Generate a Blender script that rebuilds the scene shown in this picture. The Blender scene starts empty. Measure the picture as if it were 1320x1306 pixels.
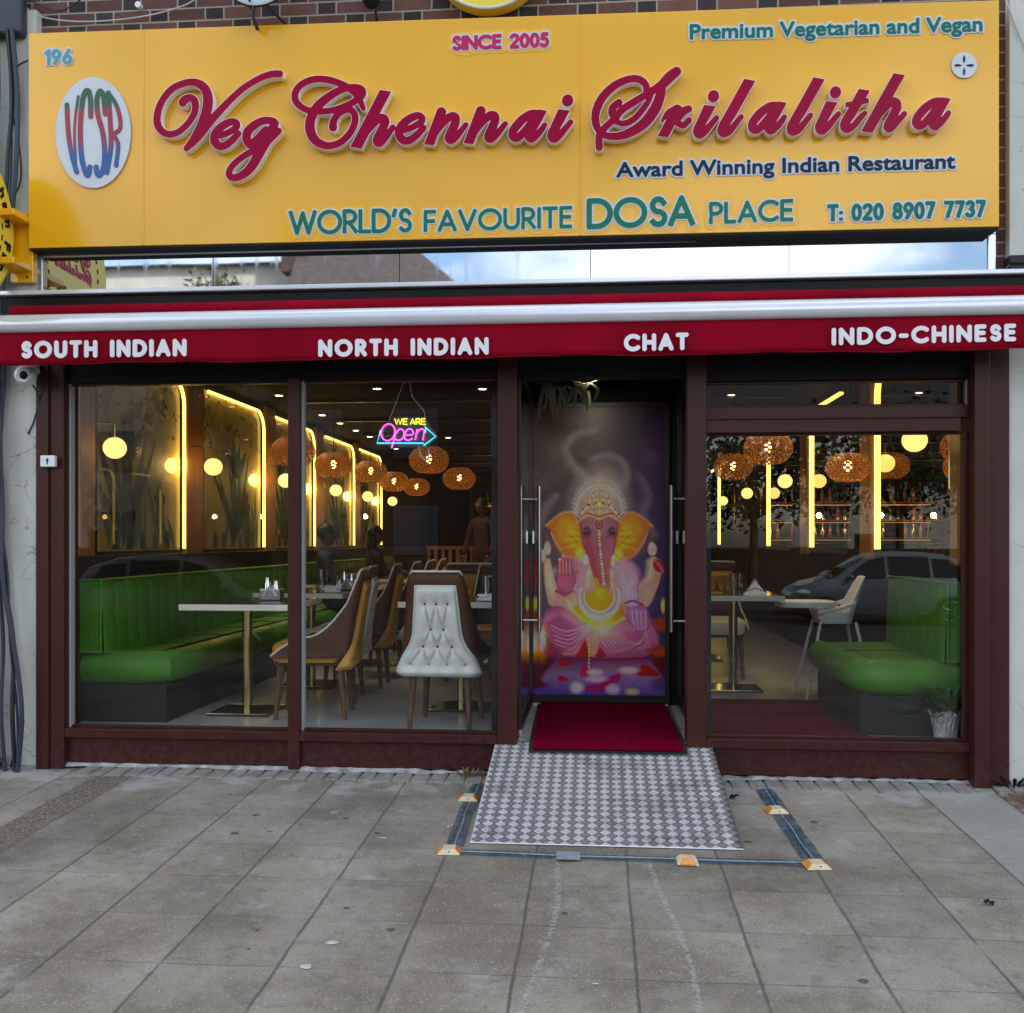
import bpy, bmesh, math, random
import numpy as np
from mathutils import Vector, Matrix, Euler
from mathutils.geometry import tessellate_polygon

R = math.radians
random.seed(7)
rng = np.random.default_rng(7)
scene = bpy.context.scene
COL = scene.collection

# ------------------------------------------------------------------ camera
F, CX, CY = 1300.0, 660.0, 697.0           # photograph's lens, in its own pixels
TH = math.atan(.0846)
YC, HC = 5.78, 1.352
cam_d = bpy.data.cameras.new('camera')
cam = bpy.data.objects.new('camera', cam_d)
COL.objects.link(cam)
cam.location = (0, -YC, HC)
cam.rotation_euler = (R(90), 0, TH)
cam_d.sensor_fit = 'HORIZONTAL'
cam_d.sensor_width = 36
cam_d.lens = 36 * F / 1320
cam_d.shift_y = (CY - 653) / 1320
cam_d.clip_start = .05
cam_d.clip_end = 600
scene.camera = cam

# ------------------------------------------------------------------ sky, sun, exposure
SUN_EL, SUN_AZ = R(34), R(46)               # behind the shop: the front stands in open shade
world = bpy.data.worlds.new('World')
scene.world = world
world.use_nodes = True
wn, wl = world.node_tree.nodes, world.node_tree.links
wn.clear()
wo = wn.new('ShaderNodeOutputWorld')
bg = wn.new('ShaderNodeBackground')
sky = wn.new('ShaderNodeTexSky')
sky.sky_type = 'NISHITA'
sky.sun_disc = False
sky.sun_elevation = SUN_EL
sky.sun_rotation = SUN_AZ
sky.air_density = 1.0
sky.dust_density = 1.5
tc = wn.new('ShaderNodeTexCoord')
mp = wn.new('ShaderNodeMapping')
mp.inputs['Scale'].default_value = (1, 1, 2.2)
cn = wn.new('ShaderNodeTexNoise')
cn.inputs['Scale'].default_value = 2.6
cn.inputs['Detail'].default_value = 7
cn.inputs['Roughness'].default_value = .55
cr = wn.new('ShaderNodeValToRGB')
cr.color_ramp.elements[0].position = .44
cr.color_ramp.elements[0].color = (0, 0, 0, 1)
cr.color_ramp.elements[1].position = .60
cr.color_ramp.elements[1].color = (1, 1, 1, 1)
mixc = wn.new('ShaderNodeMix')
mixc.data_type = 'RGBA'
mixc.inputs['B'].default_value = (7.6, 7.7, 8.0, 1)
wl.new(tc.outputs['Generated'], mp.inputs['Vector'])
wl.new(mp.outputs[0], cn.inputs['Vector'])
wl.new(cn.outputs['Fac'], cr.inputs['Fac'])
wl.new(cr.outputs['Color'], mixc.inputs['Factor'])
wl.new(sky.outputs[0], mixc.inputs['A'])
wl.new(mixc.outputs['Result'], bg.inputs['Color'])
bg.inputs['Strength'].default_value = .11
wl.new(bg.outputs[0], wo.inputs['Surface'])

sd = bpy.data.lights.new('sun', 'SUN')
sd.energy = 2.0
sd.angle = R(.5)
sd.color = (1, .94, .85)
sun = bpy.data.objects.new('sun', sd)
COL.objects.link(sun)
sv = Vector((math.sin(SUN_AZ) * math.cos(SUN_EL), math.cos(SUN_AZ) * math.cos(SUN_EL), math.sin(SUN_EL)))
sun.rotation_euler = sv.to_track_quat('Z', 'Y').to_euler()
sun.location = sv * 60

scene.view_settings.view_transform = 'Standard'
scene.view_settings.look = 'None'
scene.view_settings.exposure = 1.65
scene.view_settings.gamma = 1
cy = scene.cycles
cy.use_denoising = True
cy.max_bounces = 7
cy.transparent_max_bounces = 12
cy.sample_clamp_indirect = 4
cy.sample_clamp_direct = 0
cy.caustics_reflective = False
cy.caustics_refractive = False

# ------------------------------------------------------------------ reading points off the photograph
_c, _s = math.cos(TH), math.sin(TH)
def ray(x, y):
    u = (x - CX) / F
    v = -(y - CY) / F
    return (-_s + u * _c, _c + u * _s, v)
def at(x, y, Y):
    d = ray(x, y); t = (Y + YC) / d[1]
    return Vector((t * d[0], Y, HC + t * d[2]))
def onx(x, y, X):
    d = ray(x, y); t = X / d[0]
    return Vector((X, t * d[1] - YC, HC + t * d[2]))
def onz(x, y, Z):
    d = ray(x, y); t = (Z - HC) / d[2]
    return Vector((t * d[0], t * d[1] - YC, Z))
FALL = .0322                                  # the pavement falls towards the road
def pav(x, y):
    d = ray(x, y); t = (HC + FALL * YC) / (FALL * d[1] - d[2])
    return Vector((t * d[0], t * d[1] - YC, HC + t * d[2]))
def pz(Y):
    return FALL * Y

# ------------------------------------------------------------------ materials
MATS = {}
def nmat(name):
    m = bpy.data.materials.new(name)
    m.use_nodes = True
    MATS[name] = m
    nt = m.node_tree
    b = nt.nodes['Principled BSDF']
    return m, nt.nodes, nt.links, b
def node(N, t, **kw):
    n = N.new(t)
    for k, v in kw.items():
        if k in n.inputs: n.inputs[k].default_value = v
        else: setattr(n, k, v)
    return n
def pmat(name, col, rough=.5, metal=0., var=.12, vscale=6., bump=0., bscale=40., coat=0., spec=.5, emit=None, es=0., sheen=0., trans=0., rvar=.0):
    m, N, L, b = nmat(name)
    b.inputs['Roughness'].default_value = rough
    b.inputs['Metallic'].default_value = metal
    b.inputs['Specular IOR Level'].default_value = spec
    if coat:
        b.inputs['Coat Weight'].default_value = coat
        b.inputs['Coat Roughness'].default_value = .06
    if sheen: b.inputs['Sheen Weight'].default_value = sheen
    if trans: b.inputs['Transmission Weight'].default_value = trans
    c = Vector(col[:3])
    t = N.new('ShaderNodeTexCoord')
    if var:
        n = node(N, 'ShaderNodeTexNoise', Scale=vscale, Detail=5.)
        L.new(t.outputs['Object'], n.inputs['Vector'])
        r = N.new('ShaderNodeValToRGB')
        r.color_ramp.elements[0].position = .3
        r.color_ramp.elements[1].position = .7
        r.color_ramp.elements[0].color = (*(c * (1 - var)), 1)
        r.color_ramp.elements[1].color = (*(c * (1 + var)), 1)
        L.new(n.outputs['Fac'], r.inputs['Fac'])
        L.new(r.outputs['Color'], b.inputs['Base Color'])
        if rvar:
            mr = node(N, 'ShaderNodeMapRange')
            mr.inputs['From Min'].default_value = .3; mr.inputs['From Max'].default_value = .7
            mr.inputs['To Min'].default_value = max(0, rough - rvar); mr.inputs['To Max'].default_value = rough + rvar
            L.new(n.outputs['Fac'], mr.inputs['Value']); L.new(mr.outputs[0], b.inputs['Roughness'])
    else:
        b.inputs['Base Color'].default_value = (*c, 1)
    if bump:
        n2 = node(N, 'ShaderNodeTexNoise', Scale=bscale, Detail=4.)
        L.new(t.outputs['Object'], n2.inputs['Vector'])
        bp = node(N, 'ShaderNodeBump', Strength=bump, Distance=.01)
        L.new(n2.outputs['Fac'], bp.inputs['Height'])
        L.new(bp.outputs[0], b.inputs['Normal'])
    if emit:
        b.inputs['Emission Color'].default_value = (*emit, 1)
        b.inputs['Emission Strength'].default_value = es
    return m
def emat(name, col, s):
    m, N, L, b = nmat(name)
    b.inputs['Base Color'].default_value = (*col, 1)
    b.inputs['Emission Color'].default_value = (*col, 1)
    b.inputs['Emission Strength'].default_value = s
    return m
def math_(N, L, op, a, b=None, c=None, clamp=False):
    n = N.new('ShaderNodeMath'); n.operation = op; n.use_clamp = clamp
    for i, v in enumerate((a, b, c)):
        if v is None: continue
        if isinstance(v, (int, float)): n.inputs[i].default_value = v
        else: L.new(v, n.inputs[i])
    return n.outputs[0]
def mixc_(N, L, f, a, b, mode='MIX'):
    n = N.new('ShaderNodeMix'); n.data_type = 'RGBA'; n.blend_type = mode; n.clamp_factor = True
    for k, v in (('Factor', f), ('A', a), ('B', b)):
        if isinstance(v, (int, float)): n.inputs[k].default_value = v
        elif isinstance(v, tuple): n.inputs[k].default_value = (*v, 1)
        else: L.new(v, n.inputs[k])
    return n.outputs['Result']
def smooth_(N, L, v, lo, hi):
    n = N.new('ShaderNodeMapRange'); n.interpolation_type = 'SMOOTHSTEP'
    L.new(v, n.inputs['Value'])
    n.inputs['From Min'].default_value = lo; n.inputs['From Max'].default_value = hi
    return n.outputs[0]
def coords(N, L, kind='Object'):
    t = N.new('ShaderNodeTexCoord'); s = N.new('ShaderNodeSeparateXYZ')
    L.new(t.outputs[kind], s.inputs[0])
    return t.outputs[kind], s.outputs

def glass_mat(name, tint=(.93, .95, .94), k=1.7, rough=0.0, refl=(1, 1, 1)):
    """thin pane: clear through, sharp fresnel reflection of the street"""
    m, N, L, b = nmat(name)
    N.remove(b)
    out = N['Material Output']
    tr = N.new('ShaderNodeBsdfTransparent'); tr.inputs[0].default_value = (*tint, 1)
    gl = N.new('ShaderNodeBsdfGlossy'); gl.inputs['Color'].default_value = (*refl, 1); gl.inputs['Roughness'].default_value = rough
    g = N.new('ShaderNodeNewGeometry')
    dt = N.new('ShaderNodeVectorMath'); dt.operation = 'DOT_PRODUCT'
    L.new(g.outputs['Normal'], dt.inputs[0]); L.new(g.outputs['Incoming'], dt.inputs[1])
    a = math_(N, L, 'ABSOLUTE', dt.outputs['Value'])
    o = math_(N, L, 'SUBTRACT', 1.0, a)
    p = math_(N, L, 'POWER', o, 5.0)
    f = math_(N, L, 'MULTIPLY_ADD', p, .96, .04)
    f = math_(N, L, 'MULTIPLY', f, k, clamp=True)
    mx = N.new('ShaderNodeMixShader')
    L.new(f, mx.inputs[0]); L.new(tr.outputs[0], mx.inputs[1]); L.new(gl.outputs[0], mx.inputs[2])
    L.new(mx.outputs[0], out.inputs[0])
    return m

# ------------------------------------------------------------------ objects
RL = {}                                        # world position of each thing's origin while building
def put(o, label=None, cat=None, group=None, kind=None):
    if label: o['label'] = label
    if cat: o['category'] = cat
    if group: o['group'] = group
    if kind: o['kind'] = kind
    return o
def thing(name, label, cat, loc=(0, 0, 0), group=None):
    o = bpy.data.objects.new(name, None)
    COL.objects.link(o)
    o.empty_display_size = .1
    o.location = loc
    RL[o.name] = Vector(loc)
    return put(o, label, cat, group)
def link(name, me, parent=None):
    o = bpy.data.objects.new(name, me)
    COL.objects.link(o)
    if parent is not None:
        o.parent = parent
        RL[o.name] = RL[parent.name]
    return o
def copy_tree(o, parent=None):
    c = o.copy(); COL.objects.link(c)
    if parent is not None: c.parent = parent
    for ch in [q for q in o.children]: copy_tree(ch, c)
    return c

class MB:
    def __init__(s):
        s.v = []; s.f = []; s.mi = []; s.cur = 0
    def add(s, vs, fs):
        n = len(s.v)
        s.v += [tuple(q) for q in vs]
        s.f += [tuple(i + n for i in f) for f in fs]
        s.mi += [s.cur] * len(fs)
        return s
    def box(s, x0, x1, y0, y1, z0, z1):
        vs = [(x0, y0, z0), (x1, y0, z0), (x1, y1, z0), (x0, y1, z0), (x0, y0, z1), (x1, y0, z1), (x1, y1, z1), (x0, y1, z1)]
        return s.add(vs, [(0, 3, 2, 1), (4, 5, 6, 7), (0, 1, 5, 4), (1, 2, 6, 5), (2, 3, 7, 6), (3, 0, 4, 7)])
    def hexa(s, p):
        return s.add(p, [(0, 3, 2, 1), (4, 5, 6, 7), (0, 1, 5, 4), (1, 2, 6, 5), (2, 3, 7, 6), (3, 0, 4, 7)])
    def quad(s, *p):
        return s.add(p, [tuple(range(len(p)))])
    def tube(s, path, r, n=8, caps=True, closed=False):
        path = [Vector(p) for p in path]
        k = len(path)
        rs = r if isinstance(r, (list, tuple)) else [r] * k
        up = Vector((0, 0, 1))
        vs = []; pu = None
        for i, p in enumerate(path):
            if closed: t = path[(i + 1) % k] - path[i - 1]
            else: t = path[min(i + 1, k - 1)] - path[max(i - 1, 0)]
            t.normalize()
            if pu is None:
                a = up if abs(t.z) < .9 else Vector((1, 0, 0))
                u = t.cross(a).normalized()
            else:
                u = pu - t * pu.dot(t)
                u.normalize()
            pu = u
            w = t.cross(u)
            for j in range(n):
                an = 2 * math.pi * j / n
                vs.append(p + (u * math.cos(an) + w * math.sin(an)) * rs[i])
        fs = []
        for i in range(k if closed else k - 1):
            for j in range(n):
                a, b = i * n + j, i * n + (j + 1) % n
                c2, d = ((i + 1) % k) * n + (j + 1) % n, ((i + 1) % k) * n + j
                fs.append((a, b, c2, d))
        if caps and not closed:
            fs.append(tuple(range(n))[::-1]); fs.append(tuple((k - 1) * n + j for j in range(n)))
        return s.add(vs, fs)
    def lathe(s, prof, c=(0, 0, 0), n=24, caps=True, sx=1., sy=1.):
        vs = []; fs = []
        for r, z in prof:
            for j in range(n):
                a = 2 * math.pi * j / n
                vs.append((c[0] + r * math.cos(a) * sx, c[1] + r * math.sin(a) * sy, c[2] + z))
        k = len(prof)
        for i in range(k - 1):
            for j in range(n):
                fs.append((i * n + j, i * n + (j + 1) % n, (i + 1) * n + (j + 1) % n, (i + 1) * n + j))
        if caps:
            fs.append(tuple(range(n))[::-1]); fs.append(tuple((k - 1) * n + j for j in range(n)))
        return s.add(vs, fs)
    def ell(s, c, r, nu=20, nv=12):
        prof = [(max(1e-4, math.sin(math.pi * i / nv)), -math.cos(math.pi * i / nv)) for i in range(nv + 1)]
        vs = []; fs = []
        for q, z in prof:
            for j in range(nu):
                a = 2 * math.pi * j / nu
                vs.append((c[0] + r[0] * q * math.cos(a), c[1] + r[1] * q * math.sin(a), c[2] + r[2] * z))
        for i in range(nv):
            for j in range(nu):
                fs.append((i * nu + j, i * nu + (j + 1) % nu, (i + 1) * nu + (j + 1) % nu, (i + 1) * nu + j))
        return s.add(vs, fs)
    def prism(s, poly, a0, a1, axis='y'):
        """poly: (u,w) points; extruded along axis from a0 to a1. axis y -> (x,z); axis x -> (y,z); axis z -> (x,y)"""
        def P(u, w, a):
            return {'y': (u, a, w), 'x': (a, u, w), 'z': (u, w, a)}[axis]
        n = len(poly)
        vs = [P(u, w, a0) for u, w in poly] + [P(u, w, a1) for u, w in poly]
        fs = [(i, (i + 1) % n, n + (i + 1) % n, n + i) for i in range(n)]
        fs += [tuple(range(n))[::-1], tuple(range(n, 2 * n))]
        return s.add(vs, fs)
    def grid(s, fn, nu, nv, closed_u=False):
        vs = [fn(i / (nu if closed_u else nu - 1), j / (nv - 1)) for j in range(nv) for i in range(nu)]
        fs = []
        for j in range(nv - 1):
            for i in range(nu if closed_u else nu - 1):
                fs.append((j * nu + i, j * nu + (i + 1) % nu, (j + 1) * nu + (i + 1) % nu, (j + 1) * nu + i))
        return s.add(vs, fs)
    def build(s, name, mat, parent=None, smooth=False, bevel=0., seg=2, fix=True, angle=40):
        me = bpy.data.meshes.new(name)
        if parent is not None: off = RL[parent.name]
        else:
            a = np.array(s.v)
            off = Vector(((a[:, 0].min() + a[:, 0].max()) / 2, (a[:, 1].min() + a[:, 1].max()) / 2, a[:, 2].min()))
        me.from_pydata([tuple(Vector(q) - off) for q in s.v], [], s.f)
        ms = mat if isinstance(mat, (list, tuple)) else [mat]
        for m in ms: me.materials.append(MATS[m] if isinstance(m, str) else m)
        if len(ms) > 1:
            for p, i in zip(me.polygons, s.mi): p.material_index = i
        if fix:
            bm = bmesh.new(); bm.from_mesh(me)
            bmesh.ops.recalc_face_normals(bm, faces=bm.faces)
            bm.to_mesh(me); bm.free()
        if smooth:
            for p in me.polygons: p.use_smooth = True
            me.set_sharp_from_angle(angle=R(angle))
        o = link(name, me, parent)
        if parent is None:
            o.location = off; RL[o.name] = off
        if bevel:
            b = o.modifiers.new('bevel', 'BEVEL'); b.width = bevel; b.segments = seg; b.limit_method = 'ANGLE'; b.angle_limit = R(40)
        return o

def catmull(pts, n=8, closed=False):
    P = [np.array(p, float) for p in pts]
    k = len(P); out = []
    for i in range(k if closed else k - 1):
        if closed: p0, p1, p2, p3 = P[i - 1], P[i], P[(i + 1) % k], P[(i + 2) % k]
        else: p0, p1, p2, p3 = P[max(i - 1, 0)], P[i], P[i + 1], P[min(i + 2, k - 1)]
        for j in range(n):
            t = j / n
            out.append(.5 * ((2 * p1) + (-p0 + p2) * t + (2 * p0 - 5 * p1 + 4 * p2 - p3) * t * t + (-p0 + 3 * p1 - 3 * p2 + p3) * t ** 3))
    if not closed: out.append(P[-1])
    return out
# ------------------------------------------------------------------ lettering: distance fields, outlines, flat cut letters
class Field:
    def __init__(s, x0, y0, x1, y1, h):
        s.h = h
        s.x = np.arange(x0, x1 + h, h); s.y = np.arange(y0, y1 + h, h)
        s.X, s.Y = np.meshgrid(s.x, s.y)
        s.d = np.full(s.X.shape, 1e3)
    def stroke(s, pts, r, butt=(False, False), pad=14):
        """pts: points (x,y); r: one half width or one per point"""
        P = np.array([(p[0], p[1]) for p in pts], float); n = len(P)
        rr = np.full(n, float(r)) if np.isscalar(r) else np.array(r, float)
        own = np.full(s.d.shape, 1e3)
        for i in range(n - 1):
            a, b = P[i], P[i + 1]; m = max(rr[i], rr[i + 1]) + pad
            i0 = max(0, int((min(a[0], b[0]) - m - s.x[0]) / s.h)); i1 = min(len(s.x), int((max(a[0], b[0]) + m - s.x[0]) / s.h) + 2)
            j0 = max(0, int((min(a[1], b[1]) - m - s.y[0]) / s.h)); j1 = min(len(s.y), int((max(a[1], b[1]) + m - s.y[0]) / s.h) + 2)
            if i1 <= i0 or j1 <= j0: continue
            X, Y = s.X[j0:j1, i0:i1], s.Y[j0:j1, i0:i1]
            ab = b - a; l2 = ab @ ab
            if l2 < 1e-9: continue
            t = np.clip(((X - a[0]) * ab[0] + (Y - a[1]) * ab[1]) / l2, 0, 1)
            d = np.hypot(X - a[0] - t * ab[0], Y - a[1] - t * ab[1]) - (rr[i] + t * (rr[i + 1] - rr[i]))
            own[j0:j1, i0:i1] = np.minimum(own[j0:j1, i0:i1], d)
        for end, a, b in ((butt[0], P[0], P[1]), (butt[1], P[-1], P[-2])):
            if end is not False and end is not None:
                if end is True: nv = (a - b) / np.hypot(*(a - b))
                else: nv = np.array(end, float) / np.hypot(*end)
                near = np.hypot(s.X - a[0], s.Y - a[1]) < rr.max() * 2.2
                q = (s.X - a[0]) * nv[0] + (s.Y - a[1]) * nv[1]
                own = np.where(near, np.maximum(own, q), own)
        s.d = np.minimum(s.d, own)
        return s
    def ellipse(s, c, rx, ry, rot=0.):
        ca, sa = math.cos(rot), math.sin(rot)
        u = (s.X - c[0]) * ca + (s.Y - c[1]) * sa; v = -(s.X - c[0]) * sa + (s.Y - c[1]) * ca
        k = np.hypot(u / rx, v / ry)
        s.d = np.minimum(s.d, (k - 1) * min(rx, ry)); return s
    def outline(s, edges):
        """signed distance to a filled outline given as segments"""
        d = np.full(s.X.shape, 1e9); inside = np.zeros(s.X.shape, bool)
        for (ax, ay), (bx, by) in edges:
            abx, aby = bx - ax, by - ay; l2 = abx * abx + aby * aby
            if l2 < 1e-12: continue
            t = np.clip(((s.X - ax) * abx + (s.Y - ay) * aby) / l2, 0, 1)
            d = np.minimum(d, (s.X - ax - t * abx) ** 2 + (s.Y - ay - t * aby) ** 2)
            if ay != by:
                cr_ = ((s.Y >= ay) != (s.Y >= by)) & (s.X < ax + (s.Y - ay) / (by - ay) * abx)
                inside ^= cr_
        d = np.sqrt(d)
        s.d = np.minimum(s.d, np.where(inside, -d, d)); return s
    def loops(s, level):
        D = s.d - level
        D = np.where(np.abs(D) < 1e-6, 1e-6, D)
        D[0, :] = D[-1, :] = np.abs(D[0, :]) + .1; D[:, 0] = D[:, -1] = .1
        inn = D < 0
        c = inn[:-1, :-1] * 1 + inn[:-1, 1:] * 2 + inn[1:, 1:] * 4 + inn[1:, :-1] * 8
        js, is_ = np.nonzero((c != 0) & (c != 15))
        def ep(key):
            k, i, j = key
            if k == 'h': a, b = D[j, i], D[j, i + 1]; t = a / (a - b); return (s.x[0] + (i + t) * s.h, s.y[0] + j * s.h)
            a, b = D[j, i], D[j + 1, i]; t = a / (a - b); return (s.x[0] + i * s.h, s.y[0] + (j + t) * s.h)
        T = {1: [('l', 't')], 2: [('t', 'r')], 3: [('l', 'r')], 4: [('r', 'b')], 5: [('l', 't'), ('r', 'b')], 6: [('t', 'b')], 7: [('l', 'b')],
             8: [('b', 'l')], 9: [('b', 't')], 10: [('t', 'r'), ('b', 'l')], 11: [('b', 'r')], 12: [('r', 'l')], 13: [('r', 't')], 14: [('t', 'l')]}
        nx = {}
        for j, i in zip(js, is_):
            K = {'t': ('h', i, j), 'b': ('h', i, j + 1), 'l': ('v', i, j), 'r': ('v', i + 1, j)}
            for a, b in T[int(c[j, i])]: nx[K[a]] = K[b]
        res = []
        while nx:
            k0 = next(iter(nx)); k = k0; lp = []
            while k in nx:
                lp.append(ep(k)); k = nx.pop(k)
            if len(lp) > 5: res.append(simplify(lp, s.h * .16))
        return [l for l in res if len(l) > 2]
def simplify(lp, tol):
    P = np.array(lp); n = len(P)
    far = int(np.argmax(((P - P[0]) ** 2).sum(1)))
    keep = np.zeros(n, bool); keep[0] = keep[far] = True
    st = [(0, far), (far, n)]
    while st:
        a, b = st.pop()
        if b - a < 2: continue
        A, B = P[a], P[b % n]; ab = B - A; q = P[a + 1:b] - A
        l = np.hypot(*ab) or 1e-9
        d = np.abs(q[:, 0] * ab[1] - q[:, 1] * ab[0]) / l
        k = int(np.argmax(d))
        if d[k] > tol:
            keep[a + 1 + k] = True; st += [(a, a + 1 + k), (a + 1 + k, b)]
    return [tuple(p) for p in P[keep]]
def area(l):
    P = np.array(l); return .5 * float(np.sum(P[:, 0] * np.roll(P[:, 1], -1) - np.roll(P[:, 0], -1) * P[:, 1]))
def in_poly(p, l):
    c = False; x, y = p
    for (ax, ay), (bx, by) in zip(l, l[1:] + l[:1]):
        if (ay > y) != (by > y) and x < ax + (y - ay) / (by - ay) * (bx - ax): c = not c
    return c
def cut_letters(mb, loops, front, back):
    """flat letters with thickness; front/back map (x,y) of the drawing to a point of the place"""
    if not loops: return mb
    big = max(loops, key=lambda l: abs(area(l))); sg = 1 if area(big) > 0 else -1
    outs = [l for l in loops if area(l) * sg > 0]; holes = [l for l in loops if area(l) * sg < 0]
    for o in outs:
        hs = [h for h in holes if in_poly(h[0], o) and not any(o2 is not o and abs(area(o2)) < abs(area(o)) and in_poly(h[0], o2) for o2 in outs)]
        polys = [o] + hs
        flat = [p for l in polys for p in l]
        tris = tessellate_polygon([[Vector((p[0], p[1], 0)) for p in l] for l in polys])
        c0 = mb.cur
        mb.add([front(*p) for p in flat], [tuple(t) for t in tris])
        mb.cur = c0 + 1
        for l in polys:
            n = len(l)
            mb.add([front(*p) for p in l] + [back(*p) for p in l], [(i, (i + 1) % n, n + (i + 1) % n, n + i) for i in range(n)])
        mb.cur = c0
    return mb

def arc(cx, cy, rx, ry, a0, a1, n=14):
    return [(cx + rx * math.cos(R(a0 + (a1 - a0) * i / n)), cy + ry * math.sin(R(a0 + (a1 - a0) * i / n))) for i in range(n + 1)]
S_ = [(.47, .82)] + arc(.27, .745, .2, .245, 35, 270, 12)[1:-1] + [(.27, .5)] + arc(.27, .25, .23, .25, 90, -150, 12)[1:]
GL = {
 'A': (.76, [[(0, 0), (.38, 1), (.76, 0)], [(.13, .3), (.63, .3)]]),
 'C': (.84, [arc(.5, .5, .5, .5, 47, 313, 22)]),
 'D': (.74, [[(0, 0), (0, 1), (.26, 1)] + arc(.26, .5, .48, .5, 90, -90, 16) + [(.26, 0), (0, 0)]]),
 'E': (.47, [[(.47, 1), (0, 1), (0, 0), (.47, 0)], [(0, .52), (.42, .52)]]),
 'F': (.45, [[(.45, 1), (0, 1), (0, 0)], [(0, .5), (.41, .5)]]),
 'G': (.92, [arc(.5, .5, .5, .5, 45, 360, 24) + [(.58, .5)]]),
 'H': (.66, [[(0, 0), (0, 1)], [(.66, 0), (.66, 1)], [(0, .5), (.66, .5)]]),
 'I': (0., [[(0, 0), (0, 1)]]),
 'L': (.42, [[(0, 1), (0, 0), (.42, 0)]]),
 'M': (.86, [[(0, 0), (0, 1), (.43, .3), (.86, 1), (.86, 0)]]),
 'N': (.7, [[(0, 0), (0, 1), (.7, 0), (.7, 1)]]),
 'O': (1., [arc(.5, .5, .5, .5, 0, 360, 32)]),
 'P': (.5, [[(0, 0), (0, 1), (.24, 1)] + arc(.24, .73, .27, .27, 90, -90, 10) + [(0, .46)]]),
 'R': (.55, [[(0, 0), (0, 1), (.24, 1)] + arc(.24, .73, .27, .27, 90, -90, 10) + [(0, .46)], [(.22, .46), (.55, 0)]]),
 'S': (.5, [S_]),
 'T': (.6, [[(0, 1), (.6, 1)], [(.3, 1), (.3, 0)]]),
 'U': (.64, [[(0, 1), (0, .32)] + arc(.32, .32, .32, .32, 180, 360, 14) + [(.64, 1)]]),
 'V': (.74, [[(0, 1), (.37, 0), (.74, 1)]]),
 'W': (1.14, [[(0, 1), (.3, 0), (.57, .95), (.84, 0), (1.14, 1)]]),
 "'": (.08, [[(.08, 1), (0, .72)]]),
 '-': (.34, [[(0, .45), (.34, .45)]]),
 ' ': (.32, []),
 ':': (0., [[(0, .04), (0, .06)], [(0, .5), (0, .52)]]),
 '0': (.5, [arc(.25, .5, .25, .5, 0, 360, 24)]),
 '1': (.2, [[(0, .8), (.2, 1), (.2, 0)]]),
 '2': (.5, [arc(.25, .74, .25, .26, 165, -35, 12) + [(0, 0), (.5, 0)]]),
 '3': (.46, [arc(.22, .76, .21, .24, 150, -80, 12) + arc(.21, .27, .25, .27, 80, -150, 12)]),
 '5': (.46, [[(.42, 1), (.1, 1), (.05, .54)] + arc(.2, .32, .26, .32, 110, -140, 14)]),
 '6': (.5, [[(.36, 1), (.08, .48)], arc(.25, .28, .25, .28, 0, 360, 20)]),
 '7': (.48, [[(0, 1), (.48, 1), (.14, 0)]]),
 '8': (.5, [arc(.25, .76, .2, .24, 0, 360, 18), arc(.25, .27, .25, .27, 0, 360, 20)]),
 '9': (.5, [[(.14, 0), (.42, .52)], arc(.25, .72, .25, .28, 0, 360, 20)]),
}
def line_strokes(text, x0, x1, y0, y1, H, gap=.26, wide=1., space=1., wch=None):
    """strokes of a line of capitals from (x0,y0) to (x1,y1) on its baseline, cap height H, y downwards"""
    pos = []; x = 0
    for ch in text:
        w, st = GL[ch]
        w *= space if ch == ' ' else 1
        pos.append((x, st)); x += w + gap
    tot = x - gap
    k = (x1 - x0) / tot
    sl = (y1 - y0) / (x1 - x0)
    res = []
    for px, st in pos:
        for l in st:
            res.append([(x0 + (px + u) * k, y0 + sl * (px + u) * k - v * H) for u, v in l])
    return res
def builtin_text_edges(text, x0, x1, y0, y1, capH, spacing=1.):
    """outline segments of a line set in Blender's own letterforms"""
    cu = bpy.data.curves.new('tmp', 'FONT'); cu.body = text; cu.size = 1; cu.resolution_u = 4; cu.space_character = spacing
    o = bpy.data.objects.new('tmp', cu); COL.objects.link(o)
    dg = bpy.context.evaluated_depsgraph_get()
    me = bpy.data.meshes.new_from_object(o.evaluated_get(dg))
    V = np.array([v.co[:2] for v in me.vertices])
    cnt = {}
    for p in me.polygons:
        for e in p.edge_keys: cnt[e] = cnt.get(e, 0) + 1
    bpy.data.objects.remove(o); bpy.data.curves.remove(cu); bpy.data.meshes.remove(me)
    xmin, xmax = V[:, 0].min(), V[:, 0].max()
    k = (x1 - x0) / (xmax - xmin); sl = (y1 - y0) / (x1 - x0)
    ky = capH / .729
    Q = np.stack([x0 + (V[:, 0] - xmin) * k, y0 + sl * (V[:, 0] - xmin) * k - V[:, 1] * ky], 1)
    return [(tuple(Q[a]), tuple(Q[b])) for (a, b), n in cnt.items() if n == 1]
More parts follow.
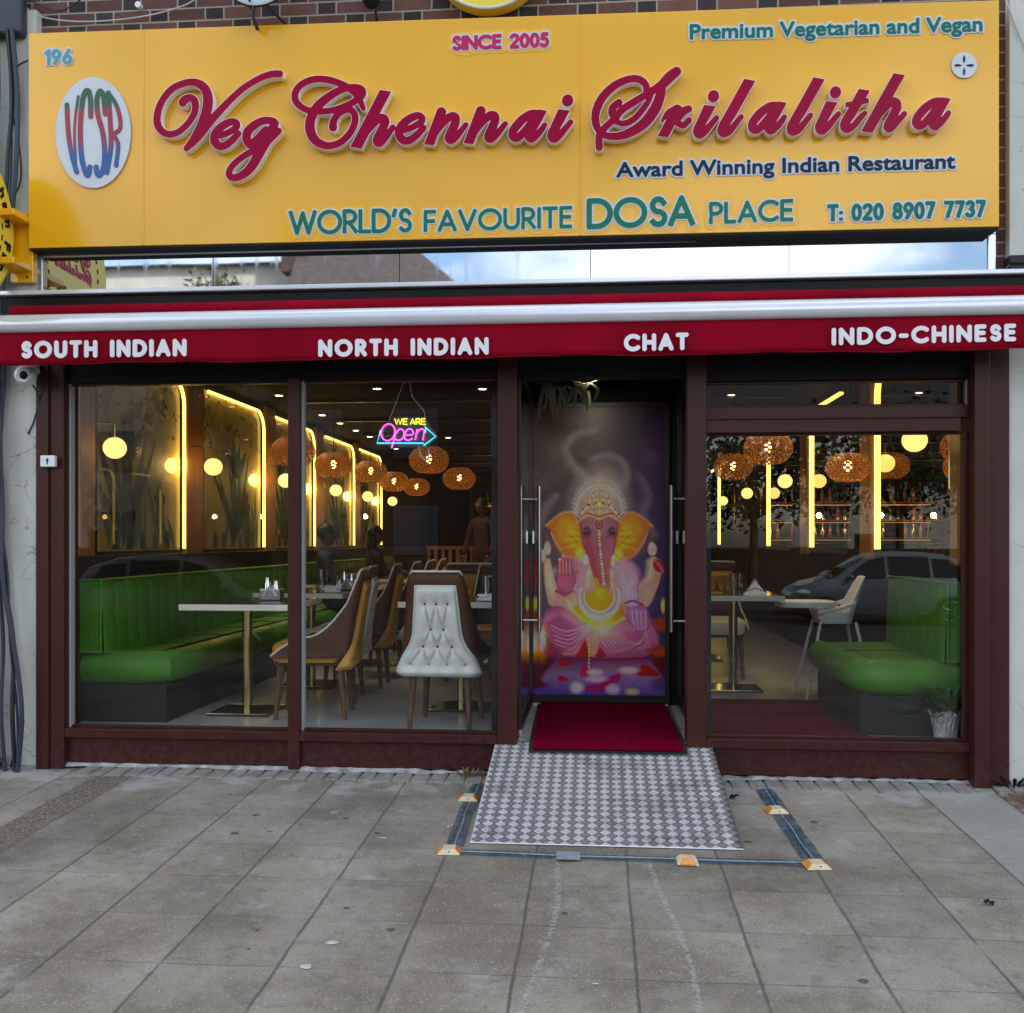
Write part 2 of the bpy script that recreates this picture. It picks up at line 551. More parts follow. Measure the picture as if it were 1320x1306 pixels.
# ------------------------------------------------------------------ shared materials
def pavement_mat():
    m, N, L, b = nmat('pavement_slabs')
    g = N.new('ShaderNodeNewGeometry'); sp = N.new('ShaderNodeSeparateXYZ'); L.new(g.outputs['Position'], sp.inputs[0])
    pos = g.outputs['Position']; X, Y = sp.outputs[0], sp.outputs[1]
    wob = node(N, 'ShaderNodeTexNoise', Scale=2.3, Detail=3.); L.new(pos, wob.inputs['Vector'])
    wv = math_(N, L, 'MULTIPLY_ADD', wob.outputs['Fac'], .02, -.01)
    fine = node(N, 'ShaderNodeTexNoise', Scale=60., Detail=3.); L.new(pos, fine.inputs['Vector'])
    fw = math_(N, L, 'MULTIPLY_ADD', fine.outputs['Fac'], .008, -.004)
    def jt(c, off, p, w0, w1):
        a = math_(N, L, 'ADD', math_(N, L, 'ADD', c, wv), fw)
        u = math_(N, L, 'DIVIDE', math_(N, L, 'SUBTRACT', a, off), p)
        fr = math_(N, L, 'FRACT', u)
        d = math_(N, L, 'MULTIPLY', math_(N, L, 'MINIMUM', fr, math_(N, L, 'SUBTRACT', 1., fr)), p)
        return math_(N, L, 'SUBTRACT', 1., smooth_(N, L, d, w0, w1)), math_(N, L, 'FLOOR', u)
    jx, ix = jt(X, -.272, .4, .002, .0085)
    jy, iy = jt(Y, -.47, .4, .0008, .005)
    # joints differ in depth from stretch to stretch
    jn = node(N, 'ShaderNodeTexNoise', Scale=1.7, Detail=2.); L.new(pos, jn.inputs['Vector'])
    jy = math_(N, L, 'MULTIPLY', jy, smooth_(N, L, jn.outputs['Fac'], .3, .62))
    jn2 = node(N, 'ShaderNodeTexNoise', Scale=5.5, Detail=4.); L.new(pos, jn2.inputs['Vector'])
    jx = math_(N, L, 'MULTIPLY', jx, smooth_(N, L, jn2.outputs['Fac'], .18, .52))
    joint = math_(N, L, 'MAXIMUM', jx, math_(N, L, 'MULTIPLY', jy, .75))
    cb = N.new('ShaderNodeCombineXYZ'); L.new(ix, cb.inputs[0]); L.new(iy, cb.inputs[1])
    wn_ = N.new('ShaderNodeTexWhiteNoise'); wn_.noise_dimensions = '2D'; L.new(cb.outputs[0], wn_.inputs['Vector'])
    tone = math_(N, L, 'MULTIPLY_ADD', wn_.outputs['Value'], .26, .84)
    big = node(N, 'ShaderNodeTexNoise', Scale=1.1, Detail=6., Roughness=.6); L.new(pos, big.inputs['Vector'])
    base = mixc_(N, L, smooth_(N, L, big.outputs['Fac'], .36, .64), (.178, .156, .124), (.332, .300, .248))
    grn = node(N, 'ShaderNodeTexNoise', Scale=.9, Detail=3.); L.new(pos, grn.inputs['Vector'])
    base = mixc_(N, L, math_(N, L, 'MULTIPLY', smooth_(N, L, grn.outputs['Fac'], .5, .75), .35), base, (.285, .27, .19))
    mo = node(N, 'ShaderNodeTexNoise', Scale=13., Detail=6., Roughness=.72); L.new(pos, mo.inputs['Vector'])
    base = mixc_(N, L, math_(N, L, 'MULTIPLY', smooth_(N, L, mo.outputs['Fac'], .50, .70), .45), base, (.105, .094, .078))
    base = mixc_(N, L, math_(N, L, 'MULTIPLY', smooth_(N, L, mo.outputs['Fac'], .48, .28), .40), base, (.40, .365, .305))
    # aggregate speckle
    sk = node(N, 'ShaderNodeTexNoise', Scale=120., Detail=3., Roughness=.75); L.new(pos, sk.inputs['Vector'])
    base = mixc_(N, L, smooth_(N, L, sk.outputs['Fac'], .56, .74), base, (.58, .54, .47))
    sk2 = node(N, 'ShaderNodeTexNoise', Scale=95., Detail=3., Roughness=.75); L.new(pos, sk2.inputs['Vector'])
    base = mixc_(N, L, smooth_(N, L, sk2.outputs['Fac'], .58, .72), base, (.11, .10, .09))
    tcn = N.new('ShaderNodeVectorMath'); tcn.operation = 'SCALE'; L.new(base, tcn.inputs[0]); L.new(tone, tcn.inputs['Scale'])
    base = tcn.outputs[0]
    # chewing gum, dark and pale
    vo = N.new('ShaderNodeTexVoronoi'); vo.inputs['Scale'].default_value = 4.2; vo.inputs['Randomness'].default_value = 1
    wv2 = N.new('ShaderNodeVectorMath'); wv2.operation = 'MULTIPLY_ADD'
    L.new(fine.outputs['Color'], wv2.inputs[0]); wv2.inputs[1].default_value = (.02, .02, .0); L.new(pos, wv2.inputs[2])
    L.new(wv2.outputs[0], vo.inputs['Vector'])
    vs = N.new('ShaderNodeSeparateColor'); L.new(vo.outputs['Color'], vs.inputs[0])
    rad = math_(N, L, 'MULTIPLY_ADD', vs.outputs[2], .07, .03)
    spot = math_(N, L, 'LESS_THAN', vo.outputs['Distance'], rad)
    spot = math_(N, L, 'MULTIPLY', spot, math_(N, L, 'GREATER_THAN', vs.outputs[0], .42))
    base = mixc_(N, L, math_(N, L, 'MULTIPLY', spot, .75), base, (.045, .042, .04))
    vo2 = N.new('ShaderNodeTexVoronoi'); vo2.inputs['Scale'].default_value = 1.6
    L.new(wv2.outputs[0], vo2.inputs['Vector'])
    v2 = N.new('ShaderNodeSeparateColor'); L.new(vo2.outputs['Color'], v2.inputs[0])
    sp2 = math_(N, L, 'MULTIPLY', math_(N, L, 'LESS_THAN', vo2.outputs['Distance'], .035), math_(N, L, 'GREATER_THAN', v2.outputs[1], .6))
    base = mixc_(N, L, math_(N, L, 'MULTIPLY', sp2, .5), base, (.42, .41, .38))
    # pale lime smears, strongest by the shop front
    sm = node(N, 'ShaderNodeTexNoise', Scale=3.4, Detail=7., Roughness=.68); L.new(pos, sm.inputs['Vector'])
    nearf = smooth_(N, L, Y, -.75, -.12)
    sl = math_(N, L, 'MULTIPLY', smooth_(N, L, math_(N, L, 'MULTIPLY_ADD', nearf, .17, sm.outputs['Fac']), .60, .74), .55)
    base = mixc_(N, L, sl, base, (.43, .43, .42))
    # dried drips in two wandering lines
    for x0, ph in ((-.2, 0.), (.27, 1.7)):
        w1 = math_(N, L, 'SINE', math_(N, L, 'MULTIPLY_ADD', Y, 2.6, ph))
        xx = math_(N, L, 'ABSOLUTE', math_(N, L, 'SUBTRACT', math_(N, L, 'MULTIPLY_ADD', w1, -.045, X), x0))
        ln = math_(N, L, 'SUBTRACT', 1., smooth_(N, L, math_(N, L, 'ADD', xx, fw), .006, .016))
        br = smooth_(N, L, fine.outputs['Fac'], .44, .56)
        rg = smooth_(N, L, Y, -1.25, -1.32)
        base = mixc_(N, L, math_(N, L, 'MULTIPLY', math_(N, L, 'MULTIPLY', ln, br), math_(N, L, 'MULTIPLY', math_(N, L, 'LESS_THAN', Y, -1.3), .45)), base, (.46, .45, .42))
    base = mixc_(N, L, math_(N, L, 'MULTIPLY', joint, .78), base, (.085, .078, .066))
    # replaced slabs on the right, patched strip on the left
    xr = math_(N, L, 'MULTIPLY', math_(N, L, 'GREATER_THAN', X, 1.735), math_(N, L, 'LESS_THAN', X, 2.125))
    base = mixc_(N, L, math_(N, L, 'MULTIPLY', math_(N, L, 'MULTIPLY', xr, math_(N, L, 'GREATER_THAN', Y, -1.67)), math_(N, L, 'SUBTRACT', .5, math_(N, L, 'MULTIPLY', joint, .5))), base, (.34, .35, .335))
    xs = math_(N, L, 'MULTIPLY', math_(N, L, 'GREATER_THAN', math_(N, L, 'ADD', X, wv), -2.885), math_(N, L, 'LESS_THAN', math_(N, L, 'ADD', X, wv), -2.68))
    ag = node(N, 'ShaderNodeTexNoise', Scale=75., Detail=3., Roughness=.8); L.new(pos, ag.inputs['Vector'])
    agc = mixc_(N, L, smooth_(N, L, ag.outputs['Fac'], .4, .66), (.10, .08, .064), (.30, .26, .21))
    base = mixc_(N, L, xs, base, agc)
    L.new(base, b.inputs['Base Color'])
    b.inputs['Roughness'].default_value = .82
    b.inputs['Specular IOR Level'].default_value = .3
    h = math_(N, L, 'MULTIPLY_ADD', joint, -1.2, math_(N, L, 'MULTIPLY', sk.outputs['Fac'], .5))
    h = math_(N, L, 'MULTIPLY_ADD', wn_.outputs['Value'], .3, h)
    h = math_(N, L, 'MULTIPLY_ADD', ag.outputs['Fac'], math_(N, L, 'MULTIPLY', xs, 1.2), h)
    bp = node(N, 'ShaderNodeBump', Strength=.55, Distance=.006); L.new(h, bp.inputs['Height']); L.new(bp.outputs[0], b.inputs['Normal'])
pavement_mat()

def brick_mat(name, stretcher, header, mortar, bw=.225, hw=.1125, ch=.075):
    m, N, L, b = nmat(name)
    g = N.new('ShaderNodeNewGeometry'); sp = N.new('ShaderNodeSeparateXYZ'); L.new(g.outputs['Position'], sp.inputs[0])
    pos = g.outputs['Position']
    # both wall directions
    X = math_(N, L, 'ADD', sp.outputs[0], math_(N, L, 'MULTIPLY', sp.outputs[1], 1.0)); Z = sp.outputs[2]
    unit = bw + hw
    zr = math_(N, L, 'DIVIDE', Z, ch); row = math_(N, L, 'FLOOR', zr); fz = math_(N, L, 'FRACT', zr)
    odd = math_(N, L, 'MODULO', row, 2.)
    u = math_(N, L, 'ADD', math_(N, L, 'DIVIDE', X, unit), math_(N, L, 'MULTIPLY', odd, .5))
    fu = math_(N, L, 'FRACT', u); k = bw / unit
    d0 = math_(N, L, 'MULTIPLY', math_(N, L, 'MINIMUM', fu, math_(N, L, 'SUBTRACT', 1., fu)), unit)
    d1 = math_(N, L, 'MULTIPLY', math_(N, L, 'ABSOLUTE', math_(N, L, 'SUBTRACT', fu, k)), unit)
    dz = math_(N, L, 'MULTIPLY', math_(N, L, 'MINIMUM', fz, math_(N, L, 'SUBTRACT', 1., fz)), ch)
    nz = node(N, 'ShaderNodeTexNoise', Scale=35., Detail=3.); L.new(pos, nz.inputs['Vector'])
    d = math_(N, L, 'ADD', math_(N, L, 'MINIMUM', math_(N, L, 'MINIMUM', d0, d1), dz), math_(N, L, 'MULTIPLY_ADD', nz.outputs['Fac'], .004, -.002))
    j = math_(N, L, 'SUBTRACT', 1., smooth_(N, L, d, .0035, .0065))
    isH = math_(N, L, 'GREATER_THAN', fu, k)
    cb = N.new('ShaderNodeCombineXYZ'); L.new(math_(N, L, 'FLOOR', u), cb.inputs[0]); L.new(row, cb.inputs[1]); L.new(isH, cb.inputs[2])
    w = N.new('ShaderNodeTexWhiteNoise'); L.new(cb.outputs[0], w.inputs['Vector'])
    tone = math_(N, L, 'MULTIPLY_ADD', w.outputs['Value'], .7, .65)
    c = mixc_(N, L, isH, stretcher, header)
    s = N.new('ShaderNodeVectorMath'); s.operation = 'SCALE'; L.new(c, s.inputs[0]); L.new(tone, s.inputs['Scale'])
    n2 = node(N, 'ShaderNodeTexNoise', Scale=14., Detail=5.); L.new(pos, n2.inputs['Vector'])
    c = mixc_(N, L, math_(N, L, 'MULTIPLY', smooth_(N, L, n2.outputs['Fac'], .45, .75), .35), s.outputs[0], (.04, .03, .028))
    c = mixc_(N, L, j, c, mortar)
    L.new(c, b.inputs['Base Color']); b.inputs['Roughness'].default_value = .85
    h = math_(N, L, 'MULTIPLY_ADD', j, -1., math_(N, L, 'MULTIPLY', n2.outputs['Fac'], .4))
    bp = node(N, 'ShaderNodeBump', Strength=.6, Distance=.006); L.new(h, bp.inputs['Height']); L.new(bp.outputs[0], b.inputs['Normal'])
brick_mat('brown_brick', (.115, .05, .036), (.024, .02, .022), (.30, .27, .24))
brick_mat('house_brick', (.075, .044, .032), (.058, .035, .028), (.12, .11, .10))

def render_wall_mat(name, col, dirt=.5):
    """old painted render: hairline cracks, flaking, grime"""
    m, N, L, b = nmat(name)
    g = N.new('ShaderNodeNewGeometry'); pos = g.outputs['Position']
    n1 = node(N, 'ShaderNodeTexNoise', Scale=2.2, Detail=7., Roughness=.62); L.new(pos, n1.inputs['Vector'])
    c = mixc_(N, L, smooth_(N, L, n1.outputs['Fac'], .35, .7), col, tuple(q * .86 for q in col))
    mp_ = N.new('ShaderNodeMapping'); mp_.inputs['Scale'].default_value = (1.6, 1.6, 2.6); L.new(pos, mp_.inputs[0])
    n3 = node(N, 'ShaderNodeTexNoise', Scale=3., Detail=4.); L.new(mp_.outputs[0], n3.inputs['Vector'])
    ad = N.new('ShaderNodeVectorMath'); ad.operation = 'MULTIPLY_ADD'; L.new(n3.outputs['Color'], ad.inputs[0]); ad.inputs[1].default_value = (.35, .35, .35); L.new(mp_.outputs[0], ad.inputs[2])
    vo = N.new('ShaderNodeTexVoronoi'); vo.feature = 'DISTANCE_TO_EDGE'; vo.inputs['Scale'].default_value = 1.7; L.new(ad.outputs[0], vo.inputs['Vector'])
    cr_ = math_(N, L, 'SUBTRACT', 1., smooth_(N, L, vo.outputs['Distance'], .002, .008))
    cr_ = math_(N, L, 'MULTIPLY', cr_, smooth_(N, L, n1.outputs['Fac'], .42, .58))
    c = mixc_(N, L, math_(N, L, 'MULTIPLY', cr_, .7), c, (.16, .15, .14))
    n4 = node(N, 'ShaderNodeTexNoise', Scale=9., Detail=5., Roughness=.7); L.new(pos, n4.inputs['Vector'])
    sp = smooth_(N, L, n4.outputs['Fac'], .66, .72)
    c = mixc_(N, L, math_(N, L, 'MULTIPLY', sp, dirt), c, (.10, .095, .09))
    L.new(c, b.inputs['Base Color']); b.inputs['Roughness'].default_value = .8
    h = math_(N, L, 'MULTIPLY_ADD', cr_, -1., math_(N, L, 'MULTIPLY', n4.outputs['Fac'], .6))
    bp = node(N, 'ShaderNodeBump', Strength=.45, Distance=.008); L.new(h, bp.inputs['Height']); L.new(bp.outputs[0], b.inputs['Normal'])
render_wall_mat('white_render', (.56, .58, .535))

def floor_tile_mat():
    m, N, L, b = nmat('floor_tiles')
    g = N.new('ShaderNodeNewGeometry'); sp = N.new('ShaderNodeSeparateXYZ'); L.new(g.outputs['Position'], sp.inputs[0])
    ds = []
    for o, off in ((sp.outputs[0], .31), (sp.outputs[1], .1)):
        fr = math_(N, L, 'FRACT', math_(N, L, 'DIVIDE', math_(N, L, 'ADD', o, off), .8))
        ds.append(math_(N, L, 'MINIMUM', fr, math_(N, L, 'SUBTRACT', 1., fr)))
    j = math_(N, L, 'SUBTRACT', 1., smooth_(N, L, math_(N, L, 'MINIMUM', *ds), .002, .005))
    n = node(N, 'ShaderNodeTexNoise', Scale=3., Detail=6.); L.new(g.outputs['Position'], n.inputs['Vector'])
    c = mixc_(N, L, smooth_(N, L, n.outputs['Fac'], .3, .7), (.36, .36, .35), (.45, .45, .44))
    c = mixc_(N, L, math_(N, L, 'MULTIPLY', j, .6), c, (.18, .18, .17))
    L.new(c, b.inputs['Base Color']); b.inputs['Roughness'].default_value = .28
floor_tile_mat()

def brushed(name, c0, c1, rough, metal, ang):
    m, N, L, b = nmat(name)
    co, sp = coords(N, L)
    mp_ = N.new('ShaderNodeMapping'); mp_.inputs['Rotation'].default_value = (0, 0, R(ang)); mp_.inputs['Scale'].default_value = (420, 50, 1); L.new(co, mp_.inputs[0])
    ns = node(N, 'ShaderNodeTexNoise', Scale=1., Detail=3.); L.new(mp_.outputs[0], ns.inputs['Vector'])
    n = node(N, 'ShaderNodeTexNoise', Scale=5., Detail=6., Roughness=.65); L.new(co, n.inputs['Vector'])
    c = mixc_(N, L, smooth_(N, L, ns.outputs['Fac'], .32, .68), c0, c1)
    c = mixc_(N, L, math_(N, L, 'MULTIPLY', smooth_(N, L, n.outputs['Fac'], .48, .7), .5), c, (.17, .16, .15))
    L.new(c, b.inputs['Base Color']); b.inputs['Metallic'].default_value = metal
    L.new(math_(N, L, 'MULTIPLY_ADD', n.outputs['Fac'], .35, rough - .15), b.inputs['Roughness'])
brushed('treadplate', (.10, .105, .12), (.19, .195, .21), .45, .6, 0)
brushed('tread_lug', (.74, .75, .78), (.97, .97, .98), .30, .5, 45)  # sky-facing lugs: their brightness is put into the metal colour
brushed('tread_lug_shade', (.26, .265, .29), (.56, .565, .59), .34, .6, -40)  # same lug metal, darkened in colour for lugs tilted away from the sky

def steel_strip_mat():
    """polished sheet: real mirror, slightly wavy, water stains"""
    m, N, L, b = nmat('polished_steel')
    co, sp = coords(N, L)
    n = node(N, 'ShaderNodeTexNoise', Scale=1.4, Detail=2.); L.new(co, n.inputs['Vector'])
    mp_ = N.new('ShaderNodeMapping'); mp_.inputs['Scale'].default_value = (9, 9, .7); L.new(co, mp_.inputs[0])
    n2 = node(N, 'ShaderNodeTexNoise', Scale=1.5, Detail=6.); L.new(mp_.outputs[0], n2.inputs['Vector'])
    c = mixc_(N, L, math_(N, L, 'MULTIPLY', smooth_(N, L, n2.outputs['Fac'], .55, .72), .16), (.50, .53, .56), (.28, .275, .27))
    L.new(c, b.inputs['Base Color']); b.inputs['Metallic'].default_value = 1
    r = math_(N, L, 'MULTIPLY_ADD', smooth_(N, L, n2.outputs['Fac'], .5, .75), .07, .02); L.new(r, b.inputs['Roughness'])
    bp = node(N, 'ShaderNodeBump', Strength=.018, Distance=.02); L.new(n.outputs['Fac'], bp.inputs['Height']); L.new(bp.outputs[0], b.inputs['Normal'])
steel_strip_mat()

def wood_mat(name, c1, c2, rough=.45, scale=1.):
    m, N, L, b = nmat(name)
    co, sp = coords(N, L)
    mp_ = N.new('ShaderNodeMapping'); mp_.inputs['Scale'].default_value = (14 * scale, 14 * scale, 1.2 * scale); L.new(co, mp_.inputs[0])
    n = node(N, 'ShaderNodeTexNoise', Scale=2., Detail=6., Distortion=.6); L.new(mp_.outputs[0], n.inputs['Vector'])
    L.new(mixc_(N, L, smooth_(N, L, n.outputs['Fac'], .3, .7), c1, c2), b.inputs['Base Color']); b.inputs['Specular IOR Level'].default_value = .2
    b.inputs['Roughness'].default_value = rough
wood_mat('walnut', (.075, .036, .02), (.15, .078, .042))
wood_mat('amber_wood', (.30, .11, .022), (.42, .17, .04), .35)
wood_mat('dark_wood', (.008, .005, .004), (.016, .010, .007), .4)

pmat('maroon_paint', (.047, .0105, .0078), rough=.42, spec=.25, var=.1, vscale=3, bump=.03, bscale=30)
pmat('shaded_header', (.005, .003, .003), rough=.6, spec=.2)  # shade under the awning put into the header's near-black colour
pmat('black_frame', (.012, .011, .012), rough=.4)
pmat('silver', (.62, .64, .67), rough=.3, metal=.85, var=.06)
pmat('white_bar', (.66, .69, .74), rough=.22, metal=.35, var=.03)
pmat('grey_bead', (.36, .36, .37), rough=.4, var=.05)
pmat('awning_red', (.225, .0012, .013), rough=.85, spec=.08, var=.2, vscale=2.5, bump=.06, bscale=300)
pmat('white_letter', (.74, .73, .77), rough=.4, var=.02)
pmat('yellow_panel', (.80, .41, .0015), rough=.12, var=.055, vscale=1.0, spec=.5, coat=.18, rvar=.05)
pmat('yellow_halo', (.84, .44, .006), rough=.25, var=.02)
pmat('yellow_edge', (.62, .30, .02), rough=.3)
pmat('yellow_disc', (.80, .62, .05), rough=.3, var=.03)
pmat('white_halo', (.55, .60, .64), rough=.3, var=.02)
pmat('crimson_face', (.30, .0003, .034), rough=.2, spec=.10, var=.12, vscale=2.5)
pmat('white_return', (.78, .76, .74), rough=.35, var=.04)
pmat('pink_text', (.50, .022, .11), rough=.3, spec=.15, var=.03)
pmat('teal_text', (.006, .15, .12), rough=.3, spec=.15, var=.03)
pmat('green_text', (.012, .16, .10), rough=.3, spec=.15, var=.06)
pmat('navy_text', (.006, .02, .055), rough=.3, spec=.15, var=.03)
pmat('blue_teal_text', (.06, .26, .32), rough=.3, var=.03)
pmat('near_black', (.006, .006, .007), rough=.6, spec=.25)
pmat('dark_dado', (.010, .008, .009), rough=.55, spec=.2)
pmat('interior_dark', (.014, .008, .006), rough=.7, spec=.12)
pmat('ceiling_dark', (.007, .0045, .003), rough=.8, spec=.06)
pmat('concrete_kerb', (.30, .29, .27), rough=.85, var=.2, bump=.3)
pmat('asphalt', (.045, .045, .047), rough=.85, var=.2, vscale=30, bump=.4, bscale=120)
pmat('mortar', (.33, .325, .315), rough=.9, var=.5, vscale=14, bump=.8, bscale=35)
pmat('sett', (.24, .225, .20), rough=.9, var=.3, vscale=12, bump=.5, bscale=60)
pmat('brown_sett', (.15, .085, .06), rough=.9, var=.3, vscale=12, bump=.5, bscale=60)
pmat('red_carpet', (.165, .0008, .022), rough=1, spec=.03, var=.38, vscale=55, bump=.9, bscale=260)
pmat('dark_red_carpet', (.115, .004, .018), rough=1, spec=.05, var=.12, vscale=25, bump=.4, bscale=400)
pmat('black_rubber', (.015, .015, .016), rough=.7)
glass_mat('shop_glass', k=1.35)
glass_mat('door_glass', tint=(.55, .56, .57), k=1.5)
glass_mat('fanlight_glass', tint=(.6, .6, .6), k=.16)
glass_mat('front_glass', k=.85)

# splashes and scuffs on the paintwork
def scuff(name, dust, amount):
    m = MATS[name]; N, L = m.node_tree.nodes, m.node_tree.links; b = N['Principled BSDF']; old = b.inputs['Base Color'].links[0].from_socket
    g = N.new('ShaderNodeNewGeometry'); sp = N.new('ShaderNodeSeparateXYZ'); L.new(g.outputs['Position'], sp.inputs[0])
    n = node(N, 'ShaderNodeTexNoise', Scale=26., Detail=6., Roughness=.75); L.new(g.outputs['Position'], n.inputs['Vector'])
    mp_ = N.new('ShaderNodeMapping'); mp_.inputs['Scale'].default_value = (60, 60, 2.5); L.new(g.outputs['Position'], mp_.inputs[0])
    n2 = node(N, 'ShaderNodeTexNoise', Scale=1., Detail=4.); L.new(mp_.outputs[0], n2.inputs['Vector'])
    low = math_(N, L, 'SUBTRACT', 1., smooth_(N, L, sp.outputs[2], .0, .42))
    f = math_(N, L, 'MULTIPLY', smooth_(N, L, math_(N, L, 'MULTIPLY_ADD', low, .14, n.outputs['Fac']), .56, .72), amount)
    f2 = math_(N, L, 'MULTIPLY', smooth_(N, L, n2.outputs['Fac'], .62, .74), amount * .5)
    L.new(mixc_(N, L, math_(N, L, 'MAXIMUM', f, f2), old, dust), b.inputs['Base Color'])
    L.new(math_(N, L, 'MULTIPLY_ADD', n.outputs['Fac'], .5, .16), b.inputs['Roughness'])
scuff('maroon_paint', (.10, .06, .05), .20)

# ------------------------------------------------------------------ ground
PY0 = -8.2
b = MB()
b.quad((-14, PY0, pz(PY0)), (14, PY0, pz(PY0)), (14, .02, pz(.02)), (-14, .02, pz(.02)))
put(b.build('pavement', 'pavement_slabs', fix=False), kind='structure')
ROADZ = pz(PY0) - .13
b = MB(); b.box(-14, 14, PY0 - .14, PY0, ROADZ - .3, pz(PY0) + .003)
put(b.build('kerb', 'concrete_kerb', bevel=.01), kind='structure')
b = MB(); b.quad((-160, -300, ROADZ), (160, -300, ROADZ), (160, 200, ROADZ), (-160, 200, ROADZ))
put(b.build('road', 'asphalt', fix=False), kind='structure')
b = MB(); b.box(-30, 30, -26, -18.2, ROADZ - .3, ROADZ + .12)
put(b.build('far_pavement', 'asphalt'), kind='structure')
# setts along the foot of the shop front
b = MB(); x = -3.02; lean = .10
r2 = random.Random(3)
while x < 2.6:
    w = .098 + r2.uniform(-.01, .012)
    if not (-.56 < x < .60):
        y0, y1 = -.175 + r2.uniform(-.012, .012), .0 + r2.uniform(-.012, .008)
        z0, z1 = pz(y0) + .004 + r2.uniform(0, .004), pz(y1) + .012 + r2.uniform(0, .004)
        b.hexa([(x, y0, z0 - .05), (x + w - .014, y0, z0 - .05), (x + w - .014, y1, z1 - .05), (x, y1, z1 - .05), (x, y0, z0), (x + w - .014, y0, z0), (x + w - .014, y1, z1), (x, y1, z1)])
    x += w
put(b.build('sett_edging', 'sett', bevel=.006), kind='structure')
b = MB()
for i in range(4):
    for j in range(9):
        x0 = 2.14 + i * .105 + (j % 2) * .05; y0 = -.16 - j * .07
        b.box(x0, x0 + .097, y0, y0 + .062, pz(y0) - .05, pz(y0) + .007 + r2.uniform(0, .003))
put(b.build('brick_paving', 'brown_sett', bevel=.004), kind='structure')
# mortar fillet, ragged
b = MB()
for X0, X1 in ((-3.15, -.57), (.62, 2.32), (-3.75, -3.315)):
    n = int((X1 - X0) / .035); top = []; bot = []
    for i in range(n + 1):
        x = X0 + (X1 - X0) * i / n
        e = .035 + .016 * math.sin(x * 3.1) + .01 * math.sin(x * 11) + r2.uniform(-.008, .010)
        bot.append((x, -e, pz(-e) + .014)); top.append((x, .0, .026 + r2.uniform(-.008, .006) + (.010 if x < -1 else 0)))
    mid = [(x, y * .45, z * .3 + t[2] * .62) for (x, y, z), t in zip(bot, top)]
    for i in range(n):
        b.quad(bot[i], bot[i + 1], mid[i + 1], mid[i]); b.quad(mid[i], mid[i + 1], top[i + 1], top[i])
put(b.build('mortar_fillet', 'mortar', smooth=True, fix=False), kind='structure')

# ------------------------------------------------------------------ the building above and beside the shop
bd = thing('building', 'brown brick building with dark headers above the yellow shop sign', 'building', (0, .2, 0))
b = MB(); b.box(-14, 14, .0, .3, 2.62, 8.6); b.box(-14, -3.52, .0, .3, -.3, 2.62); b.box(2.32, 14, .0, .3, -.3, 2.62)  # unseen upper storeys and long sides added to keep sun off the front
b.build('brick_wall', 'brown_brick', bd)
b = MB(); b.box(-14, 14, .3, 16.2, 8.4, 8.6); b.build('roof', 'near_black', bd)  # unseen roof slab, added to block the sun
b = MB(); b.box(-14, 14, 15.9, 16.2, -.3, 8.4); b.box(-14, -13.7, .3, 15.9, -.3, 8.4); b.box(13.7, 14, .3, 15.9, -.3, 8.4)
b.build('rear_wall', 'brown_brick', bd)
def pier(x0, x1, z1, name, label, corb):
    t = thing(name, label, 'pier', ((x0 + x1) / 2, -.02, 0))
    b = MB(); b.box(x0, x1, -.045, -.001, -.1, 2.42); b.build('lower_face', 'white_render', t)
    b = MB(); b.box(x0, x1, -.06, -.001, 2.46, z1); b.build('upper_face', 'white_render', t)
    b = MB(); b.box(x0 - .01, x1 + .01, -.09, -.001, corb, corb + .045); b.box(x0, x1, -.075, -.001, corb - .03, corb); b.build('ledge', 'black_rubber', t, bevel=.006)
    return t
pier(-3.80, -3.315, 4.5, 'rendered_pier', 'white painted pier by the camera and black cables', 2.46)
pier(2.245, 2.95, 4.5, 'rendered_pier', 'pale cracked rendered pier beside the double maroon post', 2.86)

# ------------------------------------------------------------------ inside shell
FZ, CZ = .2, 2.78
XL, XR, YB = -3.5, 2.2, 15.5
b = MB(); b.quad((XL, .0, FZ), (XR, .0, FZ), (XR, YB, FZ), (XL, YB, FZ)); put(b.build('floor', 'floor_tiles', fix=False), kind='structure')
b = MB(); b.box(XL - .1, XR + .1, .1, YB + .1, CZ, CZ + .1)
put(b.build('ceiling', 'ceiling_dark'), kind='structure')
b = MB()
for y in np.arange(1.0, 15, 1.6): b.box(XL + .4, XR - .4, y, y + .06, CZ - .035, CZ - .001)
put(b.build('ceiling_slats', 'dark_wood'), kind='structure')
b = MB(); b.box(XL - .1, XL, .1, YB, 0, CZ); put(b.build('wall_left', 'interior_dark'), kind='structure')
b = MB(); b.box(XR, XR + .1, .1, YB, 0, CZ); put(b.build('wall_right', 'interior_dark'), kind='structure')
b = MB(); b.box(XL, XR, YB, YB + .1, 0, CZ); put(b.build('wall_back', 'interior_dark'), kind='structure')
b = MB(); b.box(XL, -3.27, .12, 14, FZ, 1.25); put(b.build('wall_dado', 'dark_dado'), kind='structure')
b = MB(); b.box(XL - .1, XR + .1, .1, .2, 2.30, CZ); b.box(XL - .1, -3.3, .1, .2, 0, 2.3); put(b.build('wall_front', 'near_black'), kind='structure')
b = MB(); b.box(-3.5, 2.3, .02, 15.5, -.1, FZ - .004); put(b.build('floor_slab', 'near_black'), kind='structure')
# entrance lobby
b = MB()
b.box(-.62, -.59, .12, 1.42, FZ, 2.44); b.box(.625, .655, .12, 1.42, FZ, 2.44)
b.box(-.62, .655, 1.345, 1.42, FZ, 2.44); b.box(-.62, .655, .1, 1.42, 2.44, 2.5)
put(b.build('lobby_wall', 'near_black'), kind='structure')

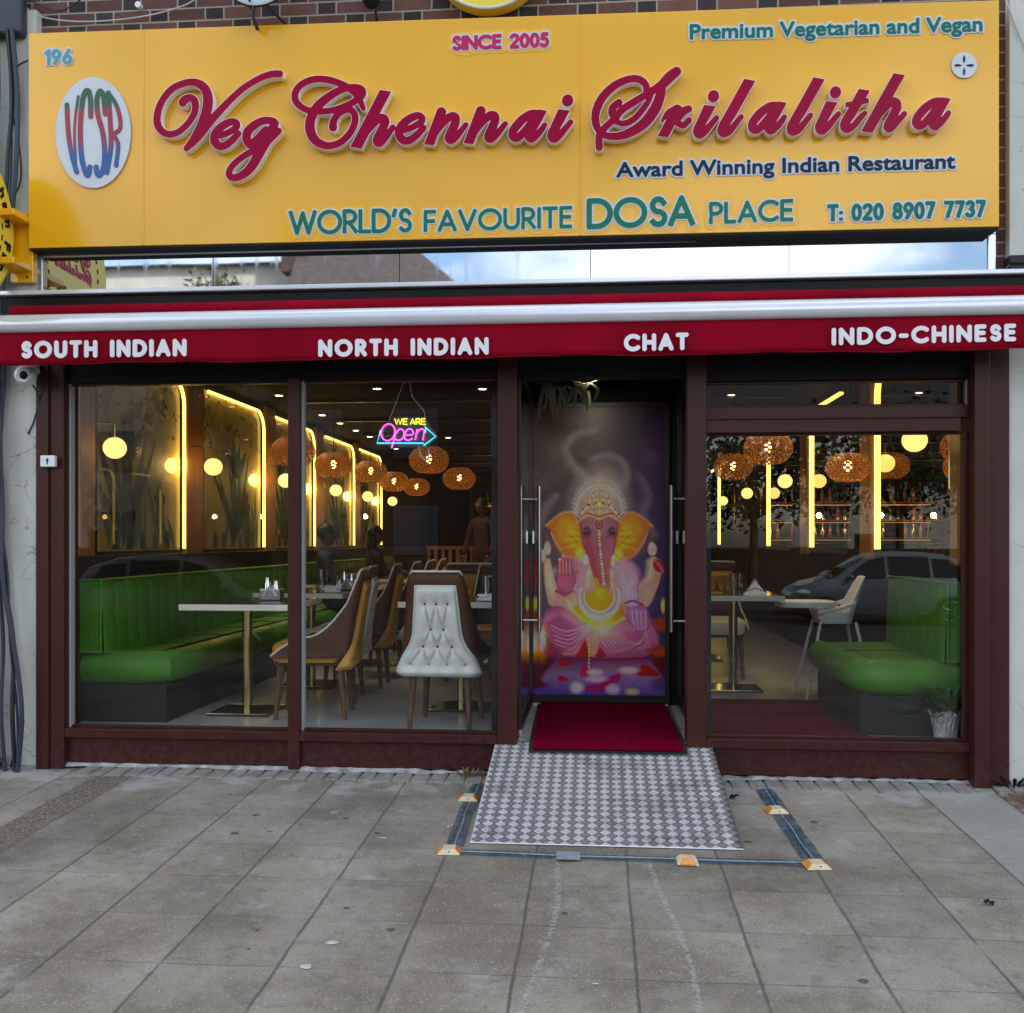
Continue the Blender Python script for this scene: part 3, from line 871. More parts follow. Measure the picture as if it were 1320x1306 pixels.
# ------------------------------------------------------------------ shop front joinery
sf = thing('shopfront', 'maroon timber shopfront with three large plate windows under the red awning', 'shopfront', (-.5, 0, 0))
def post(name, boxes, parent=sf, mat='maroon_paint'):
    b = MB()
    for q in boxes: b.box(*q)
    return b.build(name, mat, parent, bevel=.004)
post('pilaster', [(-3.315, -3.238, -.065, .12, -.02, 2.62), (-3.238, -3.149, -.05, .12, -.02, 2.62)])
post('pilaster', [(2.045, 2.128, -.10, .12, -.03, 2.62), (2.131, 2.245, -.06, .12, .015, 2.62)])
post('mullion', [(-1.795, -1.727, -.045, .08, .02, 2.30)])
post('door_post', [(-.568, -.456, -.05, .11, .03, 2.62)])
post('door_post', [(.503, .611, -.05, .11, .03, 2.62)])
post('header', [(-3.149, -.568, -.02, .1, 2.29, 2.62), (.611, 2.045, -.02, .1, 2.25, 2.62), (-.456, .503, -.0, .1, 2.44, 2.62)], mat='shaded_header')
post('transom', [(.611, 2.0, -.03, .08, 1.957, 2.03), (.611, 2.045, -.012, .08, 2.033, 2.105)])
for x0, x1 in ((-3.149, -1.795), (-1.727, -.568), (.611, 2.045)):
    post('stall_riser', [(x0, x1, -.01, .06, .03, .185)])
    post('sill', [(x0, x1, -.045, .09, .186, .238)])
def window(x0, x1, z0, z1, glass, bead_l, bead_r, y=.035):
    w = .012
    t = MB(); t.box(x0, x1, y - .02, y + .02, z0, z0 + w); f = t.build('window_frame', 'maroon_paint', sf, bevel=.002)
    t = MB(); t.box(x0, x1, y - .02, y + .02, z1 - w, z1); t.build('head_rail', 'maroon_paint', f, bevel=.002)
    for a_, c_ in ((x0, x0 + (w if bead_l else .004)), (x1 - (w if bead_r else .004), x1)):
        s_ = MB(); s_.box(a_, c_, y - .025, y + .02, z0, z1); s_.build('bead', 'grey_bead', f)
    pane = MB(); pane.quad((x0, y, z0), (x1, y, z0), (x1, y, z1), (x0, y, z1))
    pane.build('pane', glass, f, fix=False)
window(-3.149, -1.795, .238, 2.29, 'front_glass', True, False)
window(-1.727, -.568, .238, 2.29, 'front_glass', True, False)
window(.611, 2.045, .238, 1.957, 'shop_glass', False, True)
window(.611, 2.045, 2.105, 2.25, 'fanlight_glass', False, False)
post('reveal', [(2.02, 2.045, -.005, .02, .238, 1.957)])

# ------------------------------------------------------------------ steel strip under the sign
st = thing('steel_cladding', 'polished steel strip reflecting the street between yellow sign and awning', 'cladding', (-.57, -.03, 2.8))
xs_ = [-3.316, -2.246, -1.139, -.039, 1.068, 2.181]
for i in range(5):
    b = MB(); b.box(xs_[i] + (.03 if i == 0 else .002), xs_[i + 1] - (.045 if i == 4 else .002), -.03, -.012, 2.795, 3.035)
    b.build('panel', 'polished_steel', st)
b = MB(); b.box(-3.316, 2.181, -.04, -.005, 3.036, 3.085); b.box(-3.316, -3.288, -.04, -.005, 2.78, 3.036); b.box(2.138, 2.181, -.04, -.005, 2.78, 3.036)
b.build('frame', 'silver', st, bevel=.004)
b = MB(); b.box(-3.315, 2.17, -.01, -.0, 2.6, 3.09); b.build('backing', 'near_black', st)

# ------------------------------------------------------------------ awning
aw = thing('awning', 'rolled red awning with silver front bar and white menu words', 'awning', (-.57, -.2, 2.5))
AX0, AX1 = -3.46, 2.42
b = MB(); b.box(AX0 - .2, AX1, -.20, -.001, 2.775, 2.802); b.build('rear_rail', 'white_bar', aw, bevel=.006)
b = MB(); b.box(AX0, AX1, -.17, -.005, 2.60, 2.764); b.build('cassette', 'near_black', aw)
b = MB()
prof = [(2.0 * math.pi * i / 20) for i in range(20)]
b.prism([(-.225 + .042 * math.cos(a), 2.662 + .042 * math.sin(a)) for a in prof], AX0 + .1, AX1, 'x')
b.prism([(-.19, 2.690), (-.36, 2.585), (-.36, 2.578), (-.19, 2.682)], AX0 + .1, AX1, 'x')
b.build('fabric_roll', 'awning_red', aw, smooth=True)
b = MB()
pf = [(-.30, 2.620), (-.345, 2.626), (-.374, 2.616), (-.390, 2.590), (-.390, 2.548), (-.376, 2.527), (-.345, 2.519), (-.30, 2.523)]
b.prism(pf, AX0 - .1, AX1, 'x'); b.build('front_bar', 'white_bar', aw, smooth=True, angle=50)
b = MB()
def val(u, v):
    x = AX0 + .075 + (AX1 - AX0 - .075) * u - .03 * v * (u < .001)
    z = 2.522 - v * (.178 + .004 * math.sin(u * 31) + .002 * math.sin(u * 83))
    return (x, -.358 - .009 * math.sin(u * 37) * v - .006 * math.sin(u * 101 + 1) * v * v + .004 * v, z)
b.grid(val, 120, 6)
v_ = b.build('valance', 'awning_red', aw, smooth=True, fix=False)
sm_ = v_.modifiers.new('cloth', 'SOLIDIFY'); sm_.thickness = .004; sm_.offset = 1
b = MB(); b.tube([(AX0 + .05 + i * .05, -.3565, 2.3445 - .004 * math.sin((i * .05 / 5.8) * 31) - .002 * math.sin((i * .05 / 5.8) * 83)) for i in range(116)], .0035, 6); b.build('hem', 'awning_red', aw, smooth=True)
b = MB()
for x in (-3.40, 2.36): b.box(x, x + .04, -.33, -.01, 2.60, 2.63)
b.build('bracket', 'black_frame', aw)
# ------------------------------------------------------------------ awning words
def flat_map(Yf, Yb):
    return (lambda x, y: at(x, y, Yf)), (lambda x, y: Vector((at(x, y, Yf).x, Yb, at(x, y, Yf).z)))
f_, k_ = flat_map(-.3675, -.362)
for txt, x0, x1, y0, y1, ga in (('SOUTH INDIAN', 29.5, 237.5, 459.5, 456.5, .50), ('NORTH INDIAN', 413, 627, 457.5, 454.5, .50), ('CHAT', 807, 885, 450.5, 448.5, .46), ('INDO-CHINESE', 1075, 1307, 442.5, 437, .46)):
    mb = MB(); fd = Field(x0 - 10, min(y0, y1) - 32, x1 + 10, max(y0, y1) + 10, .5)
    for s in line_strokes(txt, x0, x1, y0, y1, 17, ga, space=.85): fd.stroke(s, 2.85)
    cut_letters(mb, fd.loops(0), f_, k_)
    mb.build('lettering', ['white_letter', 'white_letter'], aw, fix=False)

# ------------------------------------------------------------------ the yellow sign
SY = -.15
sg_ = thing('shop_sign', 'wide yellow fascia sign with crimson script lettering and green slogan', 'sign', (-.57, SY, 3.05))
def sx(px, top): # corner heights follow the slightly skewed box
    t = (px - 37) / (1288 - 37)
    return at(px, (43 - 43 * t) if top else (320 - 28 * t), SY)
for p0, p1 in ((37, 184.6), (185.4, 747.6), (748.4, 1288)):
    a, c, d, e = sx(p0, 0), sx(p1, 0), sx(p1, 1), sx(p0, 1)
    b = MB()
    b.hexa([(a.x, SY, a.z), (c.x, SY, c.z), (c.x, -.02, c.z), (a.x, -.02, a.z), (e.x, SY, e.z), (d.x, SY, d.z), (d.x, -.02, d.z), (e.x, -.02, e.z)])
    b.build('panel', 'yellow_panel', sg_, bevel=.003)
b = MB()
for p in (185, 748):
    a, e = sx(p, 0), sx(p, 1)
    b.tube([(a.x, SY - .001, a.z + .004), (e.x, SY - .001, e.z - .004)], .0035, 6)
b.build('seam', 'yellow_halo', sg_)
b = MB(); a, c = sx(37, 0), sx(1288, 0)
b.hexa([(a.x, SY + .004, a.z - .012), (c.x, SY + .004, c.z - .012), (c.x, -.03, c.z - .012), (a.x, -.03, a.z - .012), (a.x, SY + .004, a.z - .001), (c.x, SY + .004, c.z - .001), (c.x, -.03, c.z - .001), (a.x, -.03, a.z - .001)])
b.build('bottom_trim', 'near_black', sg_)

def sign_line(name, fields, mat, bold, halo, plate=0, d0=.0, zs=(.002, .005, .008), halo_mat='white_halo'):
    """letters on a white outline, on a slightly larger cut plate"""
    for fd in fields:
        for suffix, off, mats, lo, hi in (('_plate', plate, ['yellow_halo', 'yellow_edge'], zs[0], -.001), ('_outline', halo, [halo_mat, halo_mat], zs[1], zs[0] - .001), ('', bold, [mat, mat], zs[2], zs[1] - .001)):
            if suffix == '_plate' and not plate: continue
            m_ = MB(); fr, bk = flat_map(SY - lo, SY - hi); cut_letters(m_, fd.loops(off), fr, bk); m_.build(name + suffix, mats, sg_, fix=False)
def sfield(txt, x0, x1, y0, y1, H, hw, gap, butt=True, space=1., pad=12):
    fd = Field(x0 - pad, min(y0, y1) - H - pad, x1 + pad, max(y0, y1) + pad, .5)
    for s in line_strokes(txt, x0 + hw, x1 - hw, y0 - hw * .8, y1 - hw * .8, H - hw * 1.7, gap, space=space):
        closed = abs(s[0][0] - s[-1][0]) + abs(s[0][1] - s[-1][1]) < .01
        # open ends cut square
        if butt and not closed and len(s) > 1:
            s2 = [tuple(q) for q in s]
            for e, nb in ((0, 1), (-1, -2)):
                d = np.array(s2[e]) - np.array(s2[nb]); l = np.hypot(*d)
                if l > 0: s2[e] = tuple(np.array(s2[e]) + d / l * hw * .75)
            fd.stroke(s2, hw, (True, True))
        else: fd.stroke(s, hw)
    return fd
def bfield(txt, x0, x1, y0, y1, H, pad=10, spacing=1.):
    fd = Field(x0 - pad, min(y0, y1) - H * 1.1 - pad, x1 + pad, max(y0, y1) + H * .35 + pad, .5)
    return fd.outline(builtin_text_edges(txt, x0, x1, y0, y1, H, spacing))
sign_line('slogan_lettering', [sfield("WORLD'S", 372, 531, 302.5, 299, 31, 2.5, .20), sfield('FAVOURITE', 546, 738, 299, 293.5, 28, 2.3, .24), sfield('PLACE', 914, 1023, 288.5, 284.5, 28, 2.4, .24)], 'green_text', 0, 1.9, 5.5)
sign_line('dosa_lettering', [sfield('DOSA', 756, 896, 295, 290.5, 39, 3.5, .21)], 'green_text', 0, 2.1, 5.5)
sign_line('phone_lettering', [sfield('T: 020 8907 7737', 1066, 1271, 285.5, 279.5, 22, 2.45, .30, space=.9)], 'teal_text', 0, 2.2)
sign_line('since_lettering', [sfield('SINCE 2005', 582, 708, 65, 60.5, 19, 2.3, .26)], 'pink_text', 0, 2.0, 5.5)
sign_line('number_lettering', [sfield('196', 57, 93, 83.5, 82.5, 20, 2.1, .30)], 'blue_teal_text', 0, 1.9)
sign_line('premium_lettering', [bfield('Premium Vegetarian and Vegan', 890, 1266, 50, 39.5, 19.5)], 'teal_text', .75, 3.0)
sign_line('award_lettering', [bfield('Award Winning Indian Restaurant', 795, 1231, 228, 216.5, 19.5)], 'navy_text', .75, 3.0)

# crimson script, cut thick with white returns
def cz(ox, oy, pts, k=6.6): return [(ox + x / k, oy + y / k) for x, y in pts]
SCRIPT = []   # (points in photo pixels, half widths, butt)
def ss(o, pts, hw, butt=(False, False), n=7):
    P = catmull([(p[0], p[1]) for p in pts], n)
    if isinstance(hw, (list, tuple)):
        W = catmull([(w, 0) for w in hw], n); W = [max(6., w[0]) for w in W]
    else: W = [hw] * len(P)
    SCRIPT.append((cz(o[0], o[1], P), [w / 6.6 for w in W], butt))
o1, o2, o3, o4, o5, o6 = (185, 80), (365, 80), (555, 80), (750, 70), (880, 80), (1050, 70)
ss(o1, [(333, 345), (355, 318), (400, 303), (438, 340), (434, 430), (375, 525), (290, 598), (200, 612), (132, 560), (115, 470), (150, 345), (235, 235), (340, 182), (430, 172), (505, 208), (546, 290), (540, 400), (500, 530), (435, 655), (365, 735)],
   [36, 36, 32, 32, 30, 28, 28, 30, 32, 32, 30, 30, 30, 32, 38, 42, 44, 44, 40, 26])
ss(o1, [(372, 735), (470, 630), (590, 480), (720, 340), (850, 222), (990, 137), (1090, 103), (1158, 100)], [20, 34, 34, 30, 28, 28, 30, 31])
def letter_e(o, dx=0, dy=0, k=1.):
    ss(o, [(dx + x * k, dy + y * k) for x, y in [(650, 628), (720, 600), (785, 560), (790, 520), (745, 508), (670, 545), (612, 610), (604, 670), (640, 712), (690, 710), (750, 668), (808, 608)]],
       [26, 28, 30, 30, 32, 36, 38, 38, 36, 34, 32, 27])
letter_e(o1)
ss(o1, [(1090, 500), (1020, 498), (945, 535), (885, 595), (880, 665), (915, 700), (965, 660), (1040, 580)], [32, 32, 36, 38, 38, 38, 36, 36])
ss(o1, [(1135, 490), (1080, 600), (1000, 745), (925, 880), (850, 955), (770, 985), (728, 955), (750, 890), (830, 815), (930, 755), (1040, 690), (1150, 585)],
   [26, 44, 44, 40, 36, 32, 30, 28, 28, 30, 30, 28], ((1, -.9), False))
ss(o2, [(424, 555), (430, 500), (470, 440), (545, 402), (600, 430), (612, 500), (575, 595), (490, 680), (380, 712), (280, 672), (230, 580), (238, 475), (295, 375), (395, 290), (500, 232), (600, 215), (664, 232), (668, 285), (580, 350), (440, 405), (310, 420), (190, 402), (112, 340), (102, 265), (150, 195), (240, 152), (340, 145), (450, 170), (560, 222), (640, 300), (682, 395)],
   [36, 32, 30, 30, 30, 30, 30, 30, 32, 38, 42, 42, 40, 36, 32, 30, 32, 32, 30, 28, 28, 28, 30, 30, 30, 30, 30, 30, 30, 28, 22])
ss(o2, [(872, 243), (618, 730)], 47, ((.15, -1), (-.15, 1)), n=2)
ss(o2, [(655, 650), (730, 560), (800, 490), (850, 478), (866, 515), (830, 600), (800, 660), (815, 690), (850, 665), (895, 610), (932, 555)], [30, 36, 38, 38, 38, 40, 40, 36, 32, 28, 25])
letter_e(o2, 372, -61, 1.02)
def letter_n(o, dx, dy):
    ss(o, [(dx + 92, dy + 425), (dx - 14, dy + 705)], 42, (False, (-.1, 1)), n=2)
    ss(o, [(dx + x, dy + y) for x, y in [(30, 620), (95, 530), (160, 470), (205, 466), (212, 510), (180, 590), (155, 645), (175, 665), (215, 640), (260, 585), (300, 535)]], [28, 32, 36, 38, 38, 40, 38, 34, 30, 27, 24])
letter_n(o3, 0, 0); letter_n(o3, 336, -10)
def letter_a(o, dx, dy):
    ss(o, [(dx + x, dy + y) for x, y in [(935, 438), (860, 440), (775, 495), (708, 575), (700, 630), (740, 645), (800, 590), (880, 490)]], [28, 34, 38, 38, 37, 34, 34, 34])
    ss(o, [(dx + x, dy + y) for x, y in [(958, 408), (885, 530), (835, 620), (858, 655), (905, 620), (945, 575), (972, 535)]], [34, 40, 38, 33, 30, 27, 23], ((.2, -1), False))
letter_a(o3, 0, 0)
def letter_i(o, dx, dy, dot=True):
    ss(o, [(dx + x, dy + y) for x, y in [(1136, 405), (1062, 555), (1028, 625), (1052, 655), (1100, 620), (1150, 560), (1192, 510)]], [48, 42, 38, 34, 31, 27, 24], ((.1, -1), False))
    if dot: DOTS.append((cz(o[0], o[1], [(dx + 1166, dy + 327)])[0], 48 / 6.6, 54 / 6.6))
DOTS = []
letter_i(o3, 0, 0)
ss(o4, [(806, 145), (745, 195), (675, 265), (580, 322), (500, 372), (420, 420), (345, 470), (280, 545), (200, 620), (150, 690), (148, 790)], [40, 46, 40, 32, 32, 32, 32, 30, 30, 32, 32])
ss(o4, [(548, 340), (546, 265), (490, 214), (400, 212), (285, 262), (185, 355), (125, 470), (118, 580), (160, 665), (250, 698), (375, 680), (515, 600), (615, 480), (668, 350), (690, 250)], [28, 30, 32, 32, 34, 36, 36, 34, 30, 32, 38, 44, 46, 42, 26])
ss(o4, [(316, 410), (265, 455), (262, 510), (300, 545)], [32, 34, 34, 24]); ss(o4, [(285, 575), (365, 588), (455, 540), (545, 430), (590, 350)], [22, 28, 28, 26, 22])
ss(o4, [(812, 470), (690, 702)], 44, (False, (-.1, 1)), n=2)
ss(o4, [(685, 565), (740, 495), (815, 465)], [14, 28, 34]); ss(o4, [(800, 560), (860, 490), (908, 465)], [34, 36, 32]); ss(o4, [(800, 570), (860, 605), (912, 560)], [30, 28, 26])
letter_i(o4, -46, 30)
def letter_l(o, dx, dy):
    ss(o, [(dx + x, dy + y) for x, y in [(572, 150), (430, 405), (340, 560), (345, 605), (395, 590), (450, 525), (498, 465)]], [47, 46, 42, 36, 31, 27, 24], ((.2, -1), False))
letter_l(o5, 0, 0); letter_a(o5, -106, -68); letter_l(o5, 590, -13)
letter_i(o6, -988, -3)
ss(o6, [(425, 300), (330, 470), (256, 595), (275, 638), (330, 610), (385, 545), (428, 500)], [46, 44, 40, 34, 30, 27, 23], ((.15, -1), False))
ss(o6, [(262, 432), (462, 392)], 22, ((-1, .1), (1, -.1)), n=2)
ss(o6, [(722, 168), (445, 662)], 47, ((.15, -1), (-.15, 1)), n=2)
ss(o6, [(490, 590), (565, 490), (640, 412), (688, 408), (700, 450), (660, 540), (622, 612), (645, 630), (690, 590), (730, 545), (765, 505)], [30, 36, 38, 40, 40, 40, 38, 34, 29, 26, 24])
letter_a(o6, 168, -38)
fd = Field(185, 70, 1250, 245, .5)
for P, W, bt in SCRIPT: fd.stroke(P, W, bt, pad=5)
for c_, rx, ry in DOTS: fd.ellipse(c_, rx, ry, R(20))
SCRIPT_LOOPS = fd.loops(0)
mb = MB(); fr, bk = flat_map(SY - .056, SY - .010)
cut_letters(mb, SCRIPT_LOOPS, fr, bk)
mb.build('script_lettering', ['crimson_face', 'white_return'], sg_, fix=False)
mb = MB(); fr, bk = flat_map(SY - .0545, SY - .004)
mb_l = fd.loops(.55)
cut_letters(mb, mb_l, fr, bk)
mb.build('script_return', ['white_return', 'white_return'], sg_, fix=False)

# oval badge with the letters VCSR, and the small round badge
fd = Field(60, 90, 180, 250, .5); fd.ellipse((120, 171), 48.5, 71.5)
mb = MB(); fr, bk = flat_map(SY - .012, SY + .001); cut_letters(mb, fd.loops(0), fr, bk)
badge = mb.build('oval_badge', ['white_halo', 'grey_bead'], sg_, fix=False)
m, N, L, bs = nmat('badge_gradient')
g = N.new('ShaderNodeNewGeometry'); sp = N.new('ShaderNodeSeparateXYZ'); L.new(g.outputs['Position'], sp.inputs[0])
r_ = N.new('ShaderNodeValToRGB'); r_.color_ramp.interpolation = 'LINEAR'
zt, zb = at(120, 113, SY).z, at(120, 231, SY).z
mr = node(N, 'ShaderNodeMapRange'); L.new(sp.outputs[2], mr.inputs['Value']); mr.inputs['From Min'].default_value = zb; mr.inputs['From Max'].default_value = zt
el = r_.color_ramp.elements
el[0].position = 0.; el[0].color = (.0, .08, .30, 1); el[1].position = 1.; el[1].color = (.002, .075, .02, 1)
for p_, c_ in ((.26, (.0, .07, .26, 1)), (.44, (.26, .004, .035, 1)), (.70, (.32, .002, .018, 1)), (.80, (.004, .07, .025, 1))):
    e = el.new(p_); e.color = c_
L.new(mr.outputs[0], r_.inputs['Fac']); L.new(r_.outputs['Color'], bs.inputs['Base Color']); bs.inputs['Roughness'].default_value = .3
fd = Field(70, 100, 170, 240, .4)
k3 = lambda pts: catmull([(x / 3, y / 3) for x, y in pts], 6)
for pts, w in (([(258, 405), (264, 520), (280, 610), (296, 665)], 8), ([(294, 655), (287, 520), (292, 440), (302, 372)], 4), ([(350, 450), (349, 385), (340, 350), (322, 372), (310, 480), (314, 600), (330, 668), (341, 676), (347, 645)], 8.5),
               ([(406, 440), (400, 372), (386, 352), (374, 385), (378, 445), (396, 510), (404, 580), (400, 645), (385, 678), (374, 668), (371, 645)], 8.5), ([(418, 358), (426, 480), (428, 570), (412, 668)], 8), ([(420, 362), (446, 400), (463, 455), (462, 500), (430, 520)], 7), ([(438, 520), (456, 560), (448, 640)], 7)):
    fd.stroke(k3(pts), w / 3 * 1.12)
mb = MB(); fr, bk = flat_map(SY - .016, SY - .011); cut_letters(mb, fd.loops(0), fr, bk)
mb.build('badge_lettering', ['badge_gradient', 'badge_gradient'], badge, fix=False)
fd = Field(1220, 60, 1266, 106, .4); fd.ellipse((1243, 84), 16.5, 16.5)
mb = MB(); fr, bk = flat_map(SY - .010, SY + .001); cut_letters(mb, fd.loops(0), fr, bk)
badge2 = mb.build('round_badge', ['white_halo', 'grey_bead'], sg_, fix=False)
fd = Field(1220, 60, 1266, 106, .4)
for dx, dy in ((1, 0), (-1, 0), (0, 1), (0, -1)):
    fd.stroke([(1243 + dx * 3.6, 84 + dy * 3.6), (1243 + dx * 8, 84 + dy * 8), (1243 + dx * 12, 84 + dy * 12)], [.5, 1.5, .7])
mb = MB(); fr, bk = flat_map(SY - .014, SY - .009); cut_letters(mb, fd.loops(0), fr, bk)
mb.build('petal_mark', ['navy_text', 'navy_text'], badge2, fix=False)
# ------------------------------------------------------------------ ramp, mat, tape, studs on the pavement
rt = thing('ramp', 'steel treadplate ramp leading up to the shop doorway', 'ramp', (.035, -.6, -.03))
RB, RF = .196, -1.19
b = MB()
y0, y1 = RF, -.012
z0, z1 = pz(RF) + .006, RB - .004
b.hexa([(-.583, y0, z0 - .004), (.652, y0, z0 - .004), (.645, y1, z1 - .004), (-.578, y1, z1 - .004), (-.583, y0, z0), (.652, y0, z0), (.645, y1, z1), (-.578, y1, z1)])
b.build('tread_plate', 'treadplate', rt)
b = MB(); w_ = .062; rr = random.Random(12)
ny = int((y1 - y0) / (w_ / 2)) + 1
def rp(x, y, h):
    x = min(max(x, -.582), .648); y = min(max(y, y0 + .002), y1 - .001); k = (y - y0) / (y1 - y0); return (x, y, z0 + (z1 - z0) * k + .0006 + h)
for j in range(ny + 1):
    for i in range(-1, 41):
        cxx, cyy = -.583 + i * w_ / 2, y0 + j * w_ / 2
        if (i + j) % 2: continue
        q = .5 * w_ * .84; e = rr.uniform(-.0005, .0005)
        if cxx < -.585 or cxx > .65 or cyy < y0 or cyy > y1: continue
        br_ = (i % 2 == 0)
        hN, hS, hE, hW = (.0048 + e, .0005, .0034, .0018) if br_ else (.0005, .0050 + e, .0012, .0036)
        S_p, E_p, N_p, W_p = rp(cxx, cyy - q, hS), rp(cxx + q, cyy, hE), rp(cxx, cyy + q, hN), rp(cxx - q, cyy, hW)
        lo_ = [rp(cxx, cyy - q, -.001), rp(cxx + q, cyy, -.001), rp(cxx, cyy + q, -.001), rp(cxx - q, cyy, -.001)]
        C_p = rp(cxx, cyy, (hN + hS + hE + hW) / 4 + .0006)
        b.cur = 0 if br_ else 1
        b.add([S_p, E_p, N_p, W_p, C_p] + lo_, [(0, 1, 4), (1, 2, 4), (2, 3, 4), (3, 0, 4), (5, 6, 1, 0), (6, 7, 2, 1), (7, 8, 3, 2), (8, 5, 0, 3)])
b.build('tread_pattern', ['tread_lug', 'tread_lug_shade'], rt, fix=False)
b = MB()
for x in (-.50, .03, .55):
    b.prism([(y0 + .12, z0 + .012), (y1, z1 - .006), (y1, pz(y1) + .01), (y0 + .12, pz(y0 + .12) + .004)], x, x + .03, 'x')
b.build('support', 'black_frame', rt)
b = MB(); b.tube([(-.583, y0 + .002, z0), (.652, y0 + .002, z0)], .004, 6); b.build('front_lip', 'silver', rt)
sill_ = MB(); sill_.box(-.456, .503, -.008, .02, .1, .199); sill_.build('threshold', 'black_frame', sf)
b = MB(); b.box(-.456, .503, .0, .03, .1995, .203); b.box(.47, .5, .03, 1.3, .2005, .206); b.box(-.45, .49, 1.305, 1.335, .2005, .212)
b.build('threshold_trim', 'silver', sf)

mt = thing('door_mat', 'crimson carpet mat running from the doorway onto the ramp', 'mat', (.04, .5, .2))
def mat_pt(u, v, inset):
    Y = 1.29 - (1.29 + .165) * v
    xl, xr = -.418 + .035 * v + inset, .478 + .02 * v - inset
    if v > .995: Y += inset; 
    z = .207 + (0 if Y > .0 else .2 * Y * .985)
    return (xl + (xr - xl) * u, Y, z)
b = MB(); b.grid(lambda u, v: mat_pt(u, v, 0), 8, 40); o_ = b.build('backing', 'black_rubber', mt, fix=False)
b = MB(); b.grid(lambda u, v: Vector(mat_pt(u, min(v, .985), .022)) + Vector((0, 0, .007)), 40, 60); o_ = b.build('pile', 'red_carpet', mt, fix=False)
sm_ = o_.modifiers.new('thick', 'SOLIDIFY'); sm_.thickness = .006

pmat('blue_tape', (.085, .115, .14), rough=.4, var=.4, vscale=14)
pmat('blue_tape_dark', (.035, .085, .125), rough=.4, var=.25, vscale=10)
pmat('tape_core', (.24, .30, .35), rough=.3, var=.3, vscale=30)
for _n in ('blue_tape', 'blue_tape_dark'):
    _m = MATS[_n]; _N, _L = _m.node_tree.nodes, _m.node_tree.links
    _t = _N.new('ShaderNodeBsdfTransparent'); _t.inputs[0].default_value = (.72, .82, .92, 1)
    _g = _N.new('ShaderNodeNewGeometry'); _w = node(_N, 'ShaderNodeTexNoise', Scale=26., Detail=4.); _L.new(_g.outputs['Position'], _w.inputs['Vector'])
    _x = _N.new('ShaderNodeMixShader'); _L.new(smooth_(_N, _L, _w.outputs['Fac'], .15, .75), _x.inputs[0])
    _L.new(_t.outputs[0], _x.inputs[2]); _L.new(_N['Principled BSDF'].outputs[0], _x.inputs[1]); _L.new(_x.outputs[0], _N['Material Output'].inputs[0])
def tape(name, label, pts, w, cord=True, mat='blue_tape'):
    t = thing(name, label, 'tape', pav(*pts[0]))
    P = [pav(*p) for p in pts]
    L_, R_ = [], []
    n = 40; path = []
    for i in range(n + 1):
        q = i / n * (len(P) - 1); k = min(int(q), len(P) - 2); path.append(P[k].lerp(P[k + 1], q - k))
    d = (P[-1] - P[0]).normalized(); nrm = Vector((-d.y, d.x, 0)).normalized()
    rr = random.Random(len(label))
    b = MB()
    for i, p in enumerate(path):
        e = w * (1 + rr.uniform(-.06, .06))
        for sgn, lst in ((1, L_), (-1, R_)):
            q = p + nrm * e * .5 * sgn; lst.append((q.x, q.y, pz(q.y) + .004))
    for i in range(n): b.quad(L_[i], R_[i], R_[i + 1], L_[i + 1])
    b.build('film', mat, t, smooth=True, fix=False)
    if cord:
        b = MB(); b.tube([(p.x + nrm.x * .003 * math.sin(i * .35), p.y + nrm.y * .003 * math.sin(i * .35), pz(p.y) + .006) for i, p in enumerate(path)], .0035, 6)
        b.build('cord', 'tape_core', t, smooth=True)
    return t
tape('tape_strip', 'blue tape strip running up the left side of the ramp', [(586, 1092), (600, 1050), (619, 1011)], .085)
tape('tape_strip', 'long blue tape strip along the front of the ramp', [(592, 1099), (740, 1105), (900, 1110), (1040, 1114)], .075)
tape('tape_strip', 'dark blue tape strip running down the right side of the ramp', [(985, 1018), (1015, 1062), (1047, 1108)], .10, mat='blue_tape_dark')
b = MB()
P_ = [pav(717, 1100), pav(748, 1101), pav(748, 1112), pav(717, 1111)]
b.quad(*[(p.x, p.y, pz(p.y) + .0105) for p in P_])
tg = b.build('tape_patch', 'tape_core', fix=False); put(tg, 'small pale square of film across the long blue tape', 'tape')

pmat('stud_cream', (.62, .54, .36), rough=.5, var=.15, vscale=30)
pmat('stud_amber', (.70, .26, .02), rough=.2, var=.2, vscale=40, coat=.5)
pmat('stud_orange', (.55, .17, .015), rough=.25, var=.2, vscale=40, coat=.4)
def stud(px, py, rot, label, first=None):
    p = pav(px, py)
    t = thing('road_stud', label, 'road stud', (p.x, p.y, pz(p.y) + .003), 'road studs round the ramp')
    o = Vector(t.location)
    a, c, h = .053, .048, .022
    b = MB()
    def V(x, y, z): return o + Vector((x, y, z))
    b.hexa([V(-a, -c, 0), V(a, -c, 0), V(a, c, 0), V(-a, c, 0), V(-a * .52, -c * .72, h), V(a * .52, -c * .72, h), V(a * .52, c * .72, h), V(-a * .52, c * .72, h)])
    b.build('body', 'stud_cream', t, bevel=.003)
    for s_, mm in ((-1, 'stud_amber'), (1, 'stud_orange')):
        b = MB(); q = 1.03
        b.quad(V(s_ * a * .97, -c * .72, .0035), V(s_ * a * .97, c * .72, .0035), V(s_ * a * .56, c * .56, h * .98), V(s_ * a * .56, -c * .56, h * .98))
        r = b.build('reflector', mm, t, fix=False)
        sm2 = r.modifiers.new('thick', 'SOLIDIFY'); sm2.thickness = .006; sm2.offset = 0
    b = MB(); b.ell(V(.004, -c * .70, h * .52), (.010, .008, .006), 12, 6); b.build('bolt_hole', 'near_black', t, smooth=True)
    t.rotation_euler = (math.atan(FALL), 0, rot)
    return t
stud(604, 1031, 0, 'cream road stud between the ramp and the left tape strip')
stud(579, 1099, .05, 'cream road stud at the front left corner of the tape')
stud(886, 1112, R(90), 'road stud turned with its amber lens to the street, on the long tape')
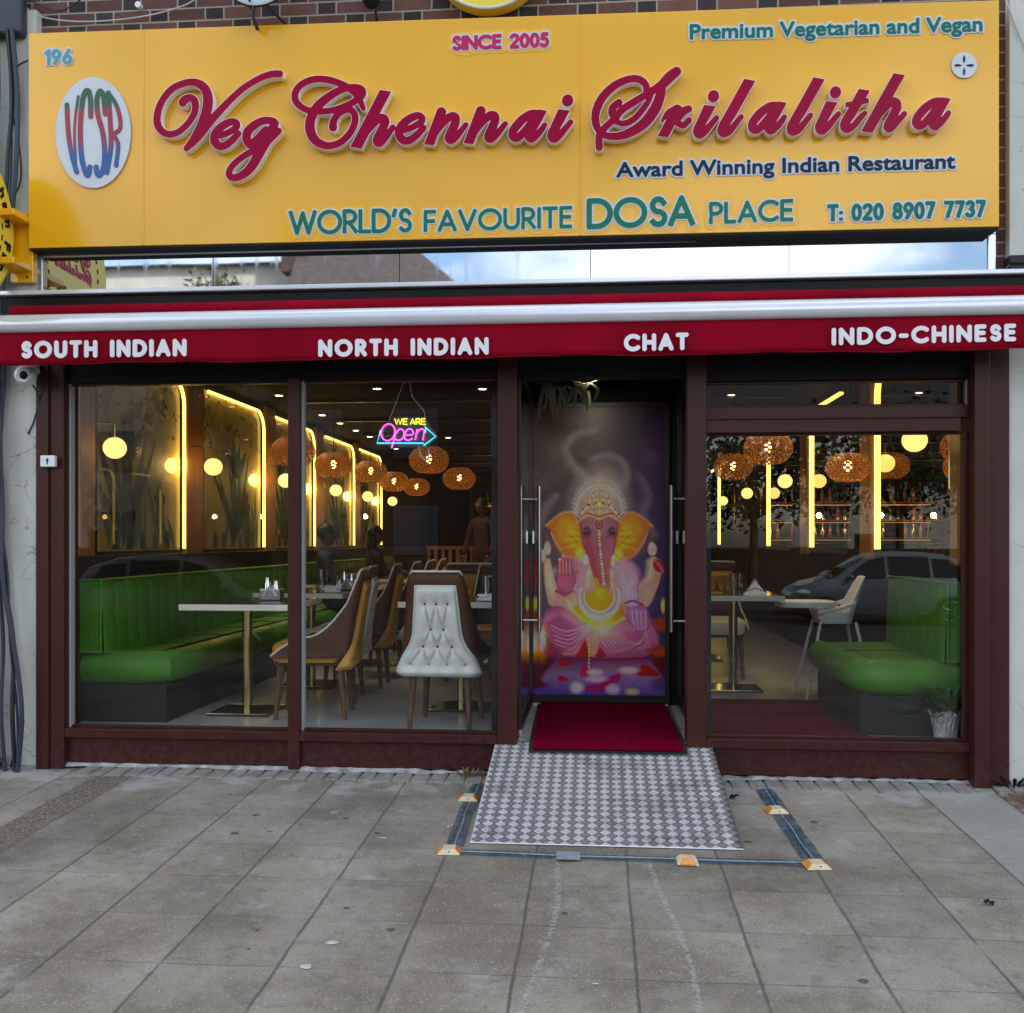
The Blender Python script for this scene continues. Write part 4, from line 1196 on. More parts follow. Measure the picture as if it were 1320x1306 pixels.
stud(1053, 1118, .1, 'road stud with bright yellow lens at the front right corner of the tape')
stud(1001, 1047, .12, 'road stud with worn orange end on the dark blue tape')

# litter
pmat('paper_white', (.50, .49, .47), rough=.8, var=.15, vscale=40)
pmat('dry_leaf', (.16, .10, .045), rough=.8, var=.3, vscale=20)
pmat('weed_green', (.07, .12, .025), rough=.6, var=.35, vscale=30)
def flat_scrap(name, label, cat, px, py, rx, ry, mat, seed, curl=.004, group=None):
    rr = random.Random(seed); p = pav(px, py); b = MB(); n = 11; ph = rr.uniform(0, 6)
    ring = [(p.x + rx * math.cos(6.283 * i / n + ph) * rr.uniform(.7, 1.1), p.y + ry * math.sin(6.283 * i / n + ph) * rr.uniform(.7, 1.1)) for i in range(n)]
    vs = [(x, y, pz(y) + .003 + rr.uniform(0, curl)) for x, y in ring] + [(p.x, p.y, pz(p.y) + .005 + curl * .5)]
    b.add(vs, [(i, (i + 1) % n, n) for i in range(n)])
    return put(b.build(name, mat, fix=False), label, cat, group)
flat_scrap('paper_scrap', 'white torn paper scrap left of the left tape strip', 'litter', 493, 1081, .028, .008, 'paper_white', 1)
flat_scrap('paper_scrap', 'curled white paper bit touching the left tape strip', 'litter', 580, 1068, .014, .012, 'paper_white', 2, .02)
flat_scrap('gum_disc', 'round white disc of flattened gum on the front slabs', 'gum', 428, 1216, .024, .018, 'paper_white', 3, .0005)
flat_scrap('gum_disc', 'pale smeared gum beside a slab joint in the left front', 'gum', 394, 1247, .022, .022, 'paper_white', 4, .0005)
flat_scrap('dry_leaf', 'dark curled leaf on the slabs at far right', 'leaf', 1275, 1167, .022, .012, 'near_black', 5, .02)
flat_scrap('dry_leaf', 'brown curled leaf on the long slab in the left front', 'leaf', 331, 1200, .020, .006, 'dry_leaf', 6, .012)
flat_scrap('dry_leaf', 'small brown leaf below the left window', 'leaf', 376, 1104, .014, .008, 'dry_leaf', 7, .012)
flat_scrap('cigarette_end', 'tiny white cigarette end on the slabs below the ramp', 'litter', 767, 1270, .014, .006, 'paper_white', 8, .004)
flat_scrap('cigarette_end', 'tiny white fleck on the slabs right of the ramp', 'litter', 972, 1055, .009, .009, 'paper_white', 9, .004)
flat_scrap('cigarette_end', 'thin white fleck on the slabs right of the corner stud', 'litter', 1155, 1149, .016, .004, 'paper_white', 10, .004)
flat_scrap('dry_leaf', 'crumpled dark leaf tucked under the right edge of the ramp', 'leaf', 946, 1030, .03, .02, 'near_black', 11, .03)
def tuft(px, py, label, n=26, h=.07, spread=.05, mat='weed_green', seed=1):
    rr = random.Random(seed); p = pav(px, py) if py > 995 else at(px, py, -.06); p.y = min(p.y, -.03); b = MB()
    for i in range(n):
        a = rr.uniform(0, 6.28); r0 = rr.uniform(0, spread); l = h * rr.uniform(.4, 1.1); w = .004
        o = Vector((p.x + r0 * math.cos(a), p.y + r0 * .5 * math.sin(a), pz(p.y) + .01))
        d = Vector((math.cos(a) * rr.uniform(.2, .9), math.sin(a) * rr.uniform(.2, .7), 1)).normalized()
        s_ = Vector((-d.y, d.x, 0)).normalized() * w
        m_ = o + d * l * .6; e = o + d * l + Vector((d.x, d.y, -.4)) * l * .3
        b.quad(o - s_, o + s_, m_ + s_ * 1.6, m_ - s_ * 1.6); b.add([m_ - s_ * 1.6, m_ + s_ * 1.6, e], [(0, 1, 2)])
    return put(b.build('weed', mat, fix=False), label, 'weed')
tuft(602, 990, 'dry straw-coloured weed between the ramp and the maroon base', 30, .06, .09, 'dry_leaf', 1)
tuft(443, 997, 'small green weed growing by the setts below the second window', 14, .03, .04, 'weed_green', 2)
tuft(8, 975, 'green weed growing at the foot of the black cables', 30, .10, .06, 'weed_green', 3)
tuft(1310, 985, 'dark straggly weed at the foot of the right pier', 46, .10, .10, 'near_black', 4)

# ------------------------------------------------------------------ wall clutter
pmat('white_plastic', (.74, .75, .76), rough=.35, var=.03)
pmat('cable_black', (.012, .012, .016), rough=.5)
pmat('cable_blue', (.02, .03, .05), rough=.5)
pmat('cable_white', (.5, .5, .48), rough=.5)
cc = thing('security_camera', 'white dome security camera under the left end of the awning', 'camera', at(33, 470, -.08))
c0 = at(33, 484, -.16)
b = MB(); b.lathe([(.03, .0), (.055, .0), (.058, .02), (.045, .05)], (c0.x, c0.y + .04, c0.z + .02), 24); b.box(c0.x - .03, c0.x + .03, c0.y + .02, -.046, c0.z + .03, c0.z + .08); b.build('mount', 'white_plastic', cc, smooth=True)
b = MB(); b.ell(c0, (.062, .062, .058), 28, 16); b.build('housing', 'white_plastic', cc, smooth=True)
dr = (Vector((.35, -1, -.12))).normalized()
b = MB(); b.ell(c0 + dr * .038, (.030, .030, .030), 20, 12); le = b.build('lens', 'near_black', cc, smooth=True)
b = MB(); ring = []
u_ = dr.cross(Vector((0, 0, 1))).normalized(); w_ = dr.cross(u_)
b.tube([c0 + dr * .048 + (u_ * math.cos(6.283 * i / 24) + w_ * math.sin(6.283 * i / 24)) * .036 for i in range(24)], .007, 8, closed=True); b.build('rim', 'white_bar', cc, smooth=True)
b = MB(); b.tube(catmull([c0 + Vector((.02, .04, -.05)), c0 + Vector((.03, .09, -.12)), c0 + Vector((-.01, .105, -.25)), c0 + Vector((-.05, .11, -.33))], 8), .005, 6); b.build('cable', 'cable_black', cc, smooth=True)
bx = thing('control_box', 'small white square box with black arrow on the left pilaster', 'box', at(60, 594, -.08))
p0, p1 = at(52, 602, -.09), at(71, 587, -.09)
b = MB(); b.box(p0.x, p1.x, -.095, -.064, p0.z, p1.z); b.build('housing', 'white_plastic', bx, bevel=.006)
cx_, cz_ = (p0.x + p1.x) / 2, (p0.z + p1.z) / 2
b = MB(); b.prism([(cx_ - .003, cz_ - .018), (cx_ + .003, cz_ - .018), (cx_ + .003, cz_ + .002), (cx_ + .010, cz_ + .002), (cx_, cz_ + .018), (cx_ - .010, cz_ + .002), (cx_ - .003, cz_ + .002)], -.0975, -.0945); b.build('arrow_mark', 'near_black', bx)

cb_ = thing('cable_bundle', 'bundle of black cables hanging down the left edge of the front', 'cables', (-3.5, -.1, 0))
rr = random.Random(5)
for i in range(9):
    x = -3.62 + i * .021; pts = []
    for k in range(12):
        z = -.05 + k * .4
        pts.append((x + rr.uniform(-.022, .022) + (.05 * math.sin(z * 1.7 + 1.2) if i > 5 else 0) + (.03 if z < .9 and i > 4 else 0), -.10 - rr.uniform(0, .05), z))
    b = MB(); b.tube(catmull(pts, 6), rr.choice([.008, .011, .014]), 7); b.build('cable', rr.choice(['cable_black', 'cable_black', 'cable_blue']), cb_, smooth=True)
b = MB(); b.tube([(-3.66, -.11, -.1), (-3.66, -.11, 4.6)], .045, 14); put(b.build('drainpipe', 'cable_blue', smooth=True), 'dark blue drainpipe at the left edge behind cables', 'pipe')
def loose(name, label, pts, r, mat):
    b = MB(); b.tube(catmull([at(*p) for p in pts], 8), r, 6); return put(b.build(name, mat, smooth=True), label, 'cable')
loose('loose_cable', 'black cable looping over the white pier above the round sign', [(36, 78, -.09), (20, 90, -.10), (14, 130, -.1), (25, 190, -.1), (26, 235, -.1), (12, 262, -.1)], .005, 'cable_black')
loose('loose_cable', 'pale cable sagging across the brick above the sign', [(28, 5, -.03), (55, 22, -.03), (110, 28, -.03), (180, 22, -.03), (235, 8, -.03), (262, -8, -.03)], .004, 'cable_white')
loose('loose_cable', 'thin dark cable crossing the brick at the top left', [(30, -4, -.04), (70, 14, -.04), (92, 8, -.04), (110, -6, -.04)], .004, 'cable_black')
loose('loose_cable', 'thin pale wire over the top right end of the sign', [(1294, -6, -.07), (1302, 15, -.07), (1312, 40, -.07), (1326, 70, -.07)], .004, 'cable_white')
b = MB(); p0, p1 = at(0, 48, -.1), at(38, -30, -.1)
b.box(p0.x - .2, p1.x - .03, -.13, -.061, p0.z, p1.z); put(b.build('cable_box', 'cable_blue', bevel=.02), 'dark box of cable ends above the white pier', 'box')

# satellite dish and round wall sign cut by the top of the picture
pmat('dish_grey', (.42, .47, .50), rough=.45, var=.15)
sdish = thing('satellite_dish', 'grey satellite dish hanging over the brick above the script', 'satellite dish', at(333, -60, -.25))
c0 = at(333, -32, -.25); rad = .20
b = MB()
def dish(u, v):
    a = u * 2 * math.pi; r = v * rad
    return (c0.x + r * math.cos(a), c0.y - .02 + .06 * (1 - v * v) * 1.0, c0.z + r * .93 * math.sin(a))
b.grid(dish, 40, 8, closed_u=True); o_ = b.build('reflector_dish', 'dish_grey', sdish, smooth=True, fix=False)
sm2 = o_.modifiers.new('thick', 'SOLIDIFY'); sm2.thickness = .006
b = MB(); b.tube([dish(i / 40, 1) for i in range(40)], .006, 6, closed=True); b.build('rim', 'near_black', sdish, smooth=True)
b = MB(); b.tube([c0 + Vector((-.06, .05, -.16)), c0 + Vector((0, -.22, -.10))], .008, 6); b.tube([c0 + Vector((-.02, -.02, -.18)), c0 + Vector((-.03, .0, -.24)), c0 + Vector((-.05, .2, -.26))], .010, 6); b.tube([c0 + Vector((.03, .02, -.15)), c0 + Vector((.12, .22, -.20))], .008, 6); b.build('arm', 'cable_black', sdish)
rw = thing('round_wall_sign', 'yellow round sign on the brick above the middle of the fascia', 'sign', at(630, -70, -.1))
c0 = at(630, -62, -.1); rad = .33
b = MB(); b.prism([(c0.x + rad * math.cos(6.283 * i / 64), c0.z + rad * math.sin(6.283 * i / 64)) for i in range(64)], -.12, -.03); b.build('disc', 'yellow_disc', rw)
b = MB(); b.tube([(c0.x + rad * math.cos(6.283 * i / 64), -.122, c0.z + rad * math.sin(6.283 * i / 64)) for i in range(64)], .008, 6, closed=True); b.build('rim', 'white_halo', rw, smooth=True)
b = MB(); c0 = at(478, -8, -.12)
b.ell(c0, (.055, .06, .085), 16, 10); b.ell(c0 + Vector((-.045, .0, .05)), (.035, .04, .05), 12, 8); b.box(c0.x - .02, c0.x + .03, c0.y, -.001, c0.z + .03, c0.z + .07); b.tube([c0 + Vector((.02, 0, -.06)), c0 + Vector((.03, .02, -.14)), c0 + Vector((.035, .11, -.2))], .008, 6)
put(b.build('floodlight', 'near_black', smooth=True), 'black lamp head on the brick above the script lettering', 'lamp')
b = MB(); c0 = at(178, 6, -.03)
b.prism([(c0.x + .018 * math.cos(6.283 * i / 20), c0.z + .018 * math.sin(6.283 * i / 20)) for i in range(20)], -.035, -.001); put(b.build('wall_plug', 'white_plastic'), 'small round white fixing on the top left brickwork', 'fixing')

# projecting round sign at the left, seen edge-on and again in the steel strip
DX = -3.40
e_ = onx(17, 303, DX); DR = .43
dcY, dcZ = e_.y - DR, e_.z
ds = thing('projecting_sign', 'round yellow projecting sign with rim lettering at the left edge', 'sign', (DX, dcY, dcZ - DR))
b = MB(); b.prism([(dcY + DR * math.cos(6.283 * i / 72), dcZ + DR * math.sin(6.283 * i / 72)) for i in range(72)], DX - .06, DX, 'x'); b.build('disc', 'yellow_disc', ds)
b = MB(); b.tube([(DX - .03, dcY + DR * math.cos(6.283 * i / 72), dcZ + DR * math.sin(6.283 * i / 72)) for i in range(72)], .031, 8, closed=True); b.build('rim', 'yellow_disc', ds, smooth=True)
fx = lambda dx: (lambda x, y: Vector((DX + dx, dcY + x, dcZ - y)))
mb = MB(); fd = Field(-.45, -.45, .45, .45, .0022)
for a0, word in ((48, 'sham'), (-10, 'Finc')):
    for i, ch in enumerate(word):
        a = R(a0 - i * 11.5)
        ed = builtin_text_edges(ch, 0, .042 if ch != 'm' else .06, 0, 0, .058)
        for ch2 in (0,):
            ca, sa = math.cos(a), math.sin(a)
            # upright outward lettering: tangent runs clockwise
            rot = [((ca * (DR - .078 - q[1]) + sa * q[0]), (sa * (DR - .078 - q[1]) - ca * q[0])) for e2 in ed for q in e2]
            rot = [(x, -y) for x, y in rot]
            fd.outline([(rot[2 * k], rot[2 * k + 1]) for k in range(len(ed))])
cut_letters(mb, fd.loops(.004), fx(.004), fx(-.002)); mb.build('rim_lettering', ['near_black', 'near_black'], ds, fix=False)
b = MB()
for i in range(60):
    if i % 2: continue
    a = [R(6 * (i + t)) for t in (0, .5, 1)]
    b.tube([(DX + .002, dcY + (DR - .11) * math.cos(q), dcZ + (DR - .11) * math.sin(q)) for q in a], .004, 5)
b.build('dotted_ring', 'near_black', ds)
mb = MB(); fd = Field(-.4, -.2, .4, .25, .004)
for P, W, bt in SCRIPT:   # the same script, small, on two lines
    up = max(p[0] for p in P) < 745
    k = .00088 if up else .00110
    ox, oy = (470, 230) if up else (995, 120)
    fd.stroke([((p[0] - ox) * k * .9, (p[1] - oy) * k) for p in P], [w * k * .8 for w in W], bt, pad=.02)
cut_letters(mb, fd.loops(0), fx(.005), fx(-.002)); mb.build('script_lettering', ['pink_text', 'pink_text'], ds, fix=False)
mb = MB(); fd = Field(-.25, .1, .25, .25, .003); fd.outline(builtin_text_edges('South Indian', -.20, .20, .2, .2, .05))
cut_letters(mb, fd.loops(.002), fx(.005), fx(-.002)); mb.build('small_lettering', ['teal_text', 'teal_text'], ds, fix=False)
b = MB(); p0, p1 = at(17, 365, -.1), at(33, 278, -.1)
b.box(DX - .05, DX + .09, -.30, -.03, p0.z + .06, p0.z + .10); b.box(DX - .05, DX + .09, -.30, -.03, p1.z - .06, p1.z - .02); b.box(DX - .05, DX + .095, -.11, -.061, p0.z, p1.z + .01)
b.build('bracket', 'yellow_panel', ds, bevel=.006)
b = MB()
for z in (p0.z + .03, p1.z - .01): b.ell((DX + .06, -.113, z), (.008, .006, .008), 10, 6)
b.build('bolt', 'near_black', ds, smooth=True)

# ------------------------------------------------------------------ doors folded back in the lobby, the poster
pmat('steel_bar', (.66, .66, .64), rough=.28, metal=.9, var=.05)
def leaf(x, side, label, handles):
    t = thing('glass_door', label, 'door', (x, .65, .2))
    b = MB(); b.box(x - .012, x + .012, .17, 1.27, .215, .30); b.box(x - .012, x + .012, .17, 1.27, 2.36, 2.42); b.box(x - .014, x + .014, .15, .17, .215, 2.42); b.box(x - .014, x + .014, 1.27, 1.285, .215, 2.42)
    b.build('frame', 'black_frame', t, bevel=.003)
    b = MB(); b.quad((x, .17, .30), (x, 1.27, .30), (x, 1.27, 2.36), (x, .17, 2.36)); b.build('pane', 'door_glass', t, fix=False)
    for hx in handles:
        b = MB(); b.tube([(hx, 1.2, .725), (hx, 1.2, 1.73)], .0145, 12)
        for z in (.80, 1.64): b.tube([(hx, 1.2, z), (x, 1.2, z)], .008, 8)
        b.build('handle', 'steel_bar', t, smooth=True)
    b = MB(); b.box(x + side * .013, x + side * .03, 1.16, 1.22, 1.33, 1.42); b.build('lock', 'silver', t, bevel=.003)
    b = MB(); b.box(x - .02, x + .02, .13, .20, .203, .235); b.build('pivot', 'silver', t, bevel=.004)
    return t
leaf(-.462, 1, 'glass door folded back on the left, a steel bar handle on each face', (-.400, -.522))
leaf(.566, -1, 'glass door folded back on the right with one steel bar handle', (.507,))

# --- the printed poster
X0, X1_, Z0, Z1 = -.473, .468, .272, 2.288
PW, PH = 300, 640
gx, gy = np.meshgrid(np.linspace(683, 857, PW), np.linspace(525, 895, PH))
img = np.zeros((PH, PW, 3))
def lin(c): 
    c = np.array(c, float) / 255; return np.where(c <= .04045, c / 12.92, ((c + .055) / 1.055) ** 2.4)
def sm01(x): x = np.clip(x, 0, 1); return x * x * (3 - 2 * x)
def blend(mask, col):
    global img
    c = lin(col) if not isinstance(col, np.ndarray) else col
    img = img * (1 - mask[..., None]) + c * mask[..., None]
def glow(mask, col):
    global img
    img = img + lin(col) * mask[..., None]
def vnoise(scale, seed, octaves=4):
    r = np.random.default_rng(seed); out = np.zeros_like(gx); amp = 1; tot = 0
    for o in range(octaves):
        n = 64; g_ = r.random((n, n)); u = (gx - 683) / 174 * scale * 2 ** o % (n - 1); v = (gy - 525) / 174 * scale * 2 ** o % (n - 1)
        i, j = u.astype(int), v.astype(int); fu, fv = sm01(u - i), sm01(v - j)
        out += amp * ((g_[j, i] * (1 - fu) + g_[j, i + 1] * fu) * (1 - fv) + (g_[j + 1, i] * (1 - fu) + g_[j + 1, i + 1] * fu) * fv); tot += amp; amp *= .5
    return out / tot
def m_ell(cx, cy, rx, ry, soft=.15, rot=0):
    ca, sa = math.cos(R(rot)), math.sin(R(rot)); u = (gx - cx) * ca + (gy - cy) * sa; v = -(gx - cx) * sa + (gy - cy) * ca
    k = np.hypot(u / rx, v / ry); return sm01((1 + soft - k) / (2 * soft))
def m_poly(pts, soft=1.2, smooth=True):
    P = catmull(pts, 6, True) if smooth else [np.array(p, float) for p in pts]
    d = np.full(gx.shape, 1e9); ins = np.zeros(gx.shape, bool)
    for k in range(len(P)):
        a, c = P[k - 1], P[k]; e = c - a; l2 = e @ e
        if l2 < 1e-9: continue
        t = np.clip(((gx - a[0]) * e[0] + (gy - a[1]) * e[1]) / l2, 0, 1)
        d = np.minimum(d, (gx - a[0] - t * e[0]) ** 2 + (gy - a[1] - t * e[1]) ** 2)
        if a[1] != c[1]: ins ^= ((gy >= a[1]) != (gy >= c[1])) & (gx < a[0] + (gy - a[1]) / (c[1] - a[1]) * e[0])
    d = np.sqrt(d); return sm01((np.where(ins, d, -d) + soft) / (2 * soft))
def m_line(pts, w, soft=.7, smooth=True):
    P = catmull(pts, 6) if smooth and len(pts) > 2 else [np.array(p, float) for p in pts]
    W = np.linspace(0, 1, len(P)); ww = [w if np.isscalar(w) else float(np.interp(q, np.linspace(0, 1, len(w)), w)) for q in W]
    m = np.full(gx.shape, 1e9)
    for k in range(len(P) - 1):
        a, c = P[k], P[k + 1]; e = c - a; l2 = e @ e
        if l2 < 1e-9: continue
        t = np.clip(((gx - a[0]) * e[0] + (gy - a[1]) * e[1]) / l2, 0, 1)
        m = np.minimum(m, np.hypot(gx - a[0] - t * e[0], gy - a[1] - t * e[1]) - (ww[k] + t * (ww[k + 1] - ww[k])))
    return sm01((soft - m) / (2 * soft))
A8 = lambda pts: [(680 + x / 6.874, 590 + y / 6.874) for x, y in pts]
B8 = lambda pts: [(680 + x / 6.874, 770 + y / 6.874) for x, y in pts]
# ground colours
u = (gx - 683) / 174; v = (gy - 525) / 370
c1 = np.stack([np.interp(u, [0, .4, .75, 1], [w] * 0 or [72, 78, 62, 44]), np.interp(u, [0, .4, .75, 1], [44, 62, 45, 22]), np.interp(u, [0, .4, .75, 1], [32, 52, 66, 62])], -1)
c2 = np.stack([np.interp(u, [0, .4, .75, 1], [62, 84, 66, 50]), np.interp(u, [0, .4, .75, 1], [60, 74, 56, 32]), np.interp(u, [0, .4, .75, 1], [66, 84, 86, 74])], -1)
t_ = np.clip(v / .45, 0, 1)[..., None]
img = lin(c1 * (1 - t_) + c2 * t_)
sw = vnoise(3.2, 3); s2_ = vnoise(5.5, 9)
plume = np.exp(-((gx - 762 + 26 * np.sin((gy - 525) / 26.)) / 34) ** 2) * np.clip((672 - gy) / 60, 0, 1)
blend(np.clip(plume * sm01((sw - .34) / .3) * .85, 0, 1), (138, 122, 112))
blend(np.clip(sm01((s2_ - .5) / .2) * .38 * np.clip((700 - gy) / 90, 0, 1), 0, 1), (122, 100, 96))
for pts, w, c in (([(748, 655), (757, 622), (738, 600), (728, 578), (745, 560), (768, 556)], [10, 8, 7, 8, 6, 4], (158, 146, 140)), ([(770, 660), (786, 630), (806, 622), (804, 600), (786, 588), (762, 592)], [9, 8, 7, 6, 5, 3], (150, 138, 150)), ([(842, 690), (828, 664), (836, 640), (822, 612)], [6, 8, 6, 4], (112, 92, 108)), ([(690, 690), (700, 660), (716, 640)], [8, 9, 6], (118, 106, 112))):
    blend(m_line(pts, [q * .8 for q in w], 5) * .6, c); blend(m_line([(x_ + 2, y_ - 2) for x_, y_ in pts], [q * .5 for q in w], 3.4) * .22, tuple(min(255, q + 40) for q in c))
blend(sm01((gx - 812) / 40) * sm01((640 - gy) / 90) * .6, (52, 14, 66))
# halo of the crown
blend(m_ell(773, 652, 36, 50, .35) * .8 * (.6 + .6 * (s2_ - .2)), (196, 184, 176))
# rear arms and conch
arm = [(180, 900), (215, 960), (245, 1080), (300, 1180), (300, 1306), (200, 1306), (160, 1150), (150, 1000)]
blend(m_poly(A8(arm)), (206, 150, 120)); blend(m_line(A8([(175, 920), (190, 1060), (230, 1180)]), 4, 4) * .6, (240, 205, 165))
blend(m_ell(681 + 172 / 6.874, 590 + 800 / 6.874, 4.5, 9, .2), (212, 190, 175))
arm = [(1085, 900), (1140, 880), (1200, 950), (1180, 1060), (1140, 1180), (1080, 1306), (990, 1306), (985, 1130), (1060, 1040)]
blend(m_poly(A8(arm)), (214, 158, 135)); blend(m_line(A8([(1090, 920), (1075, 1050), (1000, 1140)]), 4, 4) * .6, (246, 215, 180))
blend(m_ell(680 + 1160 / 6.874, 590 + 955 / 6.874, 6.5, 9, .2, -20), (150, 40, 60))
for k in range(4): blend(m_line(A8([(1130 + k * 20, 900 + k * 22), (1160 + k * 14, 950 + k * 20)]), 1.3, .8) * .8, (205, 96, 92))
blend(m_ell(680 + 1107 / 6.874, 590 + 810 / 6.874, 5.8, 8.5, .15), (206, 184, 174)); blend(m_ell(680 + 1100 / 6.874, 590 + 775 / 6.874, 3, 4, .4), (236, 222, 210))
# far left dish and reds
blend(m_ell(687, 728, 5, 12, .4), (140, 26, 40)); blend(m_ell(700, 716, 4, 8, .3), (206, 186, 176)); blend(m_ell(688, 742, 6, 16, .4) * .8, (150, 44, 42))
# torso
blend(m_poly(A8([(400, 900), (540, 880), (760, 880), (900, 910), (960, 1000), (990, 1100), (960, 1250), (930, 1400), (360, 1400), (330, 1250), (430, 1100)]), 2), (196, 140, 150))
blend(m_line(A8([(880, 930), (950, 1010), (930, 1100), (880, 1180)]), 5, 5) * .6, (226, 190, 205))
blend(m_ell(773, 795, 36, 36, .25), (196, 110, 34)); blend(m_ell(773, 784, 24, 20, .6) * .8, (214, 150, 52))
# raised palm
blend(m_poly(A8([(265, 1060), (290, 1030), (380, 1030), (420, 1060), (410, 1130), (370, 1190), (300, 1190), (262, 1130)]), 1.2), (172, 92, 120))
for k, (x, y0_, y1__) in enumerate(((290, 905, 1050), (318, 870, 1050), (348, 862, 1050), (378, 878, 1050))):
    blend(m_line(A8([(x, y0_), (x + 2, y1__)]), 2.3, .7), (196, 84, 98)); blend(m_line(A8([(x - 4, y0_ + 8), (x - 3, y1__ - 30)]), .8, .5) * .7, (238, 168, 160))
    blend(m_ell(680 + x / 6.874, 590 + (y0_ - 4) / 6.874, 1.7, 1.7, .4), (245, 228, 205))
blend(m_line(A8([(415, 1080), (440, 1000)]), 2, .8), (186, 96, 110))
blend(m_line(A8([(258, 1185), (330, 1222), (400, 1190)]), 2.6, .8), (150, 62, 70)); blend(m_line(A8([(255, 1215), (330, 1250), (405, 1215)]), 3, 1), (206, 150, 120))
blend(m_poly(A8([(240, 1200), (330, 1262), (410, 1200), (440, 1306), (210, 1306)]), 1.5), (216, 160, 140))
# lap
blend(m_poly(B8([(160, 130), (260, 80), (360, 110), (470, 190), (600, 260), (700, 255), (830, 200), (900, 120), (1060, 140), (1120, 250), (1170, 380), (1120, 470), (1000, 530), (640, 540), (320, 520), (230, 430), (150, 330)]), 1.5), (166, 84, 118))
blend(m_ell(680 + 330 / 6.874, 770 + 210 / 6.874, 22, 14, .5, 25) * .6, (140, 64, 120)); blend(m_ell(680 + 950 / 6.874, 770 + 320 / 6.874, 24, 17, .5, -20) * .5, (186, 92, 124))
for i in range(5):
    o = i * 42; blend(m_line(B8([(210 + o * .3, 250 + o), (340 + o * .3, 300 + o * .9), (470, 270 + o * .6), (560, 220 + o * .4)]), .9, .9) * .75, (226, 160, 176))
for i in range(8):
    o = i * 44; blend(m_line(B8([(640 + o * .5, 310), (690 + o * .7, 420 - i * 4), (800 + o * .7, 480 - i * 12), (1090 - i * 6, 430 - i * 22)]), .8, .8) * .7, (222, 150, 160))
for i in range(4):
    blend(m_line(B8([(500 - i * 20, 380 + i * 30), (420, 440 + i * 18), (330 - i * 6, 480 + i * 10)]), .8, .8) * .7, (226, 140, 120))
blend(m_poly(B8([(510, 370), (560, 400), (590, 520), (430, 530), (470, 460)]), 1.5), (150, 20, 34)); blend(m_poly(B8([(640, 440), (700, 520), (600, 520)]), 1.5), (140, 24, 40))
blend(m_poly(B8([(520, 350), (600, 310), (640, 380), (610, 500), (560, 520), (540, 430)]), 1.5), (206, 130, 116))
# front hand on the knee
blend(m_poly(B8([(890, 60), (960, 40), (1040, 70), (1080, 160), (1070, 260), (1000, 300), (930, 240), (890, 170)]), 1.5), (160, 104, 150))
for k in range(4): blend(m_line(B8([(930 + k * 38, 120), (945 + k * 36, 200), (955 + k * 30, 275)]), [1.6, 2, 1.2], .8) * .85, (206, 150, 178)); blend(m_line(B8([(948 + k * 38, 150), (962 + k * 34, 270)]), .6, .6) * .8, (96, 44, 100))
blend(m_poly(A8([(900, 1180), (970, 1180), (1000, 1290), (880, 1306)]), 1.5), (196, 168, 196)); blend(m_line(A8([(870, 1285), (940, 1265), (1020, 1300)]), 1.6, .8), (130, 54, 50))
# necklace
for rx, ry, w, c in ((24, 28, 5.2, (190, 176, 166)), (22, 25, 1.2, (150, 128, 120)), (25.5, 30, .9, (240, 232, 214)), (19.5, 22, .8, (236, 226, 206))):
    pts = [(773 + rx * math.cos(R(a)), 768 + ry * math.sin(R(a)) * .92) for a in range(-20, 201, 10)]
    blend(m_line(pts, [w * .35, w, w * 1.15, w, w * .35], .7), c)
for a in range(-15, 200, 7):
    blend(m_ell(773 + 25.8 * math.cos(R(a)), 768 + 27.8 * math.sin(R(a)), 1.0, 1.0, .5), (250, 236, 190)); blend(m_ell(773 + 23.3 * math.cos(R(a)), 768 + 25 * math.sin(R(a)), .7, .7, .5), (120, 110, 116))
for x in (755, 792):
    for k in range(3): blend(m_ell(x, 747 + k * 3.6, 2.2, 1.4, .3), (216, 140, 60))
# ears
EAR = [(160, 600), (230, 545), (300, 488), (380, 478), (440, 530), (480, 640), (500, 760), (495, 850), (430, 892), (330, 862), (262, 770), (225, 660)]
for mir in (0, 1):
    fx_ = (lambda p: [(1276 - x, y + 6) for x, y in p]) if mir else (lambda p: p)
    blend(m_poly(A8(fx_(EAR)), 1.2), (206, 120, 62))
    blend(m_poly(A8(fx_([(300, 540), (400, 540), (450, 640), (470, 790), (400, 810), (320, 740), (270, 640)])), 5) * .9, (216, 160, 20))
    blend(m_poly(A8(fx_([(360, 600), (430, 620), (455, 780), (400, 760), (350, 680)])), 5) * .7, (236, 196, 40))
    for k in range(5): blend(m_line(A8(fx_([(300 + k * 34, 590 + k * 18), (330 + k * 26, 660 + k * 14), (420 + k * 8, 720 + k * 18)])), .7, 1.6) * .35, (160, 96, 10))
    blend(m_line(A8(fx_([(165, 600), (300, 492), (390, 484), (445, 540)])), 1.4, .9) * .8, (236, 176, 120)); blend(m_line(A8(fx_([(215, 660), (262, 772), (335, 866), (430, 890)])), 1.5, 1) * .7, (240, 190, 150))
    blend(m_ell(*A8(fx_([(470, 850)]))[0], 6, 8, .5), (236, 206, 90))
    blend(m_poly(A8(fx_([(500, 870), (545, 860), (548, 920), (505, 950)])), 1), (224, 206, 196))
# shoulders' light
blend(m_line(A8([(560, 930), (590, 1050), (640, 1180)]), 2.5, 2.2) * .8, (236, 190, 40)); blend(m_line(A8([(760, 900), (730, 960)]), 2, 2) * .6, (240, 210, 60))
